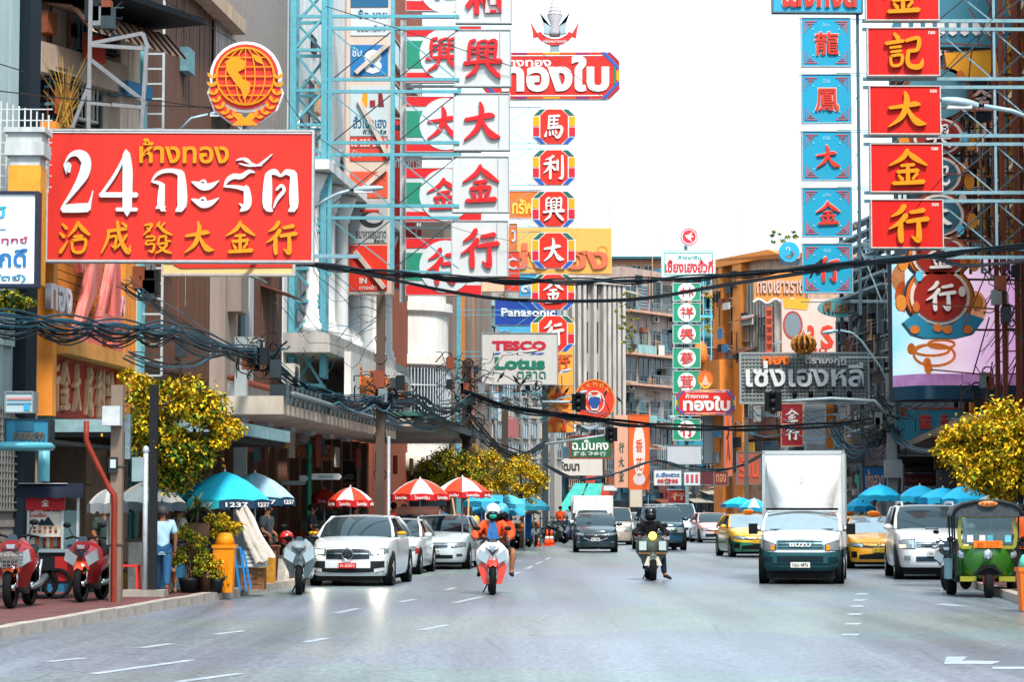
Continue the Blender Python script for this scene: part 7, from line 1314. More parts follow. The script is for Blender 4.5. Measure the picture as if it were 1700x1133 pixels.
# ------------------------------------------------------------ vehicles
CG = mat('#3a4a50', .05, .55, 0); CG.name = 'car_glass'; CG2 = mat('#a9b6bb', .06, .75, .1, 2); LENS = mat('#a9b8c0', .1, .5, 0, coat=1); AMB = mat('#f08a1c', .3, 0, 0)  # CG2: paler windscreen glass, pale sky reflection put into its colour
ON = mat('#fff0d0', .3, 0, 0, emit=150)
def plan_y(x, hw, Lh, n=4.2): q = min(.985, abs(x) / hw); return Lh * (1 - (1 - q ** n) ** (1 / n))
class Car:
    def __init__(s, name, label, cat, paint, W_=1.78, H=1.47, L=4.5, nose=.74, cowl=.98, yc=1.15, yrf=1.95, yrr=3.3, yr2=4.1, belt=.98, wt=.74, zb=.2, wr=.32, two=None, group=None, tail=None, rake=.16, n=5, glass=None):
        s.t = thing(name, label, cat, group=group); s.hw = W_ / 2; s.L = L; s.zb = zb; s.nose = nose; s.p = paint; s.rake = rake; hw = s.hw; s.n = n
        s.cowl, s.belt, s.yc, s.yr2 = cowl, belt, yc, yr2; tail = tail or belt + .04
        def hz(y):
            if y < yc: q = y / yc; return nose + (cowl - nose) * (q ** .7)
            if y < yr2: return cowl + (belt + .03 - cowl) * (y - yc) / (yr2 - yc)
            return belt + .03 + (tail - belt - .03) * min(1, (y - yr2) / max(.01, L - yr2))
        N = 48; lv = [(0, .95, .08), (.1, .985, .02), (.3, 1, .0), (.55, 1.0, .0), (.78, .985, .03), (.93, .965, .08), (1, .93, s.rake)]; mb = MB(); g = []
        for q, sc, rk in lv:
            row = []
            for i in range(N):
                a = 2 * PI * i / N + PI / N; cx, cy = math.cos(a), math.sin(a); x = hw * sc * math.copysign(abs(cx) ** (2 / n), cx); y = L / 2 - (L / 2) * math.copysign(abs(cy) ** (2 / n), cy)
                fr_ = max(0, 1 - y / .9); y2 = y + rk * fr_; row.append((x, y2, zb + (hz(max(0, y)) - zb) * q))
            g.append(row)
        for sc, dz in ((.8, .025), (.5, .045), (.0, .055)): g.append([(x / .93 * .93 * sc, y, z + dz) for x, y, z in g[len(lv) - 1]])
        mb.grid(g, None, True, True); mb.build('body', paint, s.t); s.bvh = [BVHTree.FromPolygons(mb.v, mb.f)]
        if two is not None:
            g2 = [[(x * 1.004, y - .004 if y < L / 2 else y + .004, z) for x, y, z in r] for r in g[:4]]; m2 = MB().grid(g2, None, True, True); m2.build('lower_body', two, s.t); s.bvh.append(BVHTree.FromPolygons(m2.v, m2.f))
        s.strip('bonnet_seam', -hw * .62, hw * .62, nose - .045, nose - .033, BLK, .004)
        # greenhouse
        wb = hw * .93; wt = hw * wt; zc, zr = cowl + .02, H; bz = belt + .05
        cur = lambda x, w_, a: a * (1 - (x / w_) ** 2)
        ws = [[(-w_ + 2 * w_ * j / 8, y - cur(-w_ + 2 * w_ * j / 8, w_, c) , z + cur(-w_ + 2 * w_ * j / 8, w_, dz)) for j in range(9)] for (w_, y, z, c, dz) in ((wb * .97, yc, zc, .16, .0), ((wb + wt) / 2, (yc + yrf) / 2 - .03, (zc + zr) / 2 + .04, .13, .01), (wt, yrf, zr - .03, .08, .02))]
        MB().grid(ws).build('windshield', glass or CG, s.t, fix=False)
        rf = [ws[-1]] + [[(-w_ + 2 * w_ * j / 8, y, z + cur(-w_ + 2 * w_ * j / 8, w_, .035)) for j in range(9)] for (w_, y, z) in ((wt * 1.02, yrf + .25, zr - .01), (wt * 1.02, (yrf + yrr) / 2, zr), (wt, yrr, zr - .04))]
        MB().grid(rf).build('roof', paint, s.t, fix=False)
        MB().grid([rf[-1], [(-wb + 2 * wb * j / 8, yr2, bz) for j in range(9)]]).build('rear_window', CG, s.t, fix=False)
        for sx in (-1, 1):
            A, B, C_, D = Vector((sx * wb, yc, zc)), Vector((sx * wt * 1.01, yrf, zr - .035)), Vector((sx * wt * 1.01, yrr, zr - .05)), Vector((sx * wb, yr2, bz))
            MB().add([A, B, C_, D], [(0, 1, 2, 3)]).build('side_window', CG, s.t)
            for a, b, r in ((A, B, .045), (B, C_, .035), (C_, D, .05)): MB().tube([a, a.lerp(b, .5) + Vector((sx * .02, 0, .01)), b], r, 6).build('pillar', paint, s.t)
            m_p = A.lerp(D, .48), B.lerp(C_, .5); MB().bar(m_p[0], m_p[1], .05).build('pillar', BLK, s.t)
            m = Vector((sx * (hw + .09), yc + .35, cowl + .06)); MB().ell(m, (.11, .06, .075), paint).build('wing_mirror', None, s.t)
            for y in (.78, L - .85):
                xo = sx * (hw * 1.0 - .02); MB().lathe([(wr + .07, 0), (wr + .07, .012)], 20, ax='x', c=(sx * hw * .985 + (-.004 if sx < 0 else 0), y, wr + .02)).build('wheel_arch', BLK, s.t)  # flat black disc stands in for the shaded hollow around the wheel
                w = inst('wheel', WHEEL(wr)[0], s.t, (sx * (hw - .115), y, wr), (0, 0, 0 if sx > 0 else PI)); inst('rim', WHEEL(wr)[1], w)
            # front tyres seen from the front, below the bumper
        MB().box(-hw * .8, .3, .12, hw * .8, L - .3, zb + .05).build('underbody', BLK, s.t)
    def yf(s, x, z):
        hits = [h[0].y for h in (b.ray_cast(Vector((x, -3, z)), Vector((0, 1, 0))) for b in s.bvh) if h[0] is not None]
        if hits: return min(hits)
        q = (z - s.zb) / (s.nose - s.zb); rk = .1 if q < 0 else (.1 * (1 - q / .3) if q < .3 else (0 if q < .6 else s.rake * ((q - .6) / .4) ** 1.8)); return plan_y(x, s.hw * .985, s.L / 2, s.n) + rk
    def strip(s, name, x0, x1, lo, hi, m, off=.02, n=10, both=False, parent=None):
        lo_ = lo if callable(lo) else (lambda x, v=lo: v); hi_ = hi if callable(hi) else (lambda x, v=hi: v); out = None
        if name == 'headlight': s.strip('headlight_rim', x0 - .02, min(x1 + .012, s.hw * .975), lambda x: lo_(x) - .018, lambda x: hi_(x) + .014, BLK, off * .6, n, both)
        for sx in ((1, -1) if both else (1,)):
            g = [[] for _ in range(7)]
            for i in range(n + 1):
                x = x0 + (x1 - x0) * i / n; l, h = lo_(x), hi_(x); X_ = x * sx; g[0].append((X_, s.yf(X_, l) + .03, l)); g[6].append((X_, s.yf(X_, h) + .03, h))
                for k in range(5): z = l + (h - l) * k / 4; g[k + 1].append((X_, s.yf(X_, z) - off, z))
            out = MB().grid(g, None, False).build(name, m, parent or s.t, fix=False)
        return out
    def plate(s, z, c='#dfe0dc', txt='กข 1234', w_=.34, x=0, tc='#2a2c30'):
        y = s.yf(x, z) - .06; p = MB().box(x - w_ / 2, y, z - .06, x + w_ / 2, y + .05, z + .06).build('licence_plate', mat(c, .4, 0, .1), s.t); lettering(s.t, txt, x, z, w_ * .8, .07, y, tc, .008, .01)
    def put(s, x, y, rz=0, sc=1): s.t.location = (x, y, .0); s.t.rotation_euler = (0, 0, rz); s.t.scale = (sc,) * 3; return s.t
WH = {}
def WHEEL(r):
    if r not in WH:
        w_ = .11; t = MB().lathe([(r * .62, -w_), (r * .9, -w_), (r, -w_ * .7), (r, w_ * .7), (r * .9, w_), (r * .62, w_)], 24, ax='x').mesh('tyre', TYRE); m = MB(); m.lathe([(r * .63, w_ * .9), (r * .58, w_ * .6), (r * .2, w_ * .8), (r * .12, w_ * .95)], 20, mat('#4a4f54', .4, .6, .1), ax='x')
        for i in range(5): a = 2 * PI * i / 5; m.bar((w_ * .95, 0, 0), (w_ * .85, r * .58 * math.cos(a), r * .58 * math.sin(a)), .05, mat('#b9bdc0', .3, .8, .1))
        WH[r] = (t, m.mesh('rim'))
    return WH[r]
RZ = -.085
# silver crossover coupe
c = Car('silver_crossover', 'silver crossover parked at the left kerb with a three pointed star and a red plate', 'car', car_m('#e3e8ec', .15), 1.9, 1.6, 4.7, .93, 1.1, 1.2, 1.95, 3.6, 4.3, 1.08, .7, .24, .36, rake=.14)
gr = c.strip('grille', -.5, .5, lambda x: .62 + .02 * abs(x), lambda x: .86 - .08 * abs(x) ** 2, mat('#20262c', .3, .4, 0), .015)
c.strip('grille_bar', -.48, -.12, .735, .765, CHROME, .045); c.strip('grille_bar', .12, .48, .735, .765, CHROME, .045)
g = MB(); y = c.yf(0, .74) - .08; g.lathe([(.12, 0), (.135, 0), (.135, .02), (.12, .02)], 24, ax='y', c=(0, y, .74))
for a in (PI / 2, PI / 2 + 2 * PI / 3, PI / 2 - 2 * PI / 3): g.add([(.12 * math.cos(a), y, .74 + .12 * math.sin(a)), (.02 * math.cos(a + 1.57), y, .74 + .02 * math.sin(a + 1.57)), (-.02 * math.cos(a + 1.57), y, .74 - .02 * math.sin(a + 1.57))], [(0, 1, 2)])
g.build('star_badge', CHROME, c.t)
c.strip('headlight', .53, .86, lambda x: .72 + .12 * (x - .5), lambda x: .84 + .03 * (x - .5), LENS, .02, 6, True); c.strip('headlamp_bulb', .6, .78, .755, .83, ON, .035, 3, True)
c.strip('air_intake', .52, .86, lambda x: .4 + .1 * (x - .5), .58, mat('#23282c', .4), .012, 5, True); c.strip('lower_intake', -.6, .6, .3, .42, mat('#181c20', .5), .012); c.strip('bumper_trim', -.8, .8, lambda x: .27 + .1 * abs(x) ** 3, lambda x: .31 + .1 * abs(x) ** 3, CHROME, .03)
c.plate(.48, '#c9262a', 'ก-5501', .4, 0, '#f0d0c8')
for sx in (-1, 1): MB().ell((sx * 1.04, 1.5, 1.2), (.12, .05, .05), mat('#e0a01c', .4)).build('yellow_mirror_cap', None, c.t)
c.put(X(583, 52), 51.2, RZ, .93)
c = Car('white_saloon', 'white saloon parked close behind the silver crossover', 'car', car_m('#e3e6e8', .1), 1.8, 1.46, 4.6, .76, .98, 1.2, 2.0, 3.4, 4.1, .96, .72)
c.strip('grille', -.5, .5, .5, .66, mat('#1c2024', .4), .015); c.strip('headlight', .48, .86, lambda x: .6 + .05 * x, lambda x: .68 + .08 * x, LENS, .02, 6, True); c.strip('indicator', .8, .87, .56, .7, mat('#c23a2a', .4), .03, 2, True); c.plate(.42); c.put(X(640, 61), 60.5, RZ, .95)
c = Car('silver_saloon', 'silver saloon parked at the kerb beside the orange cones', 'car', car_m('#c9d6dc', .2), 1.82, 1.47, 4.8, .78, 1.0, 1.25, 2.05, 3.5, 4.2, .98, .72)
c.strip('grille', -.36, .36, lambda x: .58 + .1 * abs(x), .72, mat('#39464e', .3, .4, 0), .015); 
for z in (.62, .67): c.strip('grille_bar', -.33, .33, z, z + .015, CHROME, .03)
c.strip('headlight', .48, .87, lambda x: .6 + .1 * (x - .4), lambda x: .7 + .1 * (x - .4), LENS, .02, 6, True); c.strip('lower_intake', -.5, .5, .3, .4, mat('#181c20', .5), .012); c.strip('fog_lamp', .6, .75, .36, .43, mat('#39424a', .3), .02, 3, True); c.plate(.5); c.put(X(722, 66), 66, RZ, 1)
# dark hatchback
def badge(c, z, r=.05, m=CHROME): y = c.yf(0, z) - .05; MB().lathe([(r * .6, 0), (r, 0), (r, .02), (r * .6, .02)], 16, ax='y', c=(0, y, z)).build('badge', m, c.t)
c = Car('dark_hatchback', 'dark teal hatchback driving in the left lane ahead of a small white truck', 'car', car_m('#1d3540', .3), 1.72, 1.5, 4.1, .78, 1.02, 1.05, 1.8, 3.3, 3.9, .98, .73)
c.strip('grille', -.42, .42, lambda x: .42 + .12 * abs(x), .68, mat('#0e1418', .4), .015); c.strip('grille_wing', .1, .46, lambda x: .43 + .4 * max(0, x - .1) ** 1.2, lambda x: .46 + .4 * max(0, x - .1) ** 1.2, CHROME, .04, 8, True); badge(c, .6, .07)
c.strip('headlight', .46, .84, lambda x: .64 + .1 * (x - .4), lambda x: .74 + .1 * (x - .4), LENS, .02, 6, True); c.strip('fog_lamp', .6, .7, .38, .42, LENS, .02, 3, True); c.plate(.5, '#c9cdd0'); c.put(X(988, 93), 93, -.02, 1)
c = Car('small_white_truck', 'small white box truck following behind the dark hatchback', 'truck', car_m('#dfe3e6', .1), 1.7, 1.7, 4.9, .9, 1.1, .7, 1.2, 2.0, 2.2, 1.1, .78)
MB().box(-.95, 2.1, .8, .95, 5.6, 2.35).build('cargo_box', mat('#d8dadb', .5, 0, .2, 1), c.t); MB().prism([(-.9, 1.55), (.9, 1.55), (.85, 2.3), (-.85, 2.3)], 1.6, 2.1).build('roof_fairing', mat('#e3e5e6', .5), c.t); c.plate(.5); c.put(X(985, 104), 105, -.02, .97)
c = Car('grey_hatchback', 'pale silver car between the dark hatchback and the scooter rider', 'car', car_m('#9fb3ba', .4), 1.72, 1.5, 4.1, .78, 1.02, 1.05, 1.8, 3.3, 3.9, .98, .73); c.strip('grille', -.4, .4, .5, .62, BLK, .015); c.strip('headlight', .46, .84, .62, .76, LENS, .02, 6, True); c.plate(.46); c.put(X(1058, 122), 122, 0, 1)
c = Car('beige_van', 'light van half hidden behind the dark hatchback', 'van', car_m('#b9aaa0', .3), 1.75, 1.75, 4.5, .85, 1.1, .8, 1.4, 3.9, 4.3, 1.1, .8); c.strip('headlight', .46, .84, .66, .84, LENS, .02, 6, True); c.plate(.46); c.put(X(1022, 112), 113, 0, 1)
# dark pickup with roof rack
c = Car('dark_pickup', 'dark blue pickup with a roof rack right behind the scooter rider', 'pickup truck', car_m('#20404e', .4), 1.86, 1.78, 5.2, 1.0, 1.2, 1.15, 1.75, 3.0, 3.4, 1.18, .76, .3, .38)
c.strip('grille', -.5, .5, .72, .9, mat('#8fa0a6', .2, .8, 0), .02)
for z in (.75, .81, .87): c.strip('grille_bar', -.48, .48, z, z + .025, BLK, .035)
c.strip('headlight', .52, .88, .72, .94, LENS, .02, 6, True); c.strip('bumper', -.88, .88, .4, .6, car_m('#24506a', .3), .03); c.plate(.5, '#c9cdd0')
t = c.t; MB().bar((-.6, 1.8, 1.86), (.6, 1.8, 1.86), .04).build('rack_bar', metal_m('#c3ccd0'), t); MB().bar((-.6, 2.6, 1.86), (.6, 2.6, 1.86), .04).build('rack_bar', metal_m('#c3ccd0'), t)
for x in (-.6, -.3, 0, .3, .6): MB().bar((x, 1.75, 1.88), (x, 2.7, 1.88), .03).build('rack_rail', metal_m('#c3ccd0'), t)
c.put(X(1119, 92), 98, .04, 1)
c = Car('white_van', 'white van in the queue behind the dark pickup', 'van', car_m('#b9d0d8', .2), 1.85, 1.98, 4.9, .95, 1.2, .6, 1.2, 4.3, 4.6, 1.2, .82); c.strip('headlight', .52, .88, .7, .9, LENS, .02, 6, True); c.strip('grille', -.4, .4, .6, .72, BLK, .015); c.put(X(1158, 116), 128, .05, 1)
c = Car('pink_taxi', 'pink and white taxi with an orange plate behind the dark pickup', 'taxi', car_m('#e3a9a8', .1), 1.76, 1.5, 4.6, .78, 1.0, 1.15, 1.95, 3.4, 4.1, .98, .73, two=car_m('#d3dadd', .2))
c.strip('grille', -.5, .5, .6, .67, BLK, .02); c.strip('headlight', .5, .85, lambda x: .62 + .06 * (x - .4), lambda x: .7 + .08 * (x - .4), LENS, .02, 6, True); c.strip('lower_intake', -.6, .6, .3, .46, mat('#1c2e38', .5), .015); c.plate(.52, '#e8742a'); c.put(X(1192, 120), 121, .06, 1)
for i, (u, Y, c1, lab, rz) in enumerate(((1040, 150, '#8a9aa2', 'distant grey car deep in the queue', 0), (1078, 140, '#5a7a86', 'distant teal car left of the pickup', 0), (1215, 150, '#4a6a74', 'distant car between the pink taxi and the green taxi', .1), (1000, 140, '#c9cdd0', 'distant white car behind the small truck', 0), (1170, 158, '#7fa0aa', 'distant pale car behind the white van', .1), (1095, 165, '#c6a49a', 'distant pinkish car in the far queue', .1))):
    c = Car('queued_car', lab, 'car', car_m(c1, .3), group='distant queued cars'); c.strip('headlight', .5, .85, .6, .72, LENS, .02, 4, True); c.strip('grille', -.4, .4, .48, .6, BLK, .02, 4); c.plate(.4); c.put(X(u, Y), Y, rz, 1)
def taxi(label, u, Y, c1, c2, rz, sc=1):
    c = Car('meter_taxi', label, 'taxi', car_m(c1, .05), 1.76, 1.48, 4.6, .78, 1.0, 1.15, 1.95, 3.4, 4.1, .98, .73, two=car_m(c2, .1) if c2 else None, group='metered taxis', glass=CG2)
    c.strip('grille', -.5, .5, lambda x: .6 + .04 * abs(x), lambda x: .66 + .05 * abs(x), mat('#11161a', .3), .02); c.strip('headlight', .46, .87, lambda x: .62 + .08 * (x - .4), lambda x: .7 + .12 * (x - .4), LENS, .022, 6, True); c.strip('lower_intake', -.56, .56, lambda x: .28, lambda x: .46 - .1 * abs(x), mat('#14191c', .5), .015); c.strip('fog_surround', .62, .82, .32, .5, BLK, .015, 3, True)
    c.plate(.55, '#e8c23a'); t = c.t; MB().ell((0, 2.1, 1.58), (.2, .08, .08), mat('#f0941e', .4)).build('roof_sign', None, t); lettering(t, 'TAXI', 0, 1.585, .26, .07, 2.02, '#b52a20', .01)
    MB().bar((-.2, 2.1, 1.49), (.2, 2.1, 1.49), .03).build('roof_sign_bar', BLK, t); badge(c, .7); c.put(X(u, Y), Y, rz, sc)
taxi('green and yellow taxi left of the box truck', 1256, 83, '#f0b41c', '#1c7a52', .06); taxi('green and yellow taxi just right of the box truck', 1412, 77, '#f0b81c', '#1f6a38', RZ, .98)
taxi('plain golden yellow taxi between the truck and the white off roader', 1456, 66.5, '#f2a60c', None, RZ * .9, .97); taxi('green taxi roof seen behind the golden taxi', 1432, 92, '#2f8a52', '#2f8a52', RZ)
# white off roader
c = Car('white_off_roader', 'white off roader with roof rails parked right of the golden taxi', 'car', car_m('#e6e9ea', .1), 1.84, 1.78, 4.7, 1.02, 1.2, 1.15, 1.8, 4.0, 4.4, 1.18, .78, .3, .38)
c.strip('grille', -.44, .44, .78, .94, mat('#39566a', .3, .4, 0), .015)
for z in (.8, .85, .9): c.strip('grille_bar', -.42, .42, z, z + .02, CHROME, .03)
y = c.yf(0, .86) - .06; MB().tube([(.09 * math.cos(a), y, .86 + .06 * math.sin(a)) for a in [2 * PI * i / 16 for i in range(17)]], .011, 5, CHROME).tube([(.035 * math.cos(a), y, .865 + .055 * math.sin(a)) for a in [2 * PI * i / 12 for i in range(13)]], .009, 5, CHROME).build('oval_badge', None, c.t)
c.strip('headlight', .48, .88, lambda x: .76, lambda x: .96 - .05 * (x - .5), LENS, .02, 6, True); c.strip('lit_sidelight', .7, .82, .77, .84, mat('#ffc46a', .3, 0, 0, emit=3), .035, 2, True); c.strip('lower_intake', -.45, .45, .44, .56, mat('#2a4050', .4), .015); c.strip('fog_lamp', .58, .72, .47, .58, LENS, .03, 3, True); c.plate(.63, '#c6cacc')
for sx in (-1, 1): MB().tube([(sx * .62, 1.9, 1.76), (sx * .62, 2.1, 1.86), (sx * .62, 3.9, 1.86), (sx * .62, 4.1, 1.76)], .03, 6).build('roof_rail', metal_m('#c9cdd0'), c.t)
MB().box(-.16, .75, 1.2, .16, .95, 1.225).build('bonnet_scoop', BLK, c.t); c.put(X(1542, 56.5), 56, RZ, .97)
c = Car('silver_van', 'silver grey van roof behind the golden taxi with an orange roof sign', 'van', car_m('#8d989e', .3), 1.8, 1.95, 4.8, .9, 1.2, .7, 1.3, 4.2, 4.6, 1.15, .82); c.put(X(1438, 84), 86, RZ, .9)
# ---- box truck
wp = car_m('#e9ecee', .05)
c = Car('box_truck', 'white pickup based box truck with a bulging air deflector driving towards the camera', 'truck', wp, 1.86, 1.62, 5.4, 1.02, 1.14, 1.05, 1.62, 2.5, 2.7, 1.14, .8, .3, .37, two=mat('#2c5a62', .5, 0, .15, 1), rake=.2, glass=CG2)
c.strip('grille', -.52, .52, lambda x: .76, lambda x: .97 - .02 * abs(x), mat('#4a747c', .35, .3, 0), .02)
for z in (.79, .86, .93): c.strip('grille_bar', -.48, .48, z, z + .022, mat('#1c3a42', .4), .035)
lettering(c.t, 'ISUZU', 0, .865, .46, .085, c.yf(0, .86) - .05, '#eef2f4', .02, .03)
c.strip('headlight', .55, .89, lambda x: .76 - .06 * (x - .55), lambda x: .87 + .33 * (x - .55), LENS, .025, 6, True); c.strip('indicator', .56, .64, .75, .86, AMB, .04, 2, True)
c.strip('bumper', -.9, .9, .46, .7, mat('#26525c', .5, 0, .1, 1), .045, 14); c.strip('lower_intake', -.5, .5, .5, .62, mat('#10262c', .5), .06); c.strip('bumper_lip', -.8, .8, .3, .42, mat('#1f444c', .5), .05); c.strip('fog_recess', .6, .82, .5, .6, mat('#14343c', .5), .06, 3, True)
c.plate(.43, '#dad8cf', '1ฒบ 4876', .42)
t = c.t; bw = .93
MB().box(-bw, 2.72, .75, bw, 6.6, 2.96).build('cargo_box', mat('#dfe2e3', .45, 0, .12, 1), t)
for a in ((-bw - .01, 2.7, .8, -bw + .06, 2.76, 2.97), (bw - .06, 2.7, .8, bw + .01, 2.76, 2.97), (-bw - .01, 2.7, 2.9, bw + .01, 2.76, 2.98)): MB().box(*a).build('box_edge', mat('#b9bfc2', .4, .3, .1), t)
g = []
for i in range(9):
    q = i / 8; row = []; z = 1.66 + 1.1 * q; hw = .66 + .17 * math.sin(q * PI / 2); dp = .62 * math.sin(PI * min(1, .28 + q * .72)) + .15
    for j in range(13): s_ = -1 + 2 * j / 12; e_ = abs(s_) ** 6; row.append((s_ * hw, 2.7 - dp * (1 - e_ * .75), z))
    g.append(row)
g.append([(x * .96, 2.71, 2.82) for x, y, z in g[-1]]); g.insert(0, [(x, 2.71, 1.63) for x, y, z in g[0]])
MB().grid(g).build('air_deflector', mat('#eef0f1', .25, 0, .06, 1, coat=.4), t, fix=False)
for u in (-.55, -.2, .2, .55): MB().box(u - .02, 2.5, 2.62, u + .02, 2.56, 2.69).build('marker_lamp', mat('#1f2f5a', .4), t)
y = 2.7 - .62 - .15 + .01; MB().lathe([(.035, 0), (.05, 0), (.05, .02), (.035, .02)], 16, ax='y', c=(0, y - .02, 2.34)).build('round_emblem', mat('#2a8aa8', .4), t); lettering(t, 'B', 0, 2.34, .035, .05, y - .01, '#2a6a88', .01); MB().prism([(0, 1.84), (.05, 1.89), (0, 1.94), (-.05, 1.89)], 2.0, 2.1).build('diamond_mark', mat('#3a4a50'), t)
for sx in (-1, 1): MB().box(sx * 1.08 - .1, 1.2, 1.08, sx * 1.08 + .1, 1.26, 1.32).build('door_mirror', BLK, t); MB().bar((sx * .88, 1.25, 1.15), (sx * 1.05, 1.24, 1.2), .03).build('mirror_arm', BLK, t)
MB().bar((-.7, .98, 1.19), (.05, 1.0, 1.2), .02).build('wiper', BLK, t); MB().bar((0, .97, 1.19), (.7, 1.0, 1.2), .02).build('wiper', BLK, t)
MB().bar((-.8, 1.5, 1.64), (.8, 1.5, 1.64), .05).build('visor_bar', BLK, t)
c.put(X(1322, 53), 52.6, -.15, 1)
# ---- tuk-tuk
t = thing('tuk_tuk', 'green and yellow three wheeler with grey fabric roof and TAXI sign', 'three wheeler'); G_ = mat('#2f6e1e', .3, .05, .1, coat=.5); Yl = mat('#8f8c20', .3, .05, .1, coat=.4); Pb = []
prof = lambda q: [(-.36 - .1 * q, 0), (.36 + .1 * q, 0)]
# front shield: body panel with rounded shape
g = []
for (z, w_, y) in ((.38, .38, .28), (.5, .46, .2), (.75, .5, .12), (.95, .51, .1), (1.02, .52, .14)):
    g.append([(w_ * s_, y + .22 * abs(s_) ** 3, z) for s_ in [-1 + 2 * j / 10 for j in range(11)]])
MB().grid(g).build('front_shield', G_, t, fix=False)
for sx in (-1, 1): MB().grid([[(sx * .5, .3 + .3 * j, .35), (sx * .53, .3 + .3 * j, 1.02)] for j in range(3)]).build('side_panel', G_, t, fix=False); MB().box(sx * .38 - .16, .25, .32, sx * .38 + .16, .5, .42).build('lower_trim', Yl, t)
ring = [(-.52, 1.0), (.52, 1.0), (.56, 1.25), (.52, 1.62), (-.52, 1.62), (-.56, 1.25)]
for i in range(6): a, b = ring[i], ring[(i + 1) % 6]; MB().bar((a[0], .2, a[1]), (b[0], .2, b[1]), .07).build('windscreen_frame', Yl, t)
MB().prism([(-.48, 1.05), (.48, 1.05), (.5, 1.58), (-.5, 1.58)], .21, .225).build('windscreen', mat('#8fb0b8', .05, .1, 0, trans=.75), t)
for x, c_ in ((-.34, '#dfe3e6'), (.05, '#5ab0c8'), (.4, '#6cc0dc'), (-.1, '#dfe3e6')): MB().box(x - .06, .195, 1.1, x + .06, .205, 1.24).build('windscreen_sticker', mat(c_), t)
p_ = MB().box(-.28, .06, .99, .28, .1, 1.13).build('licence_plate', mat('#f0781c', .5, 0, .1), t); lettering(t, 'สจ 1017', 0, 1.06, .44, .1, .06, '#d85a2a', .01)
g = []
for i in range(9):
    a = PI * i / 8; g.append([(-.68 * math.cos(a) if True else 0, y, 1.62 + .3 * math.sin(a) ** .7 + .02 * (j % 2)) for j, y in enumerate((.0, .1, .5, 1.0, 1.5, 2.1, 2.3))])
MB().grid(g).build('fabric_roof', mat('#5a6268', .75, 0, .4, 4), t, fix=False); MB().prism([(x * .98, z - .01) for x, y, z in [r[0] for r in g]], .02, .1).build('roof_front_sheet', mat('#4a5258', .75, 0, .5, 6), t); MB().tube([r[0] for r in g], .035, 6).build('roof_hem', mat('#2a3036', .6), t)
MB().ell((0, -.02, 1.86), (.2, .05, .06), mat('#f0a05a', .4)).build('roof_sign', None, t); lettering(t, 'TAXI', 0, 1.865, .28, .06, -.068, '#b5402a', .01)
for x, r in ((0, .09), (-.5, .075), (.5, .075)): MB().lathe([(r * .5, .05), (r, .03), (r * 1.08, 0), (r * .95, -.02), (r * .3, -.035)], 16, LENS, ax='y', c=(x, .08 if x == 0 else .3, .86)).build('headlight', None, t); MB().lathe([(r * 1.15, .03), (r * 1.15, .0), (r, -.01)], 16, ax='y', c=(x, .08 if x == 0 else .3, .86)).build('lamp_ring', CHROME, t)
MB().grid([[(-.2 + .4 * j / 6, -.12 + .25 * i, .6 - .1 * abs(-1 + j / 3) ** 2 + .03 * math.sin(i)) for j in range(7)] for i in range(3)]).build('mudguard', CHROME, t, fix=False)
MB().prism([(-.3, .45), (.3, .45), (.12, .66), (-.12, .66)], .0, .1).build('fork_cover', BLK, t)
w = inst('wheel', WHEEL(.25)[0], t, (0, .05, .25), (0, 0, 0), (.75, 1, 1)); inst('rim', WHEEL(.25)[1], w)
for sx in (-1, 1): w = inst('wheel', WHEEL(.26)[0], t, (sx * .62, 1.9, .26), (0, 0, 0), (.9, 1, 1)); inst('rim', WHEEL(.26)[1], w); MB().tube([(sx * .1, .05, .55), (sx * .09, .04, .25)], .025, 6).build('fork_leg', mat('#b5402a', .4), t)
MB().box(-.62, .5, .3, .62, 2.3, .42).build('chassis', BLK, t); MB().box(-.6, 1.2, .42, .6, 2.25, .85).build('rear_body', G_, t); MB().box(-.5, 1.3, .86, .5, 2.1, .98).build('seat', mat('#7a2a24', .6), t)
for sx in (-1, 1):
    for y in (.5, 1.2, 2.2): MB().bar((sx * .6, y, .42), (sx * .64, y, 1.66), .035).build('roof_post', mat('#23282c', .4), t)
    MB().tube([(sx * .5, .35, 1.1), (sx * .68, .3, 1.15)], .012, 5).build('mirror_stalk', CHROME, t); MB().ell((sx * .72, .3, 1.16), (.07, .03, .06)).build('mirror', BLK, t)
MB().box(-.78, .9, .35, -.66, 1.6, .75).build('side_box', mat('#7fa3ae', .4, .2, .2), t)
t.location = (X(1636, 44.5), 44.5, 0); t.rotation_euler = (0, 0, -.12); t.scale = (.93, .93, .93 * 1.0)
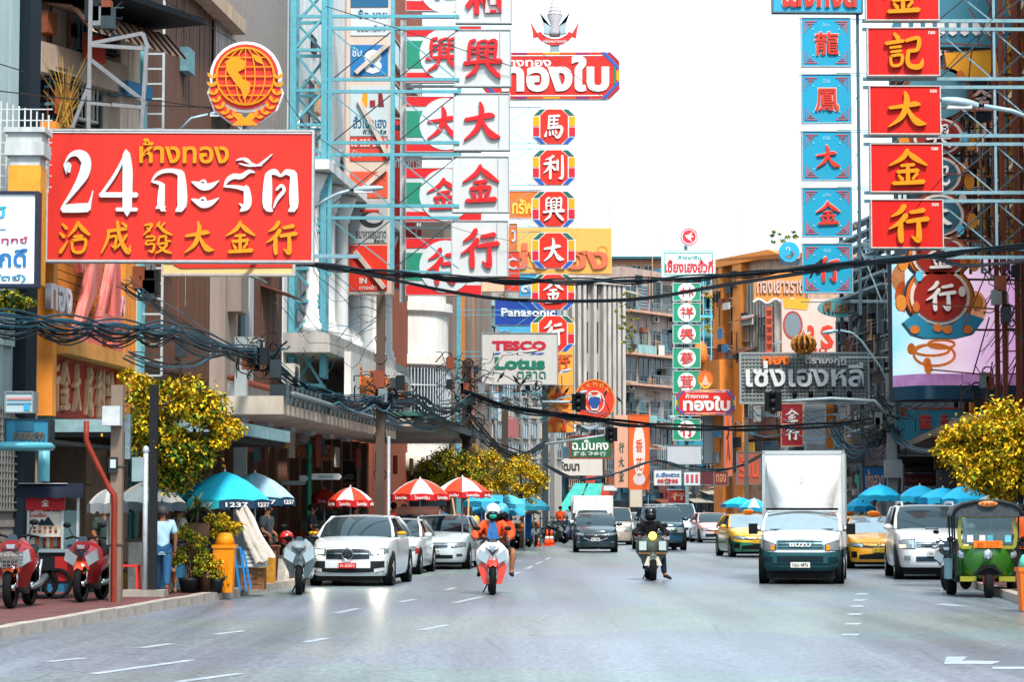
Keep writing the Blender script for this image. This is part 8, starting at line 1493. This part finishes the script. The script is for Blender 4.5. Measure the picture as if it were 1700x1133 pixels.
# ---- motorcycles
def bike(name, label, u, v, body, acc, rz, group=None, sc=1, basket=False, big=False, vespa=False, grey=None, Y=None):
    t = thing(name, label, 'motorcycle' if not vespa else 'scooter', group=group); bm_ = mat(body, .25, .1, .08, coat=.6); am = mat(acc, .3, .1, .1, coat=.4); wr = .28 if not vespa else .24
    for y, wr_ in ((0, wr), (1.22, wr)):
        w = inst('wheel', BT(wr_ + .02, .062 if not vespa else .075)[0], t, (0, y, wr_ + .02)); inst('rim', BT(wr_ + .02, .062 if not vespa else .075)[1], w)
    for sx in (-1, 1): MB().tube([(sx * .08, 0, .3), (sx * .07, .1, .68)], .022, 6).build('fork_leg', CHROME, t)
    MB().grid([[(s_ * .075, -.22 + .07 * i, .5 + .16 * math.sin(.35 + i * .4) - .04 * abs(s_)) for s_ in (-1, -.5, 0, .5, 1)] for i in range(7)]).build('front_mudguard', am if not vespa else bm_, t, fix=False)
    # shield
    g = []
    for (z, w_, y) in ((.3, .16, .25), (.46, .23, .16), (.64, .31 if not vespa else .36, .06), (.82, .3 if not vespa else .37, .03), (.95, .19 if not vespa else .27, .1), (1.03, .09, .16)):
        g.append([(w_ * s_, y + .14 * abs(s_) ** 2 - (.05 if not vespa else .01) * (1 - abs(s_)), z) for s_ in (-1, -.66, -.33, 0, .33, .66, 1)])
    MB().grid(g).build('front_shield', bm_, t, fix=False); MB().grid([[(x * .9, y + .1, z) for x, y, z in r] for r in g]).build('inner_shield', BLK, t, fix=False)
    if not vespa:
        for sx in (-1, 1): MB().prism([(sx * .06, .74), (sx * .25, .86), (sx * .28, .68), (sx * .12, .58)], -.03, .06).build('headlight', LENS, t); MB().prism([(sx * .03, .64), (sx * .17, .7), (sx * .12, .52), (sx * .03, .45)], -.02, .1).build('fairing_panel', am, t)
        MB().prism([(-.1, .95), (.1, .95), (.04, 1.06), (-.04, 1.06)], .04, .1).build('fly_screen', mat('#3a4a58', .2), t); MB().prism([(-.09, .84), (.09, .84), (.13, .93), (.07, .98), (-.07, .98), (-.13, .93)], -.04, .05).build('handlebar_cowl', bm_, t); MB().prism([(-.14, .9), (0, .72), (.14, .9), (0, .8)], -.055, -.02).build('dark_chevron', mat('#1a2230', .3), t); MB().prism([(-.05, .86), (.05, .86), (.07, .92), (-.07, .92)], -.06, -.035).build('cowl_lamp', LENS, t); MB().box(-.1, -.03, .5, .1, .0, .56).build('plate_holder', BLK, t)
    else:
        MB().lathe([(.04, .04), (.085, .02), (.09, -.02), (.05, -.05)], 16, mat('#ffcf4a', .3, 0, 0, emit=2.2), ax='y', c=(0, .0, 1.0)).build('headlight', None, t)
        for sx in (-1, 1): MB().box(sx * .22 - .08, -.03, .68, sx * .22 + .08, .06, .88).build('pale_panel', mat('#b9c6c6', .3, .2, .1), t)
        MB().box(-.32, -.04, .6, .32, .03, .63).build('rack_bar', mat('#8a5a3a', .5), t); MB().prism([(-.2, .34), (.2, .34), (.12, .54), (-.12, .54)], -.14, -.02).build('mudguard_plate', mat('#d3cbb8', .4), t)
    for sx in (-1, 1):
        MB().tube([(0, .14, 1.0), (sx * .2, .2, 1.05), (sx * .34, .26, 1.02)], .018, 6).build('handlebar', BLK, t); MB().tube([(sx * .2, .2, 1.05), (sx * .27, .16, 1.2)], .008, 5).build('mirror_stalk', BLK, t); MB().ell((sx * .29, .15, 1.24), (.07, .025, .045)).build('mirror', BLK, t)
    # central body, seat, tail
    g = []
    for (y, w_, z0, z1) in ((.25, .06, .36, .62), (.5, .09, .3, .52), (.72, .12, .36, .68), (.95, .15, .44, .76), (1.25, .14, .52, .78), (1.5, .07, .66, .82)):
        g.append([(w_ * math.cos(a), y, (z0 + z1) / 2 + (z1 - z0) / 2 * math.sin(a)) for a in [2 * PI * k / 10 for k in range(10)]])
    MB().grid(g, None, True, True).build('frame_body', bm_, t); g = []
    for (y, w_, z) in ((.62, .08, .7), (.8, .13, .77), (1.05, .14, .78), (1.3, .12, .84), (1.48, .07, .86)): g.append([(w_ * math.cos(a), y, z + .05 * math.sin(a)) for a in [2 * PI * k / 8 for k in range(8)]])
    MB().grid(g, None, True, True).build('seat', mat('#1a2226', .5), t); MB().tube([(.14, .7, .28), (.17, 1.1, .32), (.18, 1.5, .42)], [.035, .055, .05], 8).build('exhaust', mat('#7d8488', .3, .7, .1), t)
    MB().lathe([(.12, -.1), (.13, .1)], 12, ax='x', c=(0, .72, .32)).build('engine', mat('#5a6064', .4, .5, .2), t); MB().bar((-.05, .75, .25), (-.16, .82, .02), .025).build('side_stand', BLK, t)
    MB().tube([(.13, 1.22, .3), (.15, 1.3, .68)], .03, 6).build('shock_absorber', CHROME, t)
    if basket:
        b = MB()
        for k in range(5):
            z = .6 + k * .05; b.tube([(-.17, -.3, z), (.17, -.3, z), (.17, -.02, z), (-.17, -.02, z), (-.17, -.3, z)], .008, 4)
        for k in range(7): b.bar((-.17 + k * .057, -.3, .6), (-.17 + k * .057, -.3, .8), .01)
        b.build('wire_basket', metal_m('#6a6e72'), t); MB().ell((0, -.16, .72), (.14, .11, .1)).build('basket_load', mat('#8a8076', .7, 0, .4, 8), t)
    Y = Y or GY(v); t.location = (X(u, Y), Y, .13 if v > 985 and u < 300 else 0); t.rotation_euler = (0, 0, rz); t.scale = (sc,) * 3; return t
BTm = {}
def BT(r, w_):
    if (r, w_) not in BTm:
        t = MB().lathe([(r * .78, -w_ * .6), (r * .92, -w_), (r, -w_ * .4), (r, w_ * .4), (r * .92, w_), (r * .78, w_ * .6)], 24, ax='x').mesh('tyre', TYRE); m = MB(); m.lathe([(r * .79, -.02), (r * .73, -.02), (r * .73, .02), (r * .79, .02)], 20, CHROME, ax='x'); m.lathe([(.05, -.06), (.05, .06)], 10, CHROME, ax='x')
        for i in range(9): a = 2 * PI * i / 9; m.bar((0, 0, 0), (0, r * .75 * math.cos(a), r * .75 * math.sin(a)), .008, CHROME)
        BTm[(r, w_)] = (t, m.mesh('rim'))
    return BTm[(r, w_)]
bike('red_motorcycle', 'red underbone motorcycle with a loaded wire basket at the left picture edge', 24, 1034, '#8f1a1a', '#c8502c', -.02, sc=1.05, basket=True, Y=36.5)
bike('red_motorcycle', 'red underbone motorcycle parked beside the concrete pole', 140, 1018, '#8a1c20', '#c8482a', -.1, sc=1.0, Y=39)
bike('grey_scooter', 'silver and black maxi scooter parked in front of the silver crossover', 499, 990, '#8f9aa0', '#39424a', .05, sc=1.05, Y=46.2)
sc1 = bike('red_white_scooter', 'red and white scooter ridden by two people in the left lane', 818, 987, '#ece9e8', '#e0382a', .03, Y=46.2, sc=1.02)
MB().prism([(-.17, .2), (.17, .2), (.27, .52), (.23, .6), (-.23, .6), (-.27, .52)], .04, .16).build('lower_shield', mat('#dd3a24', .3, .05, .1, coat=.5), sc1)
vs = bike('classic_scooter', 'olive classic scooter with a lit yellow headlamp in the middle of the road', 1082, 962, '#39453c', '#39453c', .02, Y=55.5, vespa=True, sc=1.03)
bike('parked_motorcycle', 'dark motorcycle squeezed between the off roader and the three wheeler', 1568, 985, '#23303a', '#7a8a94', -.5, Y=48.5, sc=.95)
bk = bike('parked_motorcycle', 'dark parked motorcycle, nearest of the row along the left kerb beyond the cones', 858, 908, '#1f2a30', '#5a646a', .6, Y=101, group='motorcycles parked in a row')
ords = ('second', 'third', 'fourth', 'fifth', 'sixth', 'seventh', 'eighth', 'ninth', 'tenth', 'eleventh')
for i, (u, Y) in enumerate(((868, 103), (878, 105), (846, 100), (888, 108), (918, 118), (930, 121), (940, 125), (925, 128), (948, 130), (936, 116))):
    dup(bk, None, (X(u, Y), Y, .02), R.uniform(.2, 1.0), f'dark parked motorcycle, {ords[i]} nearest of the row along the left kerb beyond the cones')
# ------------------------------------------------------------ people
def skin_obj(name, verts, edges, radii, m, parent, root=0, sub=2, flat=None):
    me = bpy.data.meshes.new(name); me.from_pydata(verts, edges, []); o = bpy.data.objects.new(name, me); COL.objects.link(o); me.materials.append(m)
    md = o.modifiers.new('skin', 'SKIN'); md.use_smooth_shade = True
    for i, r in enumerate(radii): me.skin_vertices[0].data[i].radius = (r, r) if not isinstance(r, tuple) else r; me.skin_vertices[0].data[i].use_root = (i == root)
    s = o.modifiers.new('sub', 'SUBSURF'); s.levels = sub; s.render_levels = sub; return par(o, parent)
def person(label, J, skin, top, bottom, top_parts, bot_parts, hair=None, helmet=None, visor=None, mask=None, shoes='#23201e', face_y=-1, group=None, scarf=None, sc=1, loc=(0, 0, 0), rz=0, fingers=True, name='person'):
    """J: joints dict; pelvis, chest, neck, head, and per side sh, el, wr, hp, kn, an, to"""
    t = thing(name, label, 'person', loc, rz, group); t.scale = (sc,) * 3; V, E_, Rd, ix = [], [], [], {}
    def add(k, p, r): ix[k] = len(V); V.append(tuple(p)); Rd.append(r)
    add('pelvis', J['pelvis'], (.12, .1)); add('waist', Vector(J['pelvis']).lerp(Vector(J['chest']), .5), (.115, .09)); add('chest', J['chest'], (.14, .1)); add('neck', J['neck'], .055); add('head0', J['head'] - Vector((0, 0, .07)), (.065, .075)); add('head1', J['head'] + Vector((0, 0, .05)), (.08, .095))
    E_ += [(0, 1), (1, 2), (2, 3), (3, 4), (4, 5)]
    for s_ in 'lr':
        for k, r in (('sh', .058), ('el', .046), ('wr', .032), ('hd', (.036, .02))): add(k + s_, J[k + s_], r)
        E_ += [(ix['chest'], ix['sh' + s_]), (ix['sh' + s_], ix['el' + s_]), (ix['el' + s_], ix['wr' + s_]), (ix['wr' + s_], ix['hd' + s_])]
        for k, r in (('hp', .095), ('kn', .068), ('an', .044), ('to', (.035, .03))): add(k + s_, J[k + s_], r)
        E_ += [(0, ix['hp' + s_]), (ix['hp' + s_], ix['kn' + s_]), (ix['kn' + s_], ix['an' + s_]), (ix['an' + s_], ix['to' + s_])]
    sm = mat(skin, .55, 0, .12, 6); b = skin_obj('body', V, E_, Rd, sm, t)
    h = J['head']; f = face_y
    # face
    MB().ell(h + Vector((0, f * .115, 0)), (.016, .02, .025), sm).build('nose', None, t)
    for sx in (-1, 1): MB().ell(h + Vector((sx * .035, f * .098, .028)), (.015, .008, .009), mat('#14100e')).build('eye', None, t); MB().ell(h + Vector((sx * .09, .0, .0)), (.014, .025, .035), sm).build('ear', None, t)
    MB().ell(h + Vector((0, f * .098, -.045)), (.025, .008, .007), mat('#8a3f38')).build('mouth', None, t)
    for s_ in 'lr':        # fingers closing on what they hold
        hd = Vector(J['hd' + s_]); wr = Vector(J['wr' + s_]); d = (hd - wr).normalized(); sd_ = d.cross(Vector((0, 0, 1))).normalized() if abs(d.z) < .9 else Vector((0, 1, 0))
        for k in range(4): p = hd + sd_ * (k - 1.5) * .018; MB().tube([p, p + d * .035, p + d * .055 + Vector((0, 0, -.02)), p + d * .045 + Vector((0, 0, -.045 + .004 * abs(k - 1)))], [.009, .0085, .008, .006], 5).build('finger', sm, t)
        p = hd - d * .02; q = sd_ * (.03 if s_ == 'l' else -.03); MB().tube([p, p + q, p + q + d * .03 + Vector((0, 0, -.015))], [.011, .01, .007], 5).build('thumb', sm, t)
    def cloth(nm, keys, edges, col, grow, rough=.8):
        vs = [V[ix[k]] if isinstance(k, str) else k[0] for k in keys]; rr = []
        for k in keys:
            r = Rd[ix[k]] if isinstance(k, str) else k[1]; rr.append(tuple(x + grow for x in r) if isinstance(r, tuple) else r + grow)
        return skin_obj(nm, vs, edges, rr, mat(col, rough, 0, .25, 6, .2), t)
    mid = lambda a, b, q: (tuple(Vector(V[ix[a]]).lerp(Vector(V[ix[b]]), q)), .042)
    if top_parts == 'long': cloth('shirt', ['pelvis', 'waist', 'chest', 'shl', 'ell', 'wrl', 'shr', 'elr', 'wrr', (tuple(Vector(V[ix['chest']]).lerp(Vector(V[ix['neck']]), .55)), .06)], [(0, 1), (1, 2), (2, 3), (3, 4), (4, 5), (2, 6), (6, 7), (7, 8), (2, 9)], top, .03)
    else: cloth('shirt', ['pelvis', 'waist', 'chest', 'shl', mid('shl', 'ell', .8), 'shr', mid('shr', 'elr', .8), (tuple(Vector(V[ix['chest']]).lerp(Vector(V[ix['neck']]), .55)), .06), (tuple(Vector(V[0]) - Vector((0, 0, .1))), (.15, .12))], [(0, 1), (1, 2), (2, 3), (3, 4), (2, 5), (5, 6), (2, 7), (0, 8)], top, .03)
    if bot_parts == 'long': cloth('trousers', ['pelvis', 'hpl', 'knl', 'anl', 'hpr', 'knr', 'anr'], [(0, 1), (1, 2), (2, 3), (0, 4), (4, 5), (5, 6)], bottom, .02)
    else: cloth('shorts', ['pelvis', 'hpl', (tuple(Vector(V[ix['hpl']]).lerp(Vector(V[ix['knl']]), .8)), .07), 'hpr', (tuple(Vector(V[ix['hpr']]).lerp(Vector(V[ix['knr']]), .8)), .07)], [(0, 1), (1, 2), (0, 3), (3, 4)], bottom, .02)
    for s_ in 'lr':
        a, o_ = Vector(J['an' + s_]), Vector(J['to' + s_]); MB().tube([a + Vector((0, 0, -.03)), a.lerp(o_, .5) + Vector((0, 0, -.01)), o_ + (o_ - a) * .25], [.045, .045, .03], 8).build('shoe', mat(shoes, .6), t)
    if hair: g = MB().ell(h + Vector((0, -f * .018, .035)), (.1, .112, .105), mat(hair, .8, 0, .3, 20, .4), 14, 9); g.build('hair', None, t)
    if helmet:
        MB().ell(h + Vector((0, -f * .01, .045)), (.145, .16, .145), mat(helmet, .2, .1, .05, coat=.7), 18, 12).build('helmet', None, t)
        MB().ell(h + Vector((0, f * .01, -.055)), (.138, .15, .095), BLK, 16, 10).build('chin_guard', None, t)
        MB().ell(h + Vector((0, f * .075, .0)), (.1, .1, .055), mat(visor or '#10141a', .08, .2, 0), 14, 8).build('visor', None, t)
    if mask: MB().ell(h + Vector((0, f * .115, -.06)), (.08, .06, .06), mat(mask, .7), 12, 8).build('face_mask', None, t)
    if scarf: MB().prism([(-.06, J['chest'].z + .12), (.05, J['chest'].z + .12), (.12, J['chest'].z - .2), (-.02, J['chest'].z - .26), (-.12, J['chest'].z - .16)], J['chest'].y - .16, J['chest'].y - .1).build('scarf', mat(scarf, .7, 0, .5, 12), t)
    return t
v3 = lambda *a: Vector(a)
def rider(lean=0, y0=0, knee=.2, foot=.3, arm=.32, footz=.36, head=0, wide=.14):
    J = dict(pelvis=v3(0, .95 + y0, .88), chest=v3(lean, .84 + y0, 1.24), neck=v3(lean, .8 + y0, 1.4), head=v3(lean + head, .77 + y0, 1.53))
    for s_, sx in (('l', 1), ('r', -1)):
        J['sh' + s_] = v3(lean + sx * .18, .84 + y0, 1.32); J['el' + s_] = v3(sx * (arm + .02), .62 + y0, 1.1); J['wr' + s_] = v3(sx * .31, .34, 1.06); J['hd' + s_] = v3(sx * .3, .27, 1.05)
        J['hp' + s_] = v3(sx * .1, .88 + y0, .84); J['kn' + s_] = v3(sx * knee, .46 + y0 * .8, .8); J['an' + s_] = v3(sx * wide, .5 + y0 * .8, footz + .05); J['to' + s_] = v3(sx * (wide + .02), .38 + y0 * .8, footz)
    return J
L0 = sc1.location
person('front rider in orange shirt, white helmet and green mask on the red scooter', rider(knee=.24, foot=.3, arm=.34), '#9a6248', '#e8562c', '#23304a', 'long', 'short', helmet='#dfe3e6', visor='#1a3038', mask='#2f9a8c', scarf='#3a7ac0', loc=(L0.x, L0.y, 0), sc=1.02)
J = rider(lean=.12, y0=.28, knee=.34, arm=.3, wide=.3); 
for s_, sx in (('l', 1), ('r', -1)): J['wr' + s_] = v3(sx * .2, .85, 1.08); J['hd' + s_] = v3(sx * .14, .8, 1.08)
person('pillion passenger in orange with a blue helmet behind the front rider', J, '#a06a4e', '#e0482a', '#2a2a34', 'long', 'short', helmet='#3aa6c8', visor='#16303a', loc=(L0.x + .05, L0.y, 0), sc=1.02)
L0 = vs.location; J = rider(knee=.2, arm=.36, wide=.16, footz=.3); J['anl'] = v3(.3, .5, .14); J['tol'] = v3(.42, .4, .06); J['knl'] = v3(.26, .5, .62)
person('scooter rider in a black patterned shirt and dark helmet in the middle of the road', J, '#8a5a42', '#1a1a1e', '#1c2a3c', 'long', 'long', helmet='#14181e', visor='#2a3038', loc=(L0.x, L0.y, 0), sc=.99)
def stand(stride=0, arms=.0):
    J = dict(pelvis=v3(0, 0, .93), chest=v3(0, .0, 1.3), neck=v3(0, 0, 1.47), head=v3(0, -.01, 1.6))
    for s_, sx in (('l', 1), ('r', -1)):
        J['sh' + s_] = v3(sx * .19, 0, 1.39); J['el' + s_] = v3(sx * .25, sx * stride * .2, 1.12); J['wr' + s_] = v3(sx * .24, sx * stride * .4 - arms, .9 + arms); J['hd' + s_] = v3(sx * .24, sx * stride * .45 - arms * 1.1, .82 + arms)
        J['hp' + s_] = v3(sx * .1, 0, .9); J['kn' + s_] = v3(sx * .1, -sx * stride * .5, .5); J['an' + s_] = v3(sx * .1, -sx * stride, .08 + (.1 if sx * stride > 0 else 0)); J['to' + s_] = v3(sx * .11, -sx * stride + .13, .04)
    return J
J = stand(.25)
p = person('man in a light blue short sleeved shirt and jeans walking away on the left pavement', J, '#8f5f45', '#a9cde0', '#2a557d', 'short', 'long', hair='#4a4a4c', face_y=1, loc=(X(273, 42.2), 42.2, .13), rz=.1, shoes='#6a3a2a', sc=.9)
# bystanders
for i, (u, v, Y, top, bot, hr, lab, rz, sc_) in enumerate(((655, 0, 73, '#b5402a', '#2a2f3a', '#1a1614', 'vendor in a red shirt standing in the shade under the umbrellas', 2.5, 1), (672, 0, 72, '#3a5a8a', '#23262c', '#141210', 'person in a blue shirt under the red and white umbrella', 1, .97), (735, 0, 73, '#2f7fb0', '#2a2a30', '#12100e', 'person in a bright blue top behind the silver saloon', -1, .96), (592, 0, 64, '#6a4a42', '#2c2c34', '#1a1412', 'person in brown behind the silver crossover', 2, .97), (520, 0, 60, '#2a2d33', '#3a3f46', '#141210', 'person in dark clothes by the green street name post', 1.5, .95), (930, 0, 126, '#e0502a', '#2a3a50', '#141210', 'distant motorcyclist in orange standing by the parked row', .3, 1), (946, 0, 124, '#c3ccd2', '#2f4a6a', '#1a1614', 'distant person in a white shirt and jeans by the parked row', .1, 1), (178, 0, 45.5, '#3a4a44', '#2a2c30', '#1a1614', 'vendor in dark green behind the concrete pole', .5, .93), (88, 0, 44, '#8a3a30', '#2a2c30', '#141210', 'cook in a dull red shirt standing behind the food cart', .3, .92), (300, 0, 46.5, '#c9c4bc', '#3a3f4a', '#141210', 'person in an off white shirt under the turquoise umbrella', 2.2, .92), (445, 0, 50, '#39424a', '#23262c', '#141210', 'person in a grey shirt beside the wooden crate', 1.2, .94), (800, 0, 79, '#d8d4cc', '#2f3a50', '#141210', 'stallholder in a pale shirt at the first blue stall', .6, .96), (1692, 0, 47, '#e0622a', '#2a3038', '#1a1412', 'person in orange behind the three wheeler at the right edge', .4, .93))):
    t = person(lab, stand(R.uniform(-.1, .1), .15), '#8f5f45', top, bot, 'short', 'long', hair=hr, loc=(X(u, Y), Y, .13), rz=rz, sc=sc_, group='bystanders')
hb = thing('helmet', 'red and black helmet resting on the seat of the grey maxi scooter', 'helmet', (X(480, 47.3), 47.0, 1.08)); MB().ell((0, 0, 0), (.14, .15, .14), mat('#c92a24', .3, 0, .1, coat=.6), 14, 10).build('helmet_shell', None, hb); MB().ell((.03, -.07, -.01), (.1, .09, .07), BLK, 12, 8).build('visor', None, hb)
# dog beside the man
t = thing('dog', 'small tan dog standing beside the potted shrub', 'dog', (X(290, 43.2), 43.2, .13), .2); fur = mat('#9a6a44', .9, 0, .3, 12, .3)
V = [v3(0, .22, .3), v3(0, .1, .3), v3(0, -.08, .31), v3(0, -.2, .36), v3(0, -.27, .42), v3(0, -.37, .4), v3(0, .3, .36), v3(0, .36, .42)]; E_ = [(1, 0), (1, 2), (2, 3), (3, 4), (4, 5), (0, 6), (6, 7)]; Rd = [.055, .06, .075, .05, .05, .025, .02, .012]
for sx in (-1, 1):
    k = len(V); V += [v3(sx * .05, -.1, .2), v3(sx * .05, -.09, .1), v3(sx * .05, -.12, .02)]; E_ += [(2, k), (k, k + 1), (k + 1, k + 2)]; Rd += [.03, .018, .02]
    k = len(V); V += [v3(sx * .05, .17, .22), v3(sx * .05, .26, .13), v3(sx * .05, .22, .02)]; E_ += [(0, k), (k, k + 1), (k + 1, k + 2)]; Rd += [.04, .02, .02]
skin_obj('dog_body', V, E_, Rd, fur, t, root=1)
for sx in (-1, 1): MB().prism([(sx * .02, .45), (sx * .05, .46), (sx * .04, .52)], -.28, -.26).build('ear', fur, t)
